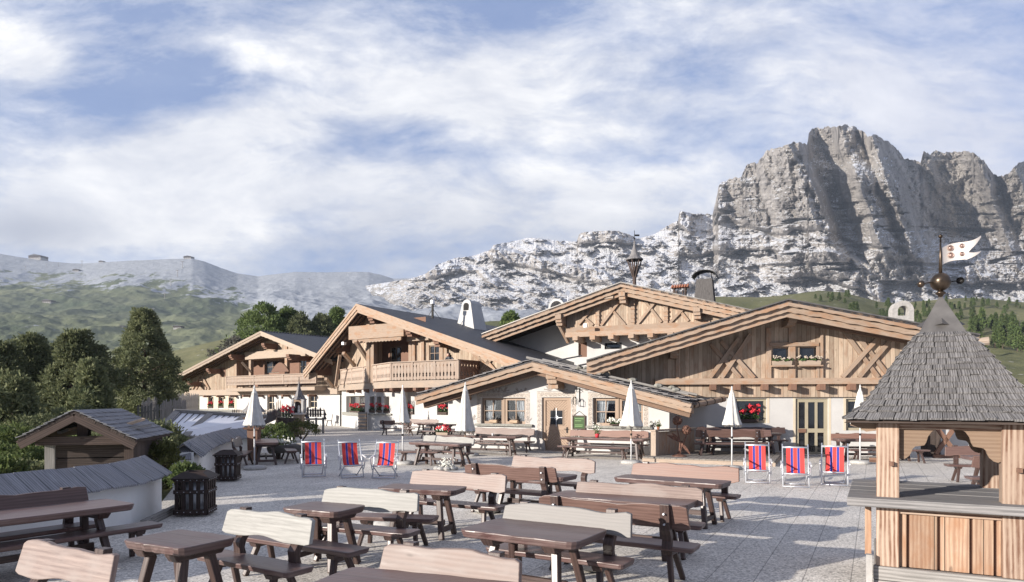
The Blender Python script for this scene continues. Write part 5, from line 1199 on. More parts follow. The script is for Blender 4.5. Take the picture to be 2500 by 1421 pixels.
# ---------------------------------------------------------------- terrace furniture
def soft_rect(L,Wd,r=.06,rs=None,wav=.012):
    pts=[]; rs=rs or random
    for cx,cy,t0 in ((L/2-r,-Wd/2+r,-90),(L/2-r,Wd/2-r,0),(-L/2+r,Wd/2-r,90),(-L/2+r,-Wd/2+r,180)):
        for k in range(4): t=math.radians(t0+k*30); pts.append((cx+r*math.cos(t),cy+r*math.sin(t)))
        # a gently wavering long edge
        nx=10 if t0 in (0,180) else 0
        for i in range(1,nx):
            x=(L/2-r)*(1-2*i/nx)*(1 if t0==0 else -1); pts.append((x,(Wd/2 if t0==0 else -Wd/2)+rs.uniform(-wav,wav)))
    return pts
def splay_leg(par,p0,p1,w=.075,mat='stained_leg'):
    m=local(MB()); m.beam(p0,p1,w,w,up=(0,1,0.01),w1=w*.92,h1=w*.92); return m.build('leg',mat,par,bevel=.012)
def make_table(p1,p2,Wd,z=.76,label='',group=None,z0=0,top='stained_top',th=.085,Lx=None):
    p1=Vector(p1);p2=Vector(p2);d=(p2-p1); d.z=0; L=Lx or d.length; d.normalize(); y=Vector((-d.y,d.x,0)); c=(p1+p2)/2+y*Wd/2; c.z=z0
    rz=math.atan2(d.y,d.x); e=empty('table',tuple(c),rz,label,'table',group); rs=random.Random(int(c.x*100)+int(c.y*37))
    m=local(MB()); lo=soft_rect(L-.05,Wd-.05,.09,rs); up=soft_rect(L,Wd,.10,rs)
    off=(rs.random()*30,rs.random()*30)
    n=len(up); A=[Vector((x,yy,z-th)) for x,yy in lo]; B=[Vector((x,yy,z)) for x,yy in up]
    m.face(B,[(x+off[0],yy+off[1]) for x,yy in up]); m.face(A[::-1],[(x,yy) for x,yy in lo[::-1]])
    s=0
    for i in range(n):
        j=(i+1)%n; l=(B[j]-B[i]).length; m.face([A[i],A[j],B[j],B[i]],[(s,0),(s+l,0),(s+l,.09),(s,.09)]); s+=l
    m.build('tabletop',top,e,bevel=.014)
    x=L/2-min(.38,L*.24); sx=.09
    for s in (-1,1):
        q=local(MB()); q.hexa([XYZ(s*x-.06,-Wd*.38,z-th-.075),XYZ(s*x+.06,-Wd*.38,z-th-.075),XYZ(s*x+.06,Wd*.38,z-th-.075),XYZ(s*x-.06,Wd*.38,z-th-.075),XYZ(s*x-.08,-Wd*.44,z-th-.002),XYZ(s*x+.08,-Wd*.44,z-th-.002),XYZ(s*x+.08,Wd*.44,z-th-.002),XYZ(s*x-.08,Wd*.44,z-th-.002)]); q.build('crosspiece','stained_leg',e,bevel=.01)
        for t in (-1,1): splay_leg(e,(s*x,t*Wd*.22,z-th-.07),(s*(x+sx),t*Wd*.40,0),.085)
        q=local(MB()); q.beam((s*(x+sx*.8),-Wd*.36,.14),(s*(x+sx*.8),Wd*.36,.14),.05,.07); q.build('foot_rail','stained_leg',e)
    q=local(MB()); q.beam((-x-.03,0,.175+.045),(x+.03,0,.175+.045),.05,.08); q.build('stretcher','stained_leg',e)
    return e
def make_bench(p1,p2,back='F',plank='stained_back',label='',group=None,z0=0,seat='stained_top',post='stained_leg',ph=.26,dep=.37,zt=.92,zs=.455,wave=1.0):
    """p1,p2 : ends of the back plank (or of the near seat edge when back is None)"""
    p1=Vector(p1);p2=Vector(p2);d=(p2-p1); d.z=0; L=d.length; d.normalize(); y=Vector((-d.y,d.x,0)); mid=(p1+p2)/2; mid.z=z0
    rz=math.atan2(d.y,d.x)
    if back=='F': c=mid-y*.24
    elif back=='A': c=mid+y*.24; rz+=math.pi
    else: c=mid+y*dep/2
    e=empty('bench',tuple(c),rz,label,'bench',group); rs=random.Random(int(c.x*91)+int(c.y*53))
    m=local(MB()); Ls=L+(.06 if back else 0); up=soft_rect(Ls,dep,.05,rs,.006); lo=soft_rect(Ls-.03,dep-.03,.05,rs,.006); th=.06; off=(rs.random()*30,rs.random()*30)
    A=[Vector((x,yy,zs-th)) for x,yy in lo]; B=[Vector((x,yy,zs)) for x,yy in up]; n=len(up)
    m.face(B,[(x+off[0],yy+off[1]+.15) for x,yy in up]); m.face(A[::-1],[(x,yy) for x,yy in lo[::-1]]); s=0
    for i in range(n):
        j=(i+1)%n; l=(B[j]-B[i]).length; m.face([A[i],A[j],B[j],B[i]],[(s,0),(s+l,0),(s+l,.06),(s,.06)]); s+=l
    m.build('seat',seat,e,bevel=.012)
    x=Ls/2-min(.30,L*.22)
    for s in (-1,1):
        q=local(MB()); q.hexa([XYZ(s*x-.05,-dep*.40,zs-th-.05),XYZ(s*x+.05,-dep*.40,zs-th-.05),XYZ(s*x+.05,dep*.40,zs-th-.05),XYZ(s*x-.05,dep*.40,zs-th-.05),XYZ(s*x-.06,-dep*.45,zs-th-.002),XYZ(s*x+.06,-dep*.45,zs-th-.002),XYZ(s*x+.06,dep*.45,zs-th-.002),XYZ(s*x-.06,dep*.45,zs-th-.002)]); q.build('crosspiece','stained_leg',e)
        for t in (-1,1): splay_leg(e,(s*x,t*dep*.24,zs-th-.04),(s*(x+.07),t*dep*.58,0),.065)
    if back:
        tilt=.10
        for s in (-1,1):
            q=local(MB()); pr=[(.13,zs-.03),(.215,zs-.03),(.19,zs+.06),(.205,zs+.12),(.255,zs+.19),(.262,zs+.30),(.285,zt+.02),(.205,zt+.02),(.185,zs+.30),(.17,zs+.2),(.115,zs+.12),(.125,zs+.05)]
            q.prism(pr,lambda a,b,c:Vector((c,a,b)),s*x-.055,s*x+.055,grain_a=False); q.build('back_post',post,e,bevel=.006)
        q=local(MB()); n=18; zb=zt-ph; a=rs.random()*6; f1=rs.uniform(4.2,5.4)*wave; f2=rs.uniform(9,12)*wave
        tp=[];bt=[]
        for i in range(n+1):
            xx=-L/2+L*i/n; tp.append((xx,zt+.014*math.sin(xx*f1+a)+.008*math.sin(xx*f2)+rs.uniform(-.003,.003))); bt.append((xx,zb+.016*math.sin(xx*f1*1.2+a*2)+.008*math.sin(xx*f2+2)))
        tp[0]=(tp[0][0]+.03,tp[0][1]-.02); tp[-1]=(tp[-1][0]-.03,tp[-1][1]-.02); bt[0]=(bt[0][0]+.01,bt[0][1]+.02); bt[-1]=(bt[-1][0]-.01,bt[-1][1]+.02)
        q.prism(bt+tp[::-1],lambda aa,b,c:Vector((aa,.165+(b-zb)*.26-c,b)),-.005,.045); q.build('backrest',plank,e,bevel=.008)
        q=local(MB())
        for s in (-1,1):
            for z in (zs+.26,zs+.38): q.tube((s*x,.25+(z-zs-.26)*.1,z),(s*x,.285+(z-zs-.26)*.2,z),.012,.012,8)
        if back=='A': q.build('bolt','aluminium',e)
    return e
def gz(u,v,z): return G(u,v,z)
def furniture():
    TG='rustic stained tables of the terrace'; BG='rustic stained benches of the terrace'
    # big table along the wall, left edge
    p2=gz(336,1229,.76); d=Vector((.56,.83,0)); make_table(p2-d*3.0,p2,.86,label='long dark table along the white wall at the left edge',group=TG)
    p2=gz(372,1274,.455); make_bench(p2-d*3.0+Vector((.22,-.1,0)),p2+Vector((.22,-.1,0)),None,label='long backless bench on the near side of the left wall table',group=BG)
    p2=gz(212,1188,.92); make_bench(p2-d*2.6,p2,'F','stained_back',label='bench with brown wavy back against the white wall at the left',group=BG)
    T=[((291,1318),(440,1341),.66,'square table with rounded corners in the front left'),
       ((681,1240),(821,1251),.66,'small table with one splintered corner between the white bench backs'),
       ((916,1191),(1108,1199),.64,'table in front of the pale pink bench back'),
       ((1115,1292),(1406,1326),.84,'big four plank table in the front centre'),
       ((1333,1209),(1675,1235),.68,'long table behind the grey bench back in the centre'),
       ((1494,1165),(1762,1183),.66,'long table with a shiny split edge nearest the right deck chairs'),
       ((1180,1152),(1374,1166),.62,'table half hidden behind the brown bench back in the middle')]
    for a,b,w,l in T: make_table(gz(*a,.76),gz(*b,.76),w,label=l,group=TG)
    # nearest table, running out of the frame
    p1=gz(861,1381,.76); dd=(gz(1200,1414,.76)-p1); dd.z=0; dd.normalize(); y=Vector((-dd.y,dd.x,0)); make_table(p1-y*.8,p1-y*.8+dd*1.75,.8,label='nearest table cut off by the bottom of the photo',group=TG)
    B=[((70,1317),(301,1352),'F','worn_pink_plank','nearest bench with a pale brown back in the bottom left corner'),
       ((562,1237),(778,1265),'F','worn_white_plank','bench with the brightest white wavy back in front left'),
       ((794,1188),(1031,1202),'F','worn_white_plank','bench with off white back beside the small splintered table'),
       ((1008,1146),(1243,1160),'F','worn_pink_plank','bench with pale pink back and two dark bolt holes'),
       ((1254,1112),(1459,1123),'F','worn_pink_plank','bench with flat pink back farthest in the centre rows'),
       ((1130,1131),(1358,1144),'A','stained_back','brown bench seen from behind in the middle of the rows'),
       ((1234,1224),(1552,1252),'F','worn_grey_plank','bench with silver grey scratched back in the centre'),
       ((1309,1210),(1682,1240),'A','stained_back','long dark brown bench seen from behind with chipped top edge'),
       ((1408,1173),(1722,1190),'F','worn_pink_plank','bench with salmon pink knotty back behind the long table'),
       ((1545,1128),(1810,1142),'F','worn_red_plank','bench with orange red back nearest the wooden deck'),
       ((941,1321),(1286,1362),'F','worn_pink_plank','bench with large peach coloured knotty back at the bottom centre')]
    for a,b,k,pl,l in B: make_bench(gz(*a,.92),gz(*b,.92),k,pl,label=l,group=BG)
    N=[((573,1308),(850,1351),'long backless bench behind the white backed bench'),((840,1260),(1055,1268),'backless bench showing its end beside the off white back'),
       ((962,1101),(1070,1103),'backless bench just right of the left deck chairs'),((1359,1088),(1537,1093),'backless bench in front of the right hand house window table'),((1121,1079),(1250,1083),'backless bench in front of the left hand house window table'),
       ((1240,1372),(1500,1404),'backless bench under the front centre table')]
    for a,b,l in N[:5]: make_bench(gz(*a,.455),gz(*b,.455),None,label=l,group=BG)
    # tables before the guesthouse
    make_table(gz(994,1079,.76),gz(1121,1085,.76),.7,label='table with pale worn edge right of the left deck chairs',group=TG)
    make_bench(gz(1036,1062.5,.92),gz(1162,1069,.92),'F','worn_white_plank',label='bench with greyish white back half shaded by a parasol',group=BG)
    make_table(Vector((-3.05,27.1,0)),Vector((.2,26.0,0)),.75,label='long table with red flowers before the left house window',group=TG)
    make_table(Vector((1.75,25.6,0)),Vector((4.7,24.15,0)),.75,label='long table with a white bouquet before the right house window',group=TG)
    for u0,u1,l,pl in ((1141,1308,'bench with pink brown back against the house under the left window','worn_pink_plank'),(1393,1586,'bench with mauve back against the house under the right window','worn_red_plank')):
        a0=FC.px(u0,1050,.3)[0]; a1=FC.px(u1,1050,.3)[0]; make_bench(FC(a0,0,.32),FC(a1,0,.32),'F',pl,label=l,group=BG,zt=.96)
    # group before the middle chalet
    make_bench((-8.24,42.4,0),(-6.1,41.3,0),'A','stained_back',label='bench seen from behind left of the second parasol',group=BG)
    make_table((-6.2,42.6,0),(-4.6,41.7,0),.8,label='table behind the second parasol near the middle chalet',group=TG)
    make_bench((-6.9,45.2,0),(-4.7,44.0,0),'F','worn_pink_plank',label='pink backed bench below the geranium windows of the middle chalet',group=BG)
    make_table((-5.2,40.4,0),(-3.6,39.5,0),.8,label='table between the second and third parasol',group=TG)
    make_bench((-5.3,38.4,0),(-3.4,37.5,0),None,label='backless bench between the second and third parasol',group=BG)
    make_bench((-3.1,38.9,0),(-2.6,40.4,0),'A','stained_leg',label='dark bench seen end on behind the third parasol',group=BG)
    # left corner group
    make_bench(gz(565,1073,.92),gz(584,1066,.92),'F','worn_grey_plank',label='bench seen end on beside the plank topped wall',group=BG)
    make_table(gz(681,1080,.76),gz(676,1070,.76),.78,label='table seen end on behind the leftmost parasol',group=TG)
    make_bench(gz(727,1100,.455),gz(714,1089,.455),None,label='backless bench end on just left of the left deck chairs',group=BG)
    # on the deck
    z=.17
    make_bench((6.5,24.2,0),(8.85,23.9,0),'A','stained_back',label='red brown bench seen from behind on the wooden deck',group=BG,z0=z)
    make_bench((7.1,25.05,0),(9.4,24.75,0),'F','stained_back',label='red brown bench facing the camera on the wooden deck',group=BG,z0=z)
    make_table((7.0,25.3,0),(9.9,24.95,0),.6,label='dark table on the wooden deck',group=TG,z0=z)
    a0=FD.px(1700,1040,.3)[0]; a1=FD.px(1920,1040,.3)[0]; make_bench(FD(a0,0,.15),FD(a1,0,.15),'F','stained_leg',label='almost black bench against the lodge wall under the window',group=BG,z0=z)
    # right of the lodge door
    make_bench((11.75,25.25,0),(14.4,24.9,0),'F','worn_red_plank',label='bench against the lodge wall beside the kiosk roof',group=BG)
    make_table((11.5,24.1,0),(14.2,23.8,0),.65,label='table half hidden by the left kiosk post',group=TG)
    make_bench((11.6,23.4,0),(14.2,23.1,0),None,label='backless bench half hidden by the left kiosk post',group=BG)
    # seen through the kiosk
    make_bench((11.5,18.2,0),(13.4,17.6,0),'F','stained_back',label='far brown bench seen through the kiosk opening',group=BG)
    make_table((11.0,16.4,0),(13.2,15.8,0),.75,label='table seen through the kiosk opening',group=TG)
    make_bench((9.95,14.75,0),(12.2,14.2,0),'A','stained_back',label='near reddish bench seen through the kiosk opening',group=BG)
    make_bench((8.7,11.9,0),(10.9,10.8,0),None,label='backless bench hidden behind the right kiosk post',group=BG)
furniture()
# ---------------------------------------------------------------- deck chairs
def deck_chair(b0,b1,tm,label):
    A=G(*b0);B=G(*b1); mid=(A+B)/2; dY=.48; tx=(tm[0]-CX)/F*(mid.y+dY); yaw=math.atan2(-(tx-mid.x),dY); w=(B-A).length
    e=empty('deck_chair',tuple(mid),yaw,label,'deck chair','red and blue striped deck chairs')
    h=w/2; r=.016; zt=1.0; M='aluminium'
    m=local(MB()); m.tube((-h,0,0.01),(-h,.50,zt+.03),r); m.tube((h,0,.01),(h,.50,zt+.03),r); m.tube((-h,0,.03),(h,0,.03),r); m.tube((-h,.46,zt-.045),(h,.46,zt-.045),.022); m.build('back_frame',M,e,smooth=True)
    g=h-.05; m=local(MB()); m.tube((-g,-.10,.35),(-g,.62,.01),r); m.tube((g,-.10,.35),(g,.62,.01),r); m.tube((-g,.60,.03),(g,.60,.03),r); m.tube((-g-.03,-.10,.35),(g+.03,-.10,.35),.018); m.build('seat_frame',M,e,smooth=True)
    for s in (-1,1):
        m=local(MB()); x=s*(h+.035); m.hexa([XYZ(x-.02,-.14,.545),XYZ(x+.02,-.14,.545),XYZ(x+.02,.33,.60),XYZ(x-.02,.33,.60),XYZ(x-.02,-.14,.57),XYZ(x+.02,-.14,.57),XYZ(x+.02,.33,.625),XYZ(x-.02,.33,.625)]); ar=m.build('armrest','pole_white',e)
        m=local(MB()); m.tube((x,-.08,.55),(x,.14,.22),.014); m.tube((x,.30,.6),(x,.30,.45),.014); m.build('arm_strut',M,e)
    m=local(MB()); P=[(.455,zt-.04),(.435,.85),(.385,.68),(.325,.52),(.255,.40),(.165,.325),(.06,.31),(-.03,.33),(-.10,.372)]; ww=h-.085; ns=24
    import bisect
    pts=[]
    for i in range(ns+1):
        t=i/ns*(len(P)-1); k=min(int(t),len(P)-2); f=t-k; pts.append((P[k][0]*(1-f)+P[k+1][0]*f,P[k][1]*(1-f)+P[k+1][1]*f))
    nx=8
    for i in range(ns):
        for j in range(nx):
            def q(ii,jj):
                x=-ww+2*ww*jj/nx; sag=.02*(1-(x/ww)**2)*math.sin(math.pi*ii/ns); return Vector((x,pts[ii][0]+sag,pts[ii][1]-sag*.5))
            m.face([q(i+1,j),q(i+1,j+1),q(i,j+1),q(i,j)],[((i+1)/ns,j/nx),((i+1)/ns,(j+1)/nx),(i/ns,(j+1)/nx),(i/ns,j/nx)])
    m.build('fabric','stripe_fabric',e,smooth=True)
    return e
for b0,b1,tm,l in (((738,1166),(794,1164),(764,1074),'leftmost striped deck chair of the left trio'),((835,1167),(888,1167),(851,1074),'middle striped deck chair of the left trio'),((908,1169),(963,1169),(946,1074),'striped deck chair of the left trio beside the backless bench'),
    ((1821,1180),(1880,1182),(1848,1079),'striped deck chair of the right trio in front of the deck corner'),((1912,1190),(1976,1193),(1941,1084),'middle striped deck chair of the right trio before the glass door'),((2006,1186),(2070,1188),(2038,1083),'striped deck chair of the right trio nearest the kiosk')): deck_chair(b0,b1,tm,l)
# ---------------------------------------------------------------- closed parasols
def parasol(base,pu,vt,vb,rpx,label,seed,wood_top=False,stone=.36,lean=0,base_r=None,rag=.10):
    g=G(*base); Y=g.y; p=Vector(((pu-CX)/F*Y,Y,0)); e=empty('parasol',tuple(g),0,label,'parasol','closed parasols on the terrace')
    zt=H-(vt-CY)/F*Y; zb=H-(vb-CY)/F*Y; r=rpx/F*Y; rs=random.Random(seed); n=48; hh=zt-zb
    x=p.x-g.x; m=local(MB()); m.tube((x,0,.06),(x+lean,0,zb+.25),.024,.022,10); 
    m.build('lower_pole','pole_white',e,smooth=True)
    m=local(MB()); m.tube((x+lean,0,zb-.35 if wood_top else zb+.2),(x+lean,0,zt-.05),.026 if wood_top else .02,.02,10); m.build('upper_pole','pine_beam' if wood_top else 'pole_white',e)
    m=local(MB()); m.tube((x,0,.95),(x,0,1.02),.035,.035,10); m.build('clamp','black_iron',e)
    m=local(MB()); ph=rs.random()*6
    prof=[(0.012,1.0),(.10,.965),(.19,.90),(.27,.86),(.30,.855),(.26,.845),(.36,.74),(.50,.56),(.66,.36),(.82,.20),(.97,.10),(1.0,.05)]
    def wob(i,k):
        t=2*math.pi*i/n; f=min(1,k/6); return 1+f*(.16*math.sin(8*t+ph)+.07*math.sin(13*t+ph*2)+.05*math.sin(5*t+k*.3))
    m.lathe([(a*r,zb+b*hh) for a,b in prof],(x+lean,0,0),n,wob=wob)
    # ragged hem drawn inwards
    rim=[]; 
    for i in range(n):
        t=2*math.pi*i/n; w=wob(i,11)*r; z=zb+.05*hh; zz=zb+hh*(-rag*.3+rag*abs(math.sin(4*t+ph/2))*.9)
        rim.append((t,w,z,zz))
    for i in range(n):
        a=rim[i];b=rim[(i+1)%n]; X=x+lean
        P=lambda t,w,z:Vector((X+math.cos(t)*w,math.sin(t)*w,z))
        m.face([P(a[0],a[1]*.9,a[3]),P(b[0],b[1]*.9,b[3]),P(b[0],b[1],b[2]),P(a[0],a[1],a[2])],[(0,0)]*4)
        m.face([P(a[0],r*.2,zb+.25*hh),P(b[0],r*.2,zb+.25*hh),P(b[0],b[1]*.9,b[3]),P(a[0],a[1]*.9,a[3])],[(0,0)]*4)
    m.build('canopy','canvas',e,smooth=True)
    m=local(MB()); m.tube((x+lean,0,zt-.02),(x+lean,0,zt+.07),.03,.012,8); m.build('finial','pole_white',e)
    m=local(MB()); s=base_r or stone; m.lathe([(s*.9,0),(s,.03),(s*.98,.08),(s*.8,.115),(.05,.125),(0,.125)],(0,0,0),22,wob=lambda i,k:1+.03*math.sin(i*1.3+seed)); m.build('stone_base','river_stone',e,smooth=True)
    return e
parasol((622,1146),621,946,1043,23,'leftmost closed parasol beside the bin and the table seen end on',1,stone=.35)
parasol((990,1134),983,945,1036,16,'second closed parasol from the left behind the deck chairs',2,stone=.30)
parasol((1148,1113),1136,937,1058,21,'third closed parasol standing left of the curtained house window',3,True,.34)
parasol((1541,1132),1541,933,1046,25,'closed parasol in front of the right curtained house window',4,True,.36)
parasol((1787,1146),1787,948,1042,20,'closed parasol at the deck edge before the big flower window',5,stone=.3)
parasol((2101,1132),2100,944,1040,19,'closed parasol partly hidden behind the kiosk roof',6,stone=.35)
# ---------------------------------------------------------------- round shore stones used as spare parasol bases
def stone(p,r,label,sq=(1.25,1,.5)):
    m=MB(); m.sphere(Vector(p)+Vector((0,0,r*sq[2]*.9)),r,16,sq=sq); o=m.build('boulder','river_stone',smooth=True); tag(o,label,'stone'); return o
stone(G(1452,1392),.26,'round pale stone under the front centre bench')
stone(G(1190,1252),.22,'long flat grey stone under the pink backed bench')
stone(G(945,1296),.2,'flat grey stone behind the white backed bench')
# ---------------------------------------------------------------- shingled kiosk on the right
def kiosk():
    PH=math.radians(28); o=Vector((3.68,7.5,0)); fr0=Fr((o.x,o.y),PH); f=lambda a,z,b:fr0(a,z,-b)      # a along front, z up, b backwards
    LA,LB=1.9,2.1; e=empty('kiosk',tuple(o),0,'square timber kiosk with a curved shingle roof and grey counter at the right','kiosk')
    def box(m,a0,a1,b0,b1,z0,z1,**k): m.hexa([f(a0,z0,b0),f(a1,z0,b0),f(a1,z0,b1),f(a0,z0,b1),f(a0,z1,b0),f(a1,z1,b0),f(a1,z1,b1),f(a0,z1,b1)],**k)
    zc=1.05; pa=(.285,1.425); pb=(.2,1.70); w=.222
    # plinth
    m=MB(); box(m,.26,1.69,.175,.24,.0,.13); box(m,.255,1.69,.18,.26,.135,.285); box(m,.26,.32,.26,1.9,0,.28); box(m,1.62,1.69,.26,1.9,0,.28); box(m,.26,1.69,1.86,1.94,0,.28); m.build('plinth','grey_log',e,bevel=.01)
    # corner posts
    for a in pa:
        for b in pb: q=MB(); box(q,a,a+w,b,b+w,.285,1.95,grain=2); q.build('post','kiosk_post_wood',e,bevel=.012)
    # pegs
    q=MB(); 
    for (a,z) in ((pa[0]+.145,1.42),(pa[1]+.14,1.40)):
        q=MB(); q.hexa([f(a-.022,z-.022,.14),f(a+.022,z-.022,.14),f(a+.022,z-.022,.22),f(a-.022,z-.022,.22),f(a-.022,z+.022,.14),f(a+.022,z+.022,.14),f(a+.022,z+.022,.22),f(a-.022,z+.022,.22)]); q.build('peg','red_beam',e)
    q=MB(); q.hexa([f(.215,1.42,.28),f(.29,1.42,.28),f(.29,1.42,.33),f(.215,1.42,.33),f(.215,1.47,.28),f(.29,1.47,.28),f(.29,1.47,.33),f(.215,1.47,.33)]); q.build('peg','red_beam',e)
    # counter slab, planks
    m=MB(); box(m,0,LA,0,.36,zc-.095,zc,off=(0,0)); 
    for i in range(12): b0=.364+i*(LB-.364)/12; box(m,0,LA,b0,b0+(LB-.364)/12-.005,zc-.092,zc-.003-.002*(i%3),grain=0)
    cnt=m.build('counter','counter_plain',e,bevel=.008)
    # front and side panels of vertical boards with cover strips
    m=MB(); a=.51; 
    box(m,.507,1.425,.30,.33,.285,.93,grain=2); box(m,.30,.34,.425,1.70,.285,.93,grain=2); box(m,1.60,1.63,.425,1.70,.285,.93,grain=2); box(m,.507,1.425,1.75,1.78,.285,.93,grain=2)
    m.build('panel_back','red_beam',e)
    x=.50; ws=[(.512,.575),(.605,.862),(.892,1.15),(1.18,1.36),(1.39,1.424)]; 
    for a0,a1 in ws: q=MB(); box(q,a0,a1,.255,.299,.29,.915,grain=2); q.build('panel_board','kiosk_panel_wood',e,bevel=.004)
    for i in range(4): q=MB(); b0=.44+i*.31; box(q,.29,.299,b0,b0+.28,.29,.92,grain=2); q.build('panel_board','kiosk_panel_wood',e)
    m=MB(); box(m,.30,1.70,.225,.32,.87,zc-.097); m.build('top_rail','kiosk_post_wood',e,bevel=.01)
    m=MB(); box(m,.30,.36,.43,1.70,.90,zc-.097); m.build('top_rail','kiosk_post_wood',e)
    # scalloped brackets on four sides
    zt=1.90
    def bracket(sgn,base,axis,depth,name='bracket'):
        # profile: s away from the post, z
        prof=[(0,zt),(0,1.19),(.03,1.17),(.08,1.19),(.13,1.25),(.155,1.32),(.165,1.37),(.20,1.415),(.27,1.43),(.31,1.44),(.335,1.50),(.355,1.60),(.40,1.69),(.47,1.75),(.545,1.775),(.57,1.83),(.585,zt)]
        prof=[(a_*.765,zt-(zt-z_)*.60) for a_,z_ in prof]
        m=MB()
        if axis=='a': F_=lambda s,z,c:f(base+sgn*s,z,depth+c)
        else: F_=lambda s,z,c:f(depth+c,z,base+sgn*s)
        m.prism(prof,F_,-.028,.028,grain_a=True); m.build(name,'kiosk_bracket',e)
    for b in (pb[0]+.11,pb[1]+.11): bracket(1,pa[0]+w,'a',b); bracket(-1,pa[1],'a',b)
    for a in (pa[0]+.11,pa[1]+.11): bracket(1,pb[0]+w,'b',a); bracket(-1,pb[1],'b',a)
    # head beams and outer lookouts
    m=MB(); 
    for b in (pb[0]+.03,pb[1]+.03): box(m,pa[0]-.0,pa[1]+w,b,b+.16,1.80,1.95)
    m.build('head_beam','kiosk_post_wood',e)
    for a in (pa[0]+.02,): 
        for b in (pb[0]+.05,pb[1]+.05):
            m=MB(); m.prism([(0,1.93),(-.02,1.83),(.08,1.80),(.14,1.76),(.26,1.78),(.26,1.93)],lambda s,z,c:f(a-.26+s,z,b+c),0,.14); m.build('lookout','kiosk_bracket',e)
    # roof: concave pyramid; courses of individual shingles
    ca,cb=LA/2,LB/2+.02; A0,B0=LA/2+.03,LB/2+.02; ze,za=1.885,3.0
    def half(t):   # t 0 eave .. 1 top ; returns fraction of half width
        return float(np.interp(t,[0,.06,.17,.35,.56,.75,.90,.93,1],[1,.90,.77,.635,.48,.34,.212,.12,.01]))
    def height(t): return ze+(za-ze)*t
    NR=20
    ts=[i/NR for i in range(NR+1)]
    base=MB()
    sides=((1,0),(0,1),(-1,0),(0,-1))
    def pt(side,s,t,lift=0):
        k=half(t); z=height(t)+lift
        # side 0 front (b-), 1 right, 2 back, 3 left ; s in -1..1
        if side==0: return f(ca+A0*k*s,z,cb-B0*k-lift*.4)
        if side==1: return f(ca+A0*k+lift*.4,z,cb+B0*k*s)
        if side==2: return f(ca-A0*k*s,z,cb+B0*k+lift*.4)
        return f(ca-A0*k-lift*.4,z,cb-B0*k*s)
    for sd in range(4):
        for i in range(NR): base.quad([pt(sd,-1,ts[i],-.02),pt(sd,1,ts[i],-.02),pt(sd,1,ts[i+1],-.02),pt(sd,-1,ts[i+1],-.02)])
        base.quad([pt(sd,1,0,-.02),pt(sd,-1,0,-.02),f(ca,ze-.02,cb),f(ca,ze-.02,cb)][:3]) if False else base.face([pt(sd,1,0,-.02),pt(sd,-1,0,-.02),f(ca,ze-.02,cb)],[(0,0),(1,0),(.5,1)])
    rf=base.build('roof','dark_old_wood',e)
    rs=random.Random(11); sh=MB()
    cover=1.0; 
    rowN=15; 
    rt=[ (i/rowN)*.885 for i in range(rowN+1)]
    for sd in range(4):
        for i in range(rowN):
            t0=rt[i]; t1=min(.905,rt[i+1]+.035); wid=2*(A0 if sd%2==0 else B0)*half(t0); x=-wid/2-rs.uniform(0,.05)
            if i==0: t0=-.012
            while x<wid/2:
                w_=rs.uniform(.07,.15); x1=min(x+w_,wid/2+.005); s0=max(-1.0,x/(wid/2)); s1=min(1.0,x1/(wid/2)); 
                if s1-s0>.004:
                    dl=rs.uniform(-.004,.010); lf=.028+rs.uniform(0,.012); 
                    g=.004/(wid/2)
                    tt0=t0+rs.uniform(-.006,.006)
                    def q(s,t,l):
                        # keep shingles straight up the slope
                        ww0=(A0 if sd%2==0 else B0)*half(max(0,tt0)); ww=(A0 if sd%2==0 else B0)*half(max(0,t)); s_=max(-1.02,min(1.02,s*ww0/ww*(.55)+s*.45)); return pt(sd,s_,t,l)
                    b=[q(s0+g,tt0,lf),q(s1-g,tt0,lf),q(s1-g,t1,.006),q(s0+g,t1,.006)]
                    tp=[q(s0+g,tt0,lf+.015+dl),q(s1-g,tt0,lf+.015+dl),q(s1-g,t1,.016),q(s0+g,t1,.016)]
                    sh.hexa(b+tp,grain=1)
                x=x1
    sh.build('shingles','kiosk_shingle',rf)
    # metal cap
    m=MB(); zc0,zc1=2.86,3.335; ax,bx=.242,.262
    top=f(ca,zc1,cb); 
    c=[f(ca-ax,zc0,cb-bx),f(ca+ax,zc0,cb-bx),f(ca+ax,zc0,cb+bx),f(ca-ax,zc0,cb+bx)]
    t4=[f(ca-.012,zc1,cb-.012),f(ca+.012,zc1,cb-.012),f(ca+.012,zc1,cb+.012),f(ca-.012,zc1,cb+.012)]
    for i in range(4): j=(i+1)%4; m.quad([c[i],c[j],t4[j],t4[i]])
    m.quad(t4); cap=m.build('metal_cap','lead_sheet',e)
    m=MB(); # small dormers on the cap
    for sd in range(4):
        def cp(s,h):
            k=1-(h-zc0)/(zc1-zc0); 
            if sd==0: return f(ca+s,h,cb-bx*k)
            if sd==1: return f(ca+ax*k,h,cb+s)
            if sd==2: return f(ca-s,h,cb+bx*k)
            return f(ca-ax*k,h,cb-s)
        out={0:f(0,0,-1)-f(0,0,0),1:f(1,0,0)-f(0,0,0),2:f(0,0,1)-f(0,0,0),3:f(-1,0,0)-f(0,0,0)}[sd]
        a_,b_,tp=cp(-.075,zc0+.115),cp(.075,zc0+.115),cp(0,zc0+.21); tip=cp(0,zc0+.13)+out*.07; 
        m=MB(); m.face([a_,tip,tp],[(0,0),(1,0),(0,1)]); m.face([tip,b_,tp],[(0,0),(1,0),(0,1)]); m.face([a_,b_,tip],[(0,0),(1,0),(0,1)])
        m.build('cap_vent','lead_sheet',cap)
    # ball, arms and vane
    C=f(ca,0,cb); z=3.50; R=.108
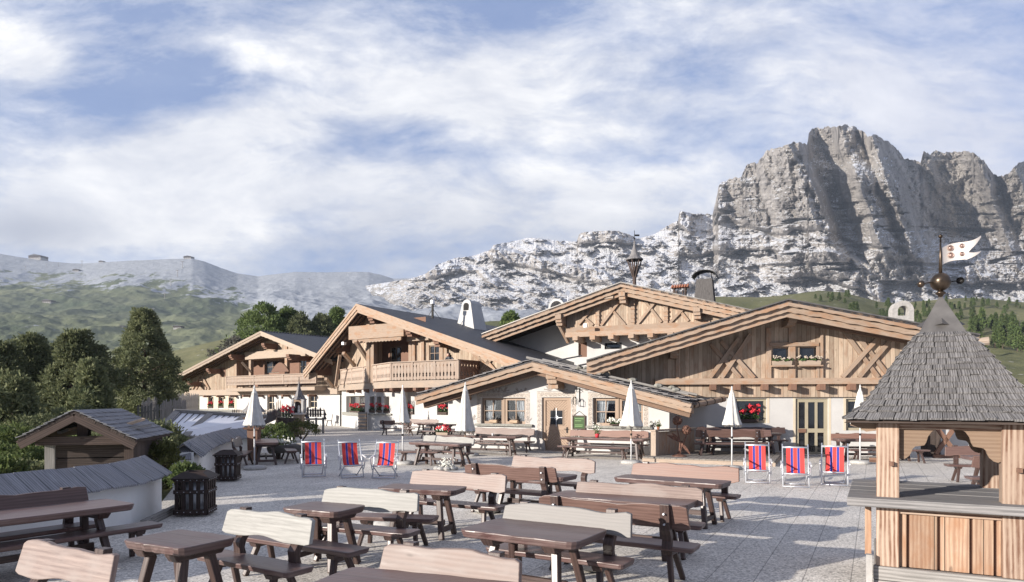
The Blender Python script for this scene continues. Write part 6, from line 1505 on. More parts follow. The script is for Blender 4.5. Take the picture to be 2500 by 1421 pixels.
    m=MB(); m.lathe([(.0,zc1-.03),(.02,zc1-.02),(.03,3.345),(.055,3.365),(.055,3.375),(.025,3.395),(.018,3.41)],C,18); m.sphere(C+Vector((0,0,z)),R,28); m.lathe([(R*1.01,z-.006),(R*1.03,z),(R*1.01,z+.006)],C,28); m.build('finial_ball','bronze',e,smooth=True)
    xa=Vector((1,-.12,0)).normalized()
    for s in (-1,1):
        c_=C+Vector((0,0,z))+xa*(s*.215)+Vector((0,0,-.02 if s<0 else .012)); m=MB(); m.tube(C+Vector((0,0,z))+xa*s*.1,c_,.006); 
        if s<0: m.sphere(c_,.040,16)
        else:
            n=14
            for k in range(4):
                t0=k*.35;t1=(k+1)*.35
                for i in range(n):
                    a0=2*math.pi*i/n;a1=2*math.pi*(i+1)/n; ax_=Vector((-.55,-.83,0)); u_=Vector((.83,-.55,0)); v_=Vector((0,0,1)); r=.042
                    P=lambda t,a:c_-ax_*math.cos(t)*r*.9+(u_*math.cos(a)+v_*math.sin(a))*math.sin(t)*r
                    m.quad([P(t0,a0),P(t0,a1),P(t1,a1),P(t1,a0)])
        m.build('side_ball','bronze' if s<0 else 'black_iron',e,smooth=True)
    m=MB(); m.tube(C+Vector((0,0,z+R*.9)),C+Vector((0,0,4.01)),.020,.008,12); m.sphere(C+Vector((0,0,4.035)),.024,14); m.build('vane_rod','bronze',e,smooth=True)
    # swallow-tailed sheet-metal flag with embossed discs
    m=MB(); n=18; zb,zt_=3.70,3.90
    def fp(s,v,off=0):
        x=.02+s*.40; wv=.035*math.sin(s*5.2+.3); zz=zb+(zt_-zb)*v+.045*s+.02*math.sin(s*6)+ (.02*s if v>.5 else -.0)
        return C+xa*x+Vector((0,wv-.01+off,zz+.03*s+.03*s*s))
    top=[];bot=[]
    for i in range(n+1):
        s=i/n; tp=1.0;bt=0.0
        top.append((s,1.0)); bot.append((s,0.0))
    for i in range(n):
        s0=i/n;s1=(i+1)/n
        def span(s):
            if s<.66: return [(0+.06*s,1)]
            k=(s-.66)/.34; return [(.04+k*.16,.42-k*.20),(.42+k*.50,1.0+k*.02)]
        a=span(s0);b=span(s1)
        if len(b)==1: parts=[(a[0],b[0])]
        elif len(a)==1: parts=[((0,.42),b[0]),((.42,1),b[1])]
        else: parts=list(zip(a,b))
        for (l0,h0),(l1,h1) in parts:
            for off in (0,.006):
                q=[fp(s0,l0,off),fp(s1,l1,off),fp(s1,h1,off),fp(s0,h0,off)]; m.quad(q if off==0 else q[::-1])
    fl=m.build('flag','bright_metal',e)
    for s,v,r in ((.25,.76,.036),(.52,.78,.030),(.26,.36,.036),(.52,.36,.028)):
        m=MB(); c_=fp(s,v,-.004); nn=20
        for i in range(nn):
            t0=2*math.pi*i/nn;t1=2*math.pi*(i+1)/nn
            for (ra,ya),(rb,yb) in (((r,0),(r*.82,-.014)),((r*.82,-.014),(r*.62,-.002)),((r*.62,-.002),(r*.35,-.012)),((r*.35,-.012),(0.001,-.016))):
                P=lambda rr,yy,t:c_+Vector((math.cos(t)*rr,yy,math.sin(t)*rr))
                m.quad([P(ra,ya,t0),P(ra,ya,t1),P(rb,yb,t1),P(rb,yb,t0)])
        m.build('embossed_disc','rose_metal',fl)
    # leaning board with a latch against the left side
    q=MB(); box(q,.17,.235,.42,.60,.36,.95,grain=2); o2=q.build('plank','kiosk_panel_wood'); tag(o2,'short upright pine board against the left side of the kiosk','board')
    q=MB(); box(q,.185,.245,.08,.16,-.0,.42); o3=q.build('edging_slab','grey_concrete'); tag(o3,'narrow grey slab standing at the kiosk foot','slab')
    return fr0,e
FK,EK=kiosk()
# ---------------------------------------------------------------- ground height lookup
def gheight(X,Y):
    t_u=CX+X/Y*F
    crest=float(interp([(-2600,900),(0,905),(200,890),(270,874),(330,868),(400,862),(500,838),(560,824),(640,812),(900,800),(1500,770),(1700,735),(1750,723),(1850,726),(1950,716),(2000,709),(2060,713),(2100,724),(2150,737),(2200,741),(2280,732),(2350,727),(2420,730),(2500,737),(2700,730),(5200,700)],t_u))
    x=np.array([[float(X)]]);y=np.array([[float(Y)]])
    Yc=float(np.interp(t_u,[-2600,500,1700,2500,5200],[330,330,420,440,440])); t=min(1,max(0,(Y-75)/(Yc-75)))
    V=1012+(crest-1012)*t**.62; zf=H-(V-CY)/F*Y-min(1,max(0,(Y-Yc)/60))*45
    amp=float(smooth(y,80,200)[0,0]*(1-.85*smooth(y,Yc*.86,Yc)[0,0])); zf+=amp*float((fbm(x/70,y/70,5,.5,3)*(3.0 if t_u<900 else 6.0)+fbm(x/14,y/14,4,.5,9)*.9)[0,0])
    dr=ground_drop(x,y); zn=-.08-1.25*smooth(dr,.1,3.0)-1.1*smooth(dr,3,12); zn=zn+smooth(dr,.5,4)*fbm(x/3,y/3,4,.5,5)*.25
    w=float(smooth(y,62,95)[0,0]); return float(zn[0,0])*(1-w)+zf*w
def fheight(X,Y):
    us,Ys,Z=FARZ; u=CX+X/Y*F; i=int(np.clip(np.searchsorted(us,u),1,len(us)-1)); j=int(np.clip(np.searchsorted(Ys,Y),1,len(Ys)-1)); return float(Z[j,i])
# ---------------------------------------------------------------- plank-capped walls
def capped_wall(name,pts,zr,ze,hw,label,gable_start=False,gable_end=False,bw=.2,seed=0):
    """pts: eave line on the viewer side (x,y); cap ridge hw behind it"""
    pts=[Vector((x,y,0)) for x,y in pts]; o=pts[0]; e=empty(name,tuple(o),0,label,'wall'); rs=random.Random(seed)
    nrm=[]
    for i in range(len(pts)):
        a=pts[max(0,i-1)];b=pts[min(len(pts)-1,i+1)]; d=(b-a).normalized(); nrm.append(Vector((-d.y,d.x,0)))
    m=MB(); L=[p+n*.16 for p,n in zip(pts,nrm)]; Rr=[p+n*(2*hw-.16) for p,n in zip(pts,nrm)]
    for i in range(len(pts)-1):
        m.quad([Vector((L[i].x,L[i].y,-1.5)),Vector((L[i+1].x,L[i+1].y,-1.5)),Vector((L[i+1].x,L[i+1].y,ze+.05)),Vector((L[i].x,L[i].y,ze+.05))])
        m.quad([Vector((Rr[i+1].x,Rr[i+1].y,-2)),Vector((Rr[i].x,Rr[i].y,-2)),Vector((Rr[i].x,Rr[i].y,ze+.05)),Vector((Rr[i+1].x,Rr[i+1].y,ze+.05))])
    for k in (0,-1): q=[Vector((L[k].x,L[k].y,-1.5)),Vector((Rr[k].x,Rr[k].y,-1.5)),Vector((Rr[k].x,Rr[k].y,ze+.15)),Vector((L[k].x,L[k].y,ze+.15))]; m.quad(q[::-1] if k==0 else q)
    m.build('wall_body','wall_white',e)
    # cap boards laid across, on both sides of the ridge
    m=MB(); seg=[]; tot=0
    for i in range(len(pts)-1): l=(pts[i+1]-pts[i]).length; seg.append((tot,l)); tot+=l
    def at(s):
        for i,(t,l) in enumerate(seg):
            if s<=t+l or i==len(seg)-1: f=min(1,max(0,(s-t)/l)); return pts[i].lerp(pts[i+1],f), nrm[i].lerp(nrm[i+1],f).normalized()
    s=0
    while s<tot:
        w=rs.uniform(bw*.6,bw*1.25); s1=min(tot,s+w)
        (p0,n0),(p1,n1)=at(s+.004),at(s1-.004); j=rs.uniform(-.025,.02); l=rs.uniform(0,.014)
        for side in (0,1):
            if side==0: A,B=p0-n0*(.04+j),p1-n1*(.04+j); C,Dd=p1+n1*hw,p0+n0*hw
            else: A,B=p1+n1*(2*hw+.04),p0+n0*(2*hw+.04); C,Dd=p0+n0*hw,p1+n1*hw
            lo=[Vector((A.x,A.y,ze+l)),Vector((B.x,B.y,ze+l)),Vector((C.x,C.y,zr+l)),Vector((Dd.x,Dd.y,zr+l))]; hi=[x+Vector((0,0,.03)) for x in lo]
            m.hexa(lo+hi,grain=1)
        s=s1
    m.build('cap_boards','grey_board_plain',e)
    return e
wood('grey_board_plain',(.15,.15,.165),(.36,.36,.385),.9,knots=False,bs=.5,vary=.3,obj_jit=0,blotch=(.24,.235,.24))
def surround():
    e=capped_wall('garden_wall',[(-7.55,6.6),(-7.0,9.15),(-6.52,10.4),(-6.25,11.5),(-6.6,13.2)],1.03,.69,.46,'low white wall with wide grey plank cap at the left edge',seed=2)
    m=MB(); m.beam((-6.1,11.3,.06),(-6.42,13.15,.06),.10,.14); m.build('kerb_board','grey_log',e)
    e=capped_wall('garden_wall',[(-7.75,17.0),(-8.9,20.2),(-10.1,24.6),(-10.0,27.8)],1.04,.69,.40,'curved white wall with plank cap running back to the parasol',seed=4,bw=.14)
    # front pillar with a little hipped board roof
    m=MB(); m.box(XYZ,-8.38,-8.0,16.95,17.3,-1.5,.70) if False else m.hexa([XYZ(-8.40,16.9,-1),XYZ(-8.03,16.9,-1),XYZ(-8.03,17.3,-1),XYZ(-8.40,17.3,-1),XYZ(-8.40,16.9,.72),XYZ(-8.03,16.9,.72),XYZ(-8.03,17.3,.72),XYZ(-8.40,17.3,.72)]); m.build('pillar','dark_old_wood',e)
    m=MB(); n=7
    for i in range(n):
        x0=-8.56+i*.71/n; x1=x0+.71/n-.006; T=lambda x:Vector((-8.15+(x+8.2)*.12,17.25,1.05))
        m.hexa([XYZ(x0,16.72,.66),XYZ(x1,16.72,.66),T(x1)+Vector((.004,0,-.03)),T(x0)+Vector((0,0,-.03)),XYZ(x0,16.72,.69),XYZ(x1,16.72,.69),T(x1)+Vector((.004,0,0)),T(x0)],grain=1)
    m.build('hip_boards','grey_board_plain',e)
    # --- litter bins in slatted wooden cages
    def bin_(c,w,h,yaw,label):
        e=empty('litter_bin',c,yaw,label,'bin','slatted litter bins'); s=w/2
        m=local(MB()); ch=.10
        ring=[(-s+ch,-s),(s-ch,-s),(s,-s+ch),(s,s-ch),(s-ch,s),(-s+ch,s),(-s,s-ch),(-s,-s+ch)]
        sides=[((-s,-s),(s,-s)),((s,-s),(s,s)),((s,s),(-s,s)),((-s,s),(-s,-s))]
        sl=local(MB()); RL={round(z,3):local(MB()) for z in (.04,h*.60,h-.06)}; bo=local(MB())
        for (a,b) in sides:
            a=Vector((*a,0));b=Vector((*b,0)); d=(b-a).normalized(); nn=Vector((d.y,-d.x,0)); L=(b-a).length
            for i in range(5):
                t=(.055,.275,.5,.725,.945)[i]; c_=a+d*L*t; wd=L*.125 if 0<i<4 else L*.105
                sl.hexa([c_-d*wd/2+Vector((0,0,.03)),c_+d*wd/2+Vector((0,0,.03)),c_+d*wd/2-nn*.02+Vector((0,0,.03)),c_-d*wd/2-nn*.02+Vector((0,0,.03)),c_-d*wd/2+Vector((0,0,h)),c_+d*wd/2+Vector((0,0,h)),c_+d*wd/2-nn*.02+Vector((0,0,h)),c_-d*wd/2-nn*.02+Vector((0,0,h))],grain=2)
            for z0,z1 in ((.04,.14),(h*.60,h*.70),(h-.06,h-.0)):
                rl=RL[round(z0,3)]
                A=a+nn*.004;B=b+nn*.004; rl.hexa([A+Vector((0,0,z0)),B+Vector((0,0,z0)),B+nn*.018+Vector((0,0,z0)),A+nn*.018+Vector((0,0,z0)),A+Vector((0,0,z1)),B+Vector((0,0,z1)),B+nn*.018+Vector((0,0,z1)),A+nn*.018+Vector((0,0,z1))],grain=0)
                for i in (0,1,2,3,4):
                    c_=a+d*L*(i+.5)/5+nn*.024+Vector((0,0,(z0+z1)/2)); bo.sphere(c_,.009,6)
        sl.build('slats','bin_wood',e,bevel=.004); [q_.build('rail','bin_wood',e) for q_ in RL.values()]; bo.build('bolts','aluminium',e)
        m=local(MB()); m.tube((0,0,.03),(0,0,h-.05),s*.72,s*.72,16); m.build('liner','aluminium',e,smooth=True)
        m=local(MB()); o_=s+.06; t_=s*.62; z0=h+.0; z1=h+.11; c4=[XYZ(-o_,-o_,z0),XYZ(o_,-o_,z0),XYZ(o_,o_,z0),XYZ(-o_,o_,z0)]; t4=[XYZ(-t_,-t_,z1),XYZ(t_,-t_,z1),XYZ(t_,t_,z1),XYZ(-t_,t_,z1)]
        for i in range(4): j=(i+1)%4; m.quad([c4[i],c4[j],t4[j],t4[i]]); m.quad([c4[j],c4[i],c4[i]*.94+Vector((0,0,z0*.06-.02)),c4[j]*.94+Vector((0,0,z0*.06-.02))])
        q=[p*1 for p in t4]; b4=[XYZ(p.x*.9,p.y*.9,z1-.03) for p in t4]
        for i in range(4): j=(i+1)%4; m.quad([t4[i],t4[j],b4[j],b4[i]])
        m.build('lid','bin_wood',e)
    bin_(tuple(G(462,1262)+Vector((.0,.25,0))),.56,.70,math.radians(8),'slatted dark bin nearer the camera beside the end of the left wall')
    bin_(tuple(G(547,1176)+Vector((0,.25,0))),.52,.70,math.radians(9),'slatted dark bin farther back in front of the curved wall')
    # --- little hut with a shake roof
    PH=math.radians(-14); fr=Fr((-9.0,13.9),PH); o=fr(0,0,0); e=empty('hut',tuple(o),0,'small dark timber hut with grey shake roof behind the left wall','hut')
    c=.35; P=(*fr.px(180,1003,c),c); L=(*fr.px(44,1072,c),c); R=(*fr.px(329,1074,c),c); dp=2.6; m=MB(); g=Gable(fr,L,P,R)
    rs=random.Random(9); rm=MB()
    for E in (L,R):
        Ls=math.hypot(E[0]-P[0],E[1]-P[1]); ux=(E[0]-P[0])/Ls; uz=(E[1]-P[1])/Ls; n=8
        A=lambda d,c_,z:fr(P[0]+ux*d,P[1]+uz*d+z,c_)
        m.hexa([A(Ls,-dp,-.06),A(Ls,c,-.06),A(0,c,-.06),A(0,-dp,-.06),A(Ls,-dp,0),A(Ls,c,0),A(0,c,0),A(0,-dp,0)])
        for i in range(n):
            cc=c+.02
            while cc>-dp:
                w=rs.uniform(.10,.2); d0=max(0,i*Ls/n-.03); d1=(i+1)*Ls/n+.05; l=rs.uniform(.03,.045)
                rm.hexa([A(d1,cc-w+.005,l),A(d1,cc,l),A(d0,cc,.008),A(d0,cc-w+.005,.008),A(d1,cc-w+.005,l+.015),A(d1,cc,l+.015),A(d0,cc,.02),A(d0,cc-w+.005,.02)],grain=1); cc-=w
    rf=m.build('roof','dark_old_wood',e); rm.build('shakes','grey_board_plain',rf)
    m=MB()
    for E in (L,R): m.beam(fr(E[0],E[1]-.12,c-.03),fr(P[0],P[1]-.12,c-.03),.05,.17)
    m.build('bargeboard','dark_beam',e)
    x0=fr.px(110,1100,0)[0]; x1=fr.px(327,1100,0)[0]; zt=fr.px(200,1068,.1)[1]; zb=-2.2
    m=MB(); m.box(fr,x0,x0+.18,zb,zt-.12,-.12,.03,grain=2); m.build('post','grey_log',e); m=MB(); m.box(fr,x1-.18,x1,zb,zt-.12,-.12,.03,grain=2); m.build('post','dark_beam',e)
    m=MB(); z=zt-.14; 
    while z>zb: m.box(fr,x0+.181,x1-.181,z-.28,z-.008,-.09,-.03,off=(rs.random()*30,0)); z-=.29
    m.build('wall_boards','dark_old_wood',e)
    m=MB(); m.quad([fr(x1,zb,-.05),fr(x1,zt-.1,-.05),fr(x1,zt-.1,-dp+.3),fr(x1,zb,-dp+.3)][::-1]); m.quad([fr(x0,zb,-.05),fr(x0,zt-.1,-.05),fr(x0,zt-.1,-dp+.3),fr(x0,zb,-dp+.3)]); m.quad([fr(x0,zb,-dp+.3),fr(x1,zb,-dp+.3),fr(x1,zt-.1,-dp+.3),fr(x0,zt-.1,-dp+.3)]); m.build('side_wall','dark_old_wood',e)
    m=MB(); m.box(fr,x0-.12,x1+.05,zt-.15,zt+.02,-.1,.16); m.build('front_beam','dark_beam',e)
    m=MB(); m.box(fr,P[0]-.1,P[0]+.1,zt+.02,P[1]-.2,-.3,-.12,grain=2); m.build('king_post','dark_beam',e); m=MB(); m.box(fr,P[0]+.45,P[0]+.55,zt+.02,P[1]-.35,-.9,-.8,grain=2); m.build('king_post','dark_beam',e)
    for k in range(9):
        a=rs.uniform(x0+.2,x1-.3); m=MB(); m.beam(fr(a,zt+.05+rs.uniform(0,.12),-rs.uniform(.1,.9)),fr(a+rs.uniform(.2,.6),zt+.08+rs.uniform(0,.3),-rs.uniform(.3,1.3)),.10,.05); m.build('stored_offcut','log_end' if k%3==0 else 'grey_log',e)
    # --- cellar roof of metal panels
    TL,TR,BL,BR=W(428,1007,29),W(650,1020,31),W(376,1062,24.2),W(566,1072,27.3)
    e=empty('cellar_shed',(BL.x,BL.y,-1.6),0,'sunken shed with sloping grey sheet metal roof and bark ribs','shed')
    nrm=(TL-BL).cross(BR-BL).normalized(); nrm=nrm if nrm.z>0 else -nrm
    P2=lambda s,t,h=0:BL.lerp(BR,s).lerp(TL.lerp(TR,s),t)+nrm*h
    m=MB(); m.hexa([P2(0,0,-.08),P2(1,0,-.08),P2(1,1,-.08),P2(0,1,-.08),P2(0,0,0),P2(1,0,0),P2(1,1,0),P2(0,1,0)]); m.build('roof_sheet','panel_metal',e)
    m=MB()
    for k in range(1,15): s=k/15; m.beam(P2(s,.03,.02),P2(s,.97,.02),.03,.04,up=nrm)
    m.build('seams','black_iron',e)
    for s in (.015,.37,.76): q=MB(); q.beam(P2(s,-.03,.04),P2(s,1,.04),.22,.10,up=nrm); q.build('rib','grey_log',e)
    q=MB(); q.beam(P2(-.02,1,.06),P2(1,1,.06),.16,.16,up=nrm); q.build('ridge_log','grey_log',e); q=MB(); q.beam(P2(-.02,0,-.05),P2(1,0,-.05),.14,.18,up=nrm); q.build('eave_log','grey_log',e)
    D3=Vector((0,0,-2.6)); q=MB(); q.quad([P2(0,0)+D3,P2(1,0)+D3,P2(1,0,-.12),P2(0,0,-.12)]); q.build('glazing','glass_dark',e)
    for s in (0.0,.22,.42,.64,.86): q=MB(); a=P2(s,0,-.1); q.beam(a+D3-Vector((0,.04,0)),a-Vector((0,.04,0)),.12 if s==0 else .06,.1); q.build('post','dark_beam' if s==0 else 'aluminium',e)
    q=MB(); q.quad([P2(0,1)+D3,P2(0,0)+D3,P2(0,0),P2(0,1)]); q.build('side_wall','dark_old_wood',e)
    # --- little spired pavilion behind the parasol
    c=W(620,1005,24.4); e=empty('lantern_shrine',(c.x,c.y,0),0,'narrow wooden shrine with a curved pointed shingle roof behind the leftmost parasol','shrine')
    b=Vector((c.x,c.y,0)); m=MB(); m.lathe([(.40,1.72),(.41,1.75),(.30,1.86),(.22,1.98),(.15,2.13),(.09,2.3),(.04,2.5),(.015,2.58)],b,10); m.build('spire_roof','shingle_wood',e)
    m=MB(); m.tube(b+Vector((0,0,2.55)),b+Vector((0,0,2.78)),.012); m.sphere(b+Vector((0,0,2.6)),.045,10); m.build('finial','black_iron',e)
    m=MB(); m.hexa([b+XYZ(-.16,-.16,0),b+XYZ(.16,-.16,0),b+XYZ(.16,.16,0),b+XYZ(-.16,.16,0),b+XYZ(-.2,-.2,1.72),b+XYZ(.2,-.2,1.72),b+XYZ(.2,.2,1.72),b+XYZ(-.2,.2,1.72)]); m.build('body','red_beam',e)
    for z in (1.45,1.1): m=MB(); m.hexa([b+XYZ(-.26,-.26,z),b+XYZ(.26,-.26,z),b+XYZ(.26,.26,z),b+XYZ(-.26,.26,z),b+XYZ(-.3,-.3,z+.08),b+XYZ(.3,-.3,z+.08),b+XYZ(.3,.3,z+.08),b+XYZ(-.3,.3,z+.08)]); m.build('moulding','red_beam',e)
    # --- wayside shrine with open arches, before the left chalet
    c=W(730,1000,43); b=Vector((c.x,c.y,0)); e=empty('wayside_shrine',tuple(b),0,'white wayside shrine with arched niches and dark pointed roof','shrine')
    zr=H-(975-CY)/F*43; zb=H-(1008-CY)/F*43
    m=MB(); m.lathe([(.50,zr-.02),(.52,zr),(.33,zr+.12),(.22,zr+.35),(.13,zr+.62),(.07,zr+.9),(.02,zr+1.2)],b,4,); m.build('pyramid_roof','shingle_wood',e)
    m=MB(); m.tube(b+Vector((0,0,zr+1.15)),b+Vector((0,0,zr+1.4)),.02); m.build('finial','black_iron',e)
    for dx in (-.30,.30):
        for dy in (-.3,.3): m=MB(); m.hexa([b+XYZ(dx-.06,dy-.06,zb),b+XYZ(dx+.06,dy-.06,zb),b+XYZ(dx+.06,dy+.06,zb),b+XYZ(dx-.06,dy+.06,zb),b+XYZ(dx-.06,dy-.06,zr),b+XYZ(dx+.06,dy-.06,zr),b+XYZ(dx+.06,dy+.06,zr),b+XYZ(dx-.06,dy+.06,zr)]); m.build('pillar','white_render',e)
    m=MB(); n=8; f=lambda a,z,cc:b+Vector((a,-cc,z))
    for k in range(n): t0=math.pi*k/n;t1=math.pi*(k+1)/n; m.hexa([f(.24*math.cos(t0),zr-.35+.22*math.sin(t0),.28),f(.24*math.cos(t1),zr-.35+.22*math.sin(t1),.28),f(.24*math.cos(t1),zr-.0,.28),f(.24*math.cos(t0),zr-.0,.28),f(.24*math.cos(t0),zr-.35+.22*math.sin(t0),.34),f(.24*math.cos(t1),zr-.35+.22*math.sin(t1),.34),f(.24*math.cos(t1),zr,.34),f(.24*math.cos(t0),zr,.34)])
    m.build('arch','door_wood',e)
    m=MB(); m.hexa([b+XYZ(-.36,-.36,zb-.1),b+XYZ(.36,-.36,zb-.1),b+XYZ(.36,.36,zb-.1),b+XYZ(-.36,.36,zb-.1),b+XYZ(-.36,-.36,zb),b+XYZ(.36,-.36,zb),b+XYZ(.36,.36,zb),b+XYZ(-.36,.36,zb)]); m.build('ledge','white_render',e)
    m=MB(); m.hexa([b+XYZ(-.28,-.28,-.5),b+XYZ(.28,-.28,-.5),b+XYZ(.28,.28,-.5),b+XYZ(-.28,.28,-.5),b+XYZ(-.28,-.28,zb-.1),b+XYZ(.28,-.28,zb-.1),b+XYZ(.28,.28,zb-.1),b+XYZ(-.28,.28,zb-.1)]); m.build('plinth','pine_board',e)
    m=MB(); m.hexa([b+XYZ(-.24,.1,zb),b+XYZ(.24,.1,zb),b+XYZ(.24,.2,zb),b+XYZ(-.24,.2,zb),b+XYZ(-.24,.1,zr-.1),b+XYZ(.24,.1,zr-.1),b+XYZ(.24,.2,zr-.1),b+XYZ(-.24,.2,zr-.1)]); m.build('back_panel','dark_old_wood',e)
    m=MB(); m.lathe([(.07,zb),(.09,zb+.1),(.05,zb+.3),(.07,zb+.38),(.05,zb+.46),(.0,zb+.5)],b+Vector((0,-.05,0)),8); m.build('figurine','ceramic',e)
    # --- fences
    def fence(pts,h,pw,gap,mat,label,rail=True,seed=0,z0=None,pointed=True,hf=None,rs_=.12):
        rs=random.Random(seed); pts=[Vector(p) for p in pts]; e=empty('fence',tuple(pts[0]),0,label,'fence'); m=MB(); r=MB(); cnt=0
        for i in range(len(pts)-1):
            a,b=pts[i],pts[i+1]; d=(b-a); L=math.hypot(d.x,d.y); dn=Vector((d.x,d.y,0)).normalized(); n=int(L/(pw+gap)); nn=Vector((dn.y,-dn.x,0)); r=MB(); f=Fr((a.x,a.y),math.atan2(-dn.y,dn.x))
            for k in range(n):
                x=(k+.5)*(pw+gap); z=a.z+(b.z-a.z)*x/L; hh=(h if hf is None else hf((x/L)))+rs.uniform(-rs_,rs_)*h; w=pw*rs.uniform(.8,1.1); tl=rs.uniform(-.03,.03)*h
                if pointed: poly=[(x-w/2,z),(x+w/2,z),(x+w/2+tl,z+hh*.82),(x+tl,z+hh),(x-w/2+tl,z+hh*.82)]
                else: poly=[(x-w/2,z),(x+w/2,z),(x+w/2+tl,z+hh),(x-w/2+tl,z+hh*rs.uniform(.9,1))]
                m.prism(poly,f,-.012,.012,grain_a=False)
            for zz in (.3,.72): r=MB(); r.beam(a+Vector((0,0,h*zz))-nn*.03,b+Vector((0,0,h*zz))-nn*.03,.05,.07); r.build('rail',mat,e)
        m.build('pickets',mat,e)
        return e
    fence([W(345,1024,38)-Vector((0,0,.3)),W(420,1003,46)-Vector((0,0,.3)),W(485,988,60)-Vector((0,0,.5))],1.35,.10,.05,'grey_log','weathered split picket fence climbing to the left chalet',seed=1,pointed=False)
    fence([W(335,1040,33)-Vector((0,0,.2)),W(390,1040,33),W(455,1022,36)],1.1,.1,.05,'grey_log','lower weathered stake fence below the big round pine',seed=2,pointed=False)
    fence([W(566,1013,52),W(716,1013,50)],.42,.09,.08,'picket_wood','pale low picket fence under the left chalet windows',seed=3,hf=lambda t:.42+.75*math.exp(-((t-.77)/.07)**2),rs_=.06)
    fence([W(640,1040,36),W(688,1018,42),W(790,1018,46),W(795,1030,44)],.62,.22,.05,'dark_picket','dark pointed picket fence around the planted bed by the wayside shrine',seed=4)
    q=MB(); a=W(700,1023,43);b=W(792,1023,45.5); q.beam(Vector((a.x,a.y-.25,a.z)),Vector((b.x,b.y-.25,b.z)),.08,.12); 
    for u,Y in ((702,42.6),(775,44.6),(792,45.1)): p=W(u,1030,Y); q.beam((p.x,p.y-.3,0),(p.x,p.y-.3,1.05),.12,.12)
    o=q.build('rail_fence','grey_log'); tag(o,'grey log rail in front of the dark pickets','fence')
    q=MB(); p=W(703,1060,40); f=Fr((p.x,p.y),.3); q.box(f,-.7,.55,0,1.15,-.2,.2,grain=2); o=q.build('noticeboard_back','dark_old_wood'); tag(o,'dark brown board box below the red flowers left of the shrubs','box')
    flower_box(tuple(W(702,1017,40)+Vector((0,-.1,-.25))),.2,.75,'round clump of red flowers on the dark board box','bed flowers',seed=50,bl=30,fh=.7)
    # --- deck in front of the lodge
    PHd=math.radians(26); a=Vector((4.55,23.75,0)); b=Vector((8.45,21.95,0)); dd=(b-a).normalized(); fd=Fr((a.x,a.y),math.atan2(-dd.y,dd.x)); Ld=(b-a).length; h=.17
    e=empty('deck',tuple(a),0,'low wooden deck with shaded bench group before the lodge','deck')
    m=MB(); nb=22; bk=4.4
    for i in range(nb):
        x0=Ld*i/nb; x1=Ld*(i+1)/nb-.012
        lo=[fd(x0,h-.04,.03),fd(x1,h-.04,.03),fd(x1,h-.04,-bk),fd(x0,h-.04,-bk)]; m.hexa(lo+[p+Vector((0,0,.04)) for p in lo],grain=1)
    m.build('deck_boards','deck_board_plain',e)
    m=MB(); m.box(fd,-.02,Ld+.02,0,h-.045,-.06,.0); m.box(fd,Ld-.05,Ld,0,h-.045,-bk,-.07); m.box(fd,0.0,.05,0,h-.045,-bk,-.07); m.build('fascia','pale_beam',e)
    # balustrade at the deck's left side, with pots
    A=W(1599,1100,24.3); B=Vector((7.0,26.3,0)); A.z=h; B.z=h; dn=(B-A); L=dn.length; dn.normalize(); fb=Fr((A.x,A.y),math.atan2(-dn.y,dn.x))
    e=empty('balustrade',tuple(A),0,'solid board balustrade with a pale post at the left side of the deck','balustrade')
    m=MB(); m.box(fb,-.11,.08,h,h+.86,-.1,.1,grain=2); m.build('post','pale_beam',e)
    m=MB(); x=.09
    while x<L-.1: m.box(fb,x,x+.17,h,h+.84,-.02,.02,grain=2,off=(x*3,0)); x+=.18
    m.build('boards','pine_beam',e); m=MB(); m.box(fb,-.16,L,h+.861,h+.92,-.12,.12); m.build('cap_rail','pale_beam',e)
    # --- sculpture of rusty iron flowers
    b=W(1659,1112,24.0); b.z=h; e=empty('flower_sculpture',tuple(b),0,'rusty iron sculpture of two round flower heads on leafy stems','sculpture')
    m=MB(); m.lathe([(.27,0),(.25,.03),(.06,.08),(0,.09)],b,16); m.build('base','rust_iron',e)
    c1=W(1654,1027,24.0); c2=W(1676,1050,23.9)
    for c_,mid in ((c1,(.02,.45)),(c2,(.08,.35))):
        m=MB(); p0=b+Vector((0,0,.05)); pm=b+Vector((mid[0],0,mid[1])); pq=c_-Vector((.02,0,.25)); m.tube(p0,pm,.035,.03); m.tube(pm,pq,.03,.022); m.tube(pq,c_,.022,.02); m.build('stem','rust_iron',e)
        m=MB(); rs=random.Random(5)
        for i in range(26):
            t=math.pi*(3-5**.5)*i; z=1-2*(i+.5)/26; r=math.sqrt(1-z*z); n=Vector((r*math.cos(t),r*math.sin(t),z)); m.tube(c_,c_+n*.165,.035,.05,6)
        m.sphere(c_,.14,14); m.build('flower_head','rust_iron',e)
    for k,(dx,dz,l,w) in enumerate(((-.42,.86,.5,.12),(-.3,.95,.35,.1),(.2,.55,.3,.1),(-.13,.22,.26,.13),(.05,.2,.26,.12),(.36,.18,.34,.1))):
        m=MB(); p=b+Vector((0,0,.12 if abs(dx)<.2 else .5)); q=b+Vector((dx,(-.1 if k%2 else .1),dz)); dirn=(q-p).normalized(); s=dirn.cross(Vector((0,1,0))).normalized() if abs(dirn.y)<.9 else Vector((1,0,0)); n=8
        for i in range(n):
            t0=i/n;t1=(i+1)/n; w0=w*math.sin(math.pi*t0)**.8 if 0<t0<1 else 0.0; w1=w*math.sin(math.pi*t1)**.8 if t1<1 else 0; bend=lambda t:Vector((0,0,-.12*t*t))
            P_,Q_=p.lerp(q,t0)+bend(t0),p.lerp(q,t1)+bend(t1); m.quad([P_-s*w0*.5,Q_-s*w1*.5,Q_+s*w1*.5,P_+s*w0*.5])
        m.build('iron_leaf','rust_iron',e)
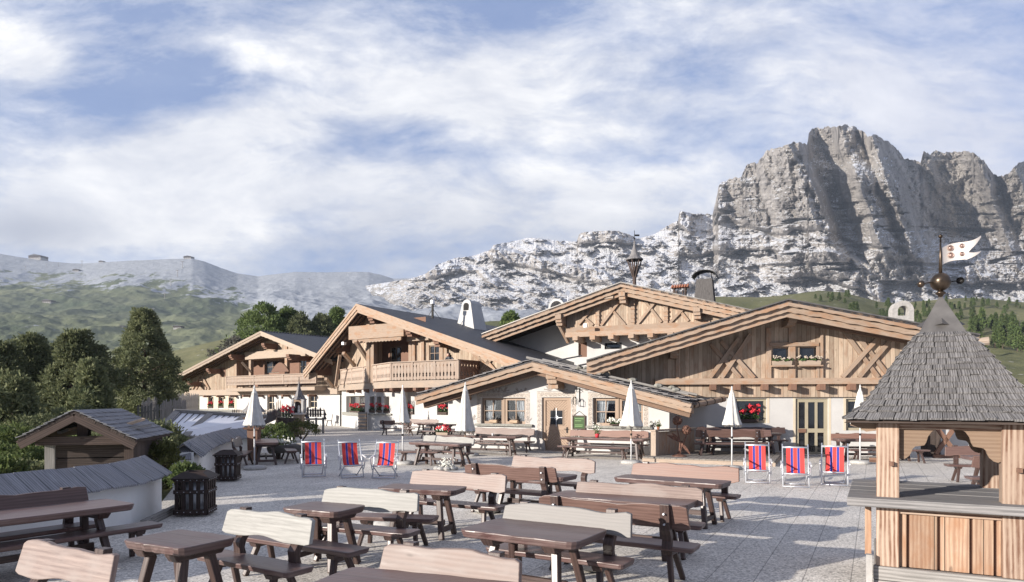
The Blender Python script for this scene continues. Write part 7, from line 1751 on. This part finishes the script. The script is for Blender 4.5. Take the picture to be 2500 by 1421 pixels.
    # pots
    def pot(p,r,h_,mat,leaf,label,fl=None,lh=.18,seed=0,cat='plant'):
        e=empty('potted_plant',tuple(p),0,label,cat); rs=random.Random(seed); p=Vector(p); m=MB(); m.lathe([(0,0),(r*.7,0),(r,h_),(r*.9,h_),(r*.85,h_*.9),(0,h_*.88)],p,14); m.build('pot',mat,e,smooth=True)
        m=MB()
        for i in range(130):
            c=p+Vector((rs.gauss(0,r*.75),rs.gauss(0,r*.75),h_+abs(rs.gauss(0,lh*.45)))); d=Vector((rs.gauss(0,1),rs.gauss(0,1),rs.gauss(.5,1))).normalized()*.03; q=d.cross(Vector((rs.random(),rs.random(),1))).normalized()*.018; m.face([c-d,c+q,c+d,c-q],[(0,0)]*4)
        m.build('leaves',leaf,e)
        if fl:
            m=MB()
            for i in range(26):
                c=p+Vector((rs.gauss(0,r*.8),rs.gauss(0,r*.8),h_+rs.uniform(.3,1.0)*lh)); m.sphere(c,.022,6)
            m.build('blossoms',fl,e)
    pot(fb(.0,h+.925,0)+Vector((.12,0,0)),.06,.11,'terracotta','shrub_leaf','small plant in a terracotta pot on the balustrade post',seed=1)
    pot(fb(.0,h+.925,0)+Vector((-.10,0,0)),.065,.09,'pot_grey','dry_twigs','dry succulent in a grey pot on the balustrade post',seed=2,fl='flower_white')
    p=Vector((3.15,25.25,.765)); pot(p,.085,.14,'flower_red','leaf_green','white bouquet with red flowers standing on the right house table',fl='flower_white',lh=.42,seed=3,cat='bouquet')
    p=Vector((-2.75,27.2,.765)); e2=flower_box(tuple(p),PHd,.55,'pale bowl of red flowers on the left house table','table flowers',box='pale_beam',seed=60,bl=12,fh=.26,bh=.1,cat='flower bowl')
    # log planters on the left house window sills
    for k,u in enumerate((1204,1254)):
        a,bz=FC.px(u,1033,.02); p=FC(a,WLc[2]+.02,-.02); e=empty('log_planter',tuple(p),0,['short birch log with driftwood on the left half of the house sill','short birch log with driftwood on the right half of the house sill'][k],'planter','birch log planters on the house sill'); m=MB(); q0=FC(a-.18,WLc[2]+.10,0);q1=FC(a+.18,WLc[2]+.10,0); m.tube(q0,q1,.075,.075,10); m.build('log','log_end',e)
        m=MB(); rs=random.Random(k)
        for i in range(9): c=FC(a+rs.uniform(-.1,.1),WLc[2]+.17,0); m.tube(c,c+Vector((rs.uniform(-.12,.12),rs.uniform(-.06,.06),rs.uniform(.06,.2))),.015,.008,5)
        m.build('driftwood','grey_log',e)
    a,bz=FC.px(1505,1035,.03); p=FC(a,WRc[2]+.02,.0); flower_box(tuple(p),PHd,.55,'tray of small white plants on the right house sill','house sill plants',col='flower_white',seed=61,bl=30,fh=.2,bh=.07)
    # chalk board and iron lamp
    a0,a1,b0,b1=prect(FC,1400,1427,1017,1046,.05); e=empty('menu_board',tuple(FC(a0,b0,.05)),0,'green chalk board in a wooden frame beside the carved door','sign'); m=MB(); m.box(FC,a0,a1,b0,b1,.01,.04); m.build('board','chalk_green',e); m=MB(); w=.04
    m.box(FC,a0-w,a1+w,b0-w,b0,.01,.06); m.box(FC,a0-w,a1+w,b1,b1+w,.01,.06); m.box(FC,a0-w,a0,b0,b1,.01,.06); m.box(FC,a1,a1+w,b0,b1,.01,.06); m.build('frame','dark_beam',e)
    m=MB()
    for z,x in ((.82,.9),(.64,.7),(.30,.85),(.18,.8)): m.box(FC,a0+.06,a0+(a1-a0)*x,b0+(b1-b0)*z-.012,b0+(b1-b0)*z+.012,.041,.044)
    m.build('chalk_writing','chalk_line',e); m=MB(); mid=(a0+a1)/2; m.beam(FC(a0,b1+w,.03),FC(mid,b1+.22,.01),.012,.012); m.beam(FC(a1,b1+w,.03),FC(mid,b1+.22,.01),.012,.012); m.build('cord','black_iron',e)
    a,z0=FC.px(1408,970,.2); z1=FC.px(1408,948,.2)[1]; zb=FC.px(1408,987,.2)[1]; e=empty('wall_lamp',tuple(FC(a,z0,.1)),0,'black wrought iron wall lamp right of the carved door','lamp'); m=MB(); m.tube(FC(a+.05,z0-.2,.02),FC(a+.05,z1,.02),.018); m.tube(FC(a+.05,z1,.02),FC(a-.05,z1,.3),.014)
    for i in range(10):
        t0=i*.6;t1=t0+.6; r0=.10*(1-i/12);r1=.10*(1-(i+1)/12); m.beam(FC(a+.02+math.cos(t0)*r0,z1-.12+math.sin(t0)*r0,.12),FC(a+.02+math.cos(t1)*r1,z1-.12+math.sin(t1)*r1,.12),.018,.018)
    m.build('bracket','black_iron',e); m=MB()
    for i in range(6):
        t=i*math.pi/3; c=FC(a-.05,0,.3); 
        for (r0,h0),(r1,h1) in (((.03,z0+.02),(.13,z0-.1)),((.13,z0-.1),(.11,z0-.28)),((.11,z0-.28),(.02,zb))): m.beam(Vector((c.x+math.cos(t)*r0,c.y+math.sin(t)*r0,h0)),Vector((c.x+math.cos(t)*r1,c.y+math.sin(t)*r1,h1)),.014,.014)
    m.build('lantern','black_iron',e)
    # small things on the tables
    def mug(p,label):
        m=MB(); m.lathe([(0,0),(.035,0),(.04,.1),(.034,.1),(.03,.02),(0,.02)],p,12); o=m.build('mug','ceramic',smooth=True); tag(o,label,'mug')
    mug(Vector((-.75,26.45,.762)),'white mug on the left house table')
    for k,x in enumerate((-1.1,-.55)):
        m=MB(); m.lathe([(0,0),(.07,0),(.075,.04),(.06,.04),(.055,.012),(0,.012)],Vector((x-.25*(k==0),26.5-x*.45+(-.3 if k else -.1)*0-.25,.762)),12); o=m.build('ashtray','black_iron',smooth=True); tag(o,['dark ashtray left of the white mug','dark ashtray right of the white mug'][k],'ashtray','ashtrays on the left house table')
    # planter log with white flowers behind the left tables
    p=G(700,1112); p=Vector((-8.0,24.6,0)); e=empty('trough',tuple(p),0,'hollowed log trough with white flowers behind the end on bench','planter'); m=MB(); d=Vector((.95,-.30,0)).normalized(); n=12
    for i in range(n):
        t0=math.pi+math.pi*i/n;t1=math.pi+math.pi*(i+1)/n
        P_=lambda t,x,r:p+d*x+Vector((0,0,.55+.12*x))+Vector((d.y,-d.x,0))*math.cos(t)*r+Vector((0,0,math.sin(t)*r))
        m.quad([P_(t0,-.8,.26),P_(t0,.75,.33),P_(t1,.75,.33),P_(t1,-.8,.26)]); 
        m.face([P_(t0,.75,.33),p+d*.75+Vector((0,0,.64)),P_(t1,.75,.33)],[(0,0),(.1,0),(0,.1)])
    m.quad([P_(math.pi,-.8,.26),P_(math.pi,.75,.33),P_(2*math.pi,.75,.33),P_(2*math.pi,-.8,.26)]); m.build('log','grey_log',e)
    for x in (-.5,.5): q=MB(); q.beam(p+d*x,p+d*x+Vector((0,0,.35)),.14,.14); q.build('leg','dark_beam',e)
    m=MB(); rs=random.Random(2)
    for i in range(60): m.sphere(p+d*rs.uniform(-.6,.1)+Vector((rs.gauss(0,.06),rs.gauss(0,.06),.62+abs(rs.gauss(0,.07)))),.03,6)
    m.build('blossoms','flower_white',e)
    # low white-flowering clump among stones on the terrace
    p=G(1088,1147); e=empty('flower_clump',tuple(p),0,'white flowering clump inside a ring of stones between the benches','flowers'); m=MB(); rs=random.Random(4)
    for i in range(9): t=i*.7; m.sphere(p+Vector((.28*math.cos(t),.2*math.sin(t),.05)),.085,8,sq=(1.3,1,.7))
    m.build('stones','river_stone',e); m=MB()
    for i in range(120): c=p+Vector((rs.gauss(.03,.10),rs.gauss(0,.09),.12+abs(rs.gauss(0,.11)))); m.sphere(c,.022,5)
    m.build('blossoms','flower_white',e)
    # chair and wood pile by the middle chalet
    p=W(804,1037,58); p.z=0; e=empty('chair',tuple(p),.2,'small dark wooden chair against the white wall left of the middle chalet','chair'); m=local(MB()); m.hexa([XYZ(-.22,-.2,.44),XYZ(.22,-.2,.44),XYZ(.22,.2,.44),XYZ(-.22,.2,.44),XYZ(-.22,-.2,.49),XYZ(.22,-.2,.49),XYZ(.22,.2,.49),XYZ(-.22,.2,.49)]); m.build('seat','dark_beam',e)
    for sx in (-1,1):
        for sy in (-1,1): m=local(MB()); m.tube((sx*.15,sy*.14,.45),(sx*.24,sy*.22,0),.025); m.build('leg','dark_beam',e)
    m=local(MB()); m.prism([(-.13,.49),(.13,.49),(.2,.95),(.08,1.02),(0,.98),(-.08,1.02),(-.2,.95)],lambda a,z,c:Vector((.2+c+(z-.49)*.15,a,z)),-.015,.015); m.build('backrest','dark_beam',e)
    p=W(888,1040,50); p.z=0; e=empty('wood_pile',tuple(p),0,'narrow stack of split firewood at the white bay corner','firewood')
    for i in range(11): m=MB(); z=.06+i*.12; m.beam((p.x-.32+.03*(i%2),p.y-.3,z),(p.x+.3,p.y-.45,z),.2,.11); m.build('split_log','log_end' if i%2 else 'grey_log',e)
wood('deck_board_plain',(.15,.13,.11),(.31,.28,.25),.9,knots=False,obj_jit=0)
surround()
# ---------------------------------------------------------------- people
def person(name_label,joints,edges,radii,loc,mat,parts):
    """joints in metres; one continuous skinned body"""
    me=D.meshes.new('body'); bm=bmesh.new(); vs=[bm.verts.new(j) for j in joints]; [bm.edges.new((vs[a],vs[b])) for a,b in edges]; bm.to_mesh(me); bm.free()
    e=empty('person',loc,0,name_label,'person'); o=D.objects.new('body',me); SC.collection.objects.link(o); o.parent=e; me.materials.append(MATS[mat])
    sk=o.modifiers.new('skin','SKIN'); me.skin_vertices if me.skin_vertices else None
    for i,r in enumerate(radii): me.skin_vertices[0].data[i].radius=(r,r)
    me.skin_vertices[0].data[0].use_root=True
    sb=o.modifiers.new('sub','SUBSURF'); sb.levels=1; sb.render_levels=2; sk.use_smooth_shade=True
    return e
def people():
    # leaning on the balcony rail of the middle chalet
    K=KB+FB.a*4.55+Vector((0,0,3.48))-FB.n*.5
    J=[(0,0,.95),(0,0,1.2),(0,-.18,1.38),(-.2,-.2,1.36),(.2,-.2,1.36),(-.26,-.34,1.2),(.28,-.34,1.2),(-.12,-.5,1.24),(.14,-.5,1.24),(-.12,.02,.5),(.12,.02,.5),(-.12,.04,.05),(.12,.04,.05),(-.12,-.12,.03),(.12,-.12,.03),(-.03,-.27,1.47)]
    E=[(0,1),(1,2),(2,3),(2,4),(3,5),(4,6),(5,7),(6,8),(0,9),(0,10),(9,11),(10,12),(11,13),(12,14),(2,15)]
    R=[.15,.15,.13,.07,.07,.05,.05,.035,.035,.085,.085,.055,.055,.045,.045,.05]
    e=person('dark haired person in dark clothes leaning over the carved balcony rail',J,E,R,tuple(K),'cloth_grey',None)
    m=local(MB()); m.sphere((-.06,-.34,1.56),.105,16,sq=(.85,.95,1.1)); m.sphere((-.08,-.44,1.54),.022,8); m.sphere((-.16,-.33,1.55),.02,6); m.sphere((.03,-.33,1.55),.02,6); m.build('face','skin',e,smooth=True)
    m=local(MB()); m.sphere((-.04,-.30,1.60),.125,16,sq=(.95,1,.95)); m.sphere((.06,-.2,1.5),.08,10); m.build('hair','hair_dark',e,smooth=True)
    m=local(MB()); 
    for s in (-1,1):
        m.sphere((s*.13,-.54,1.235),.035,8,sq=(.8,1.1,.5))
        for k in range(4): m.tube((s*.13+(k-1.5)*.014,-.56,1.24),(s*.13+(k-1.5)*.016,-.63+.006*abs(k-1.5),1.215),.008,.006,6)
        m.tube((s*.105,-.54,1.235),(s*.085,-.58,1.225),.009,.007,6)
    m.build('hands','skin',e,smooth=True)
    # bending figure at the planted bed
    p=W(752,1000,47.5)
    J=[(0,0,.9),(-.12,0,1.12),(-.34,0,1.26),(-.34,-.19,1.2),(-.34,.19,1.2),(-.4,-.24,.95),(-.4,.24,.95),(-.5,-.12,.78),(-.5,.12,.78),(.0,-.1,.48),(.0,.1,.48),(.04,-.1,.05),(.04,.1,.05),(-.1,-.1,.03),(-.1,.1,.03),(-.46,0,1.3)]
    e=person('white haired person in navy bending over the planted bed by the shrine',J,E,R,(p.x,p.y,.15),'cloth_navy',None)
    m=local(MB()); m.sphere((-.55,0,1.33),.105,16,sq=(1,.85,1.05)); m.sphere((-.65,0,1.3),.022,8); m.sphere((-.55,-.095,1.32),.02,6); m.build('face','skin',e,smooth=True)
    m=local(MB()); m.sphere((-.52,0,1.38),.115,16,sq=(1,.92,.85)); m.build('hair','hair_white',e,smooth=True)
    m=local(MB())
    for s in (-1,1):
        m.sphere((-.53,s*.12,.72),.035,8,sq=(1,.8,.9))
        for k in range(4): m.tube((-.54,s*.12+(k-1.5)*.014,.70),(-.56,s*.12+(k-1.5)*.016,.625+.006*abs(k-1.5)),.008,.006,6)
        m.tube((-.53,s*.12-.03,.71),(-.55,s*.12-.045,.67),.009,.007,6)
    m.build('hands','skin',e,smooth=True)
people()
# ---------------------------------------------------------------- trees and shrubs
def tufts(m,c,r,n,ls,rs,up=.35,flat=.8):
    """a clump of short needle blades pointing outwards from c"""
    for i in range(n):
        d=Vector((rs.gauss(0,1),rs.gauss(0,1),rs.gauss(up,1))).normalized(); p=c+Vector((d.x*r,d.y*r,d.z*r*flat))*(.35+.65*rs.random()); l=ls*rs.uniform(.7,1.3)
        t=(d+Vector((rs.gauss(0,.5),rs.gauss(0,.5),rs.gauss(.4,.5)))).normalized()*l; s=t.cross(Vector((rs.gauss(0,1),rs.gauss(0,1),rs.gauss(0,1)))).normalized()*l*.20
        m.v+= [tuple(p-s*.6),tuple(p+s*.6),tuple(p+t*.7+s),tuple(p+t),tuple(p+t*.7-s)]; k=len(m.v); m.f.append((k-5,k-4,k-3,k-2,k-1)); m.uv+=[(0,0)]*5; m.mi.append(0)
def tree(name,loc,h,rad,label,cat='tree',group=None,mat='pine_needles',seed=0,nc=330,per=34,cr=.36,ls=.17,bare=.10,shape='round',trunk=.16):
    rs=random.Random(seed*31+7); e=empty(name,loc,rs.random()*6.28,label,cat,group); e.rotation_euler=(0,0,0); b=Vector(loc)
    lean=Vector((rs.uniform(-.04,.04),rs.uniform(-.04,.04),0))
    m=MB(); k=6; pts=[b+lean*(h*i/k)*i/k+Vector((rs.uniform(-.04,.04),rs.uniform(-.04,.04),h*.92*i/k)) for i in range(k+1)]
    for i in range(k): m.tube(pts[i],pts[i+1],trunk*(1-i/k)+.03,trunk*(1-(i+1)/k)+.03,8,caps=False)
    def prof(t):
        if shape=='round': return math.sin(math.pi*(t*.74+.18))**.6*(1-.35*max(0,t-.8)/.2)
        if shape=='cone': return (1-t)**.75*.98+.04
        return math.sin(math.pi*(t*.85+.12))**.5
    lob=[(rs.uniform(0,6.28),rs.uniform(.05,.95),rs.uniform(.2,.55)) for _ in range(16)]
    cr_m=MB(); cl=[]
    for i in range(nc):
        t=rs.random()**.8; a=rs.random()*6.283; R=rad*prof(t)
        for (la,lt,lw) in lob:
            da=math.cos(a-la); R*=1+lw*max(0,da)**3*math.exp(-((t-lt)/.08)**2)*1.3-.035
        R*=1.15*(.55+.45*rs.random()**.35)*rs.uniform(.86,1.1)
        z=h*(bare+(1-bare)*t)+rs.gauss(0,.1); c=b+lean*z+Vector((math.cos(a)*R,math.sin(a)*R,z-.10*R)); cl.append((c,t)); tufts(cr_m,c,cr*(1.15-.45*t)*rs.uniform(.7,1.25),per,ls,rs)
    tufts(cr_m,b+lean*h+Vector((0,0,h)),cr*.8,per,ls,rs,1.0)
    for i in range(0,len(cl),max(1,len(cl)//26)):
        c,t=cl[i]; z=max(.1,(c.z-b.z)*.86); o=b+lean*z+Vector((0,0,z)); m.tube(o,c,.035+.03*(1-t),.012,5,caps=False)
    m.build('trunk','bark',e); cr_m.build('crown',mat,e); return e
def shrub(loc,r,hh,label,group=None,mat='pine_needles',seed=0,nc=90,per=30,ls=.13,cr=.22,name='shrub',cat='shrub'):
    rs=random.Random(seed*17+5); e=empty(name,loc,0,label,cat,group); b=Vector(loc); m=MB(); st=MB()
    for i in range(nc):
        a=rs.random()*6.283; q=rs.random()**.5; z=hh*math.sqrt(max(0,1-q*q))*rs.uniform(.6,1.12); c=b+Vector((math.cos(a)*r*q,math.sin(a)*r*q,z)); tufts(m,c,cr*rs.uniform(.7,1.3),per,ls,rs,.8)
    for i in range(9):
        a=rs.random()*6.283; c=b+Vector((math.cos(a)*r*.6,math.sin(a)*r*.6,hh*.6)); st.tube(b-Vector((0,0,.3)),c,.03,.012,5,caps=False)
    st.build('stems','bark',e); m.build('foliage',mat,e); return e
def plant_all():
    GP='stone pines beside the terrace'
    def at(u,vt,Y,zb): z=H-(vt-CY)/F*Y; return ((u-CX)/F*Y,Y,zb),z-zb
    L=[(352,764,43,-1.6,2.25,'round',620,'big rounded pine standing alone before the left chalet'),
       (186,822,31,-2.4,1.65,'round',520,'dark pine with pointed round crown left of the lone pine'),
       (88,826,33,-2.4,1.8,'round',520,'dark pine second from the left edge'),
       (0,846,31,-2.4,1.6,'round',420,'dark pine cut by the left edge of the photo'),
       (138,845,37,-2.4,1.5,'round',300,'pine squeezed between two darker pines at the left'),
       (408,862,45,-1.4,.9,'cone',200,'small slim pine at the right foot of the lone pine'),
       (230,890,29,-2.4,1.0,'round',260,'low pine in front of the dark pine group'),
       (28,930,24,-2.6,1.3,'round',330,'lower pine in the left front of the group')]
    for u,vt,Y,zb,r,sh,nc,l in L:
        loc,h=at(u,vt,Y,zb); tree('pine_tree',loc,h,r,l,'pine tree',GP,seed=int(u)+3,nc=int(nc*1.05),per=64,cr=.38,ls=.155,shape=sh,bare=.06,trunk=.2)
    # trees behind the left chalet
    for u,vt,Y,r,mt,l in ((640,749,92,4.6,'bright_needles','broad light green tree rising behind the left chalet'),(700,757,95,3.0,'bright_needles','slim light green larch behind the left chalet'),(728,770,90,3.0,'pine_needles','dark round tree behind the ridge of the left chalet'),(782,776,92,2.6,'pine_needles','dark tree just left of the middle chalet gable'),(812,757,98,2.8,'bright_needles','light green larch tip beside the middle chalet gable'),(1240,768,92,2.2,'bright_needles','small green tree between the middle chalet and the inn')):
        loc,h=at(u,vt,Y,-1.5 if u<900 else 2); tree('leafy_tree',loc,h,r,l,'tree','trees behind the left chalet',mat=mt,seed=int(u),nc=330,per=60,cr=.8,ls=.32,shape='round' if r>2.1 else 'cone',bare=.12)
    loc,h=at(572,828,80,2.0); tree('bare_tree',loc,h,2.6,'grey leafless bush tree beside the left chalet roof','tree',mat='dry_twigs',seed=4,nc=200,per=24,cr=.6,ls=.28)
    # dwarf pines and shrubs below the terrace
    S=[(30,1060,21,1.3,1.3),(95,1030,23,1.5,1.4),(150,1020,24,1.5,1.5),(25,1110,17,1.0,1.2),(215,1010,25,1.4,1.5),(70,1145,16,.8,.9),(290,1020,27,1.3,1.4),(345,1035,25,1.2,1.3),(390,1045,24,.9,1.1),(0,1150,14,.7,.9),(345,1105,17.5,.9,1.1),(255,1060,19,.9,1.0),(170,1080,18,.9,1.0)]
    words=['at the left edge','behind the hut roof peak','left of the hut roof','low at the left edge','right behind the hut roof','before the left hut eave','under the lone pine','above the hut and the metal roof','left of the metal roof','in the lower left corner','right of the hut beside the dark posts','behind the hut eave','behind the hut wall']
    for k,(u,v,Y,r,hh) in enumerate(S):
        zt=H-(v-CY)/F*Y; shrub(((u-CX)/F*Y,Y,zt-hh),r,hh,'dwarf pine bush '+words[k],'dwarf pine bushes below the terrace',seed=k,nc=120,per=50,ls=.11,mat='pine_needles' if k%3 else 'shrub_leaf')
    for k,(u,v,Y,r,hh,mt,l) in enumerate(((673,1038,27,.62,.75,'shrub_leaf','round light green bush behind the table seen end on'),(738,1030,36,.95,.7,'yellow_shrub','low olive shrub inside the dark picket fence'),(385,1092,15.6,.45,.5,'yellow_shrub','yellowish bush between the hut and the bin'),(455,1145,14.3,.30,.35,'shrub_leaf','tuft of bright weeds behind the near bin'),(690,1062,26,.35,.35,'shrub_leaf','small green cushion before the hollow log trough'))):
        zt=H-(v-CY)/F*Y; shrub(((u-CX)/F*Y,Y,max(0,zt-hh) if u>600 else zt-hh),r,hh,l,'small shrubs by the terrace',mat=mt,seed=40+k,nc=80,per=28,ls=.09,cr=.14)
    # pines standing behind the photographer's left shoulder, whose shadows reach the terrace
    for k,(x,y,h,r) in enumerate(((-23.5,-6.5,6.8,1.9),(-27,-11,8,2.2),(-19.5,-9,6.5,1.8))):
        tree('pine_tree',(x,y,-2.2),h,r,['nearest pine left of the terrace outside the photo','tallest pine left of the terrace outside the photo','rearmost pine left of the terrace outside the photo'][k],'pine tree','pines left of the terrace outside the photo',seed=90+k,nc=300,per=22,cr=.45,ls=.28,bare=.08)
    # conifers scattered over the right meadow
    rs=random.Random(12); proto=None
    def conifer(h):
        m=local(MB()); e=empty('small_conifer',(0,0,0)); m.tube((0,0,0),(0,0,h*.95),.18,.04,6); m.build('trunk','bark',e); c=local(MB())
        for i in range(95):
            t=rs.random()**.8; a=rs.random()*6.283; R=h*.24*(1-t)**.7*rs.uniform(.6,1.05); tufts(c,Vector((math.cos(a)*R,math.sin(a)*R,h*(.08+.92*t))),.42,12,.55,rs)
        c.build('crown','bright_dark',e); return e
    protos=[conifer(6.0),conifer(6.0),conifer(6.0)]
    pts=[]
    zones=[(2070,2500,745,790,50,.7),(2330,2500,790,870,34,.85),(1985,2080,722,742,9,.7),(2150,2290,742,775,14,.7),(2290,2500,735,760,16,.6),(2380,2500,800,850,20,1.0)]
    used=set()
    for (u0,u1,v0,v1,n,sc) in zones:
        for i in range(n):
            for tries in range(30):
                u=rs.uniform(u0,u1); Y=rs.uniform(150,430); X=(u-CX)/F*Y; z=gheight(X,Y); v=CY-(z-H)*F/Y
                if v0<v<v1: pts.append((X,Y,z,sc*rs.uniform(.6,1.25),u)); break
    pts=pts[:190]
    def near(u,v): return None
    for i,(X,Y,z,s,u) in enumerate(pts):
        src=protos[i%3]
        o=src if i<3 else copy_tree(src); o.location=(X,Y,z-.2); o.scale=(s,s,s*rs.uniform(.85,1.2)); o.rotation_euler=(0,0,rs.random()*6)
        u=CX+X/Y*F; w=('on the meadow crest left of the arched chimney' if u<2150 else 'on the meadow just behind the arched chimney' if u<2240 else 'on the meadow behind the kiosk finial' if u<2340 else 'high on the meadow right of the kiosk cap' if CY-(z-H)*F/Y<785 else 'in the grove low on the meadow right of the kiosk'); tag(o,'small conifer '+w,'conifer','small conifers '+w)
leafdef=None
def extra_mats():
    m,t,b,o=newmat('bright_dark'); co=t.new('ShaderNodeTexCoord').outputs['Object']; n=t.noise(co,.8,3,.6); c=t.mix(t.mapr(n,.3,.7),(.045,.075,.028),(.11,.14,.05)); c=jit(t,c,.3); t.put(b.inputs['Base Color'],c); b.inputs['Roughness'].default_value=.85; b.inputs['Specular IOR Level'].default_value=.1
extra_mats()
plant_all()
# ---------------------------------------------------------------- far things on the slopes
def far_things():
    def house(u,Y,w,d,h,label,z=None,wall='dark_old_wood',mat='slate_tile'):
        X=(u-CX)/F*Y; z=fheight(X,Y) if z is None else z; e=empty('farmhouse',(X,Y,z),0,label,'house','far houses on the slopes'); f=Fr((X,Y),.15)
        m=MB(); m.box(f,-w/2,w/2,z-2,z+h,-d,0); m.build('wall','grey_concrete',e); m=MB(); m.box(f,-w/2-.3,w/2+.3,z+h*.45,z+h+.2,-d,.3); m.build('upper_floor',wall,e)
        m=MB(); r=h*.42; m.prism([(-w/2-1,z+h),(w/2+1,z+h),(0,z+h+r)],f,-d-1,1.2); m.build('roof',mat,e)
        m=MB(); 
        for i in range(4): x=-w/2+w*(i+.5)/4; m.box(f,x-.5,x+.5,z+h*.12,z+h*.36,.01,.1)
        m.build('window_row','glass_dark',e)
    for u,v,w,l in ((432,800,26,'large farmhouse on the green mound'),(84,630,44,'hut with a wide roof on the left skyline'),(184,661,22,'small chalet on the snowy slope'),(246,640,15,'tiny building on the left skyline'),(457,629,26,'cable car station on the rounded summit'),(113,740,30,'farm on the green slope at the left'),(1228,0,0,''),(296,798,12,'low barn left of the mound farmhouse'),(398,869,9,'little barn on the near green slope')):
        if w==0: continue
        best=None
        us,Ys,Z=FARZ; i=int(np.clip(np.searchsorted(us,u),1,len(us)-1)); col=CY-(Z[:,i]-H)*F/Ys
        ok=np.where(col<=v+2)[0]; j=ok[0] if len(ok) else len(Ys)-25
        j=min(j,300 if v<650 else j); Y=Ys[j]; z=float(Z[j,i]); w_=w/ F*Y; 
        if v<650:
            j=int(np.argmin(col[:331])); Y=Ys[j]; z=float(Z[j,i])
        if u==398:
            Y=300; z=gheight((u-CX)/F*Y,Y)
        w_=w/F*Y*.75; house(u,Y,w_,w_*.7,w_*.28,l,z=z)
    # lift pylons
    us,Ys,Z=FARZ
    k=0
    for u,v,h in ((262,874,21),(445,655,16),(433,676,16),(417,700,15),(402,730,14),(374,768,14),(200,650,12),(113,655,8),(142,637,10),(375,0,0),(755,690,9),(62,660,9)):
        if h==0: continue
        if v>850: Y=290; X=(u-CX)/F*Y; z=gheight(X,Y); 
        else:
            i=int(np.clip(np.searchsorted(us,u),1,len(us)-1)); col=CY-(Z[:,i]-H)*F/Ys; ok=np.where(col<=v)[0]; j=min(ok[0] if len(ok) else 320,328); Y=float(Ys[j]); z=float(Z[j,i]); X=(u-CX)/F*Y
        hh=h/F*Y; e=empty('lift_pylon',(X,Y,z),0,'ski lift pylon with a crossbar '+{445:'just below the summit station',433:'second below the summit station',417:'third below the summit station',402:'fourth below the summit station',374:'lowest on the green slope left of the mound farmhouse',200:'on the skyline between the huts',113:'on the snow right of the skyline hut',142:'standing right of the skyline hut',755:'on the snow above the middle chalet',62:'on the snow at the far left'}[u] if v<850 else 'nearest ski lift pylon on the sunlit green slope','pylon','ski lift pylons on the far slope'); m=MB(); m.tube((X,Y,z-2),(X,Y,z+hh),hh*.05,hh*.035,8); m.build('mast','lead_sheet',e); m=MB(); m.beam((X-hh*.28,Y,z+hh),(X+hh*.28,Y,z+hh),hh*.06,hh*.07); m.build('crossbar','lead_sheet',e); k+=1
far_things()
# ---------------------------------------------------------------- air between the terrace and the mountains
def haze():
    m=D.materials.new('haze_air'); m.use_nodes=True; t=NT(m.node_tree); t.n.clear(); out=t.new('ShaderNodeOutputMaterial'); v=t.new('ShaderNodeVolumePrincipled')
    v.inputs['Color'].default_value=(.68,.78,.93,1); v.inputs['Density'].default_value=1.4e-4; v.inputs['Anisotropy'].default_value=.1; t.l.new(v.outputs[0],out.inputs['Volume']); MATS['haze_air']=m
    mb=MB(); x0,x1,y0,y1,z0,z1=-2600,2600,-14,2400,-120,760
    mb.hexa([XYZ(x0,y0,z0),XYZ(x1,y0,z0),XYZ(x1,y1,z0),XYZ(x0,y1,z0),XYZ(x0,y0,z1),XYZ(x1,y0,z1),XYZ(x1,y1,z1),XYZ(x0,y1,z1)])
    o=mb.build('haze','haze_air',merge=True); tag(o,kind='stuff')
haze()
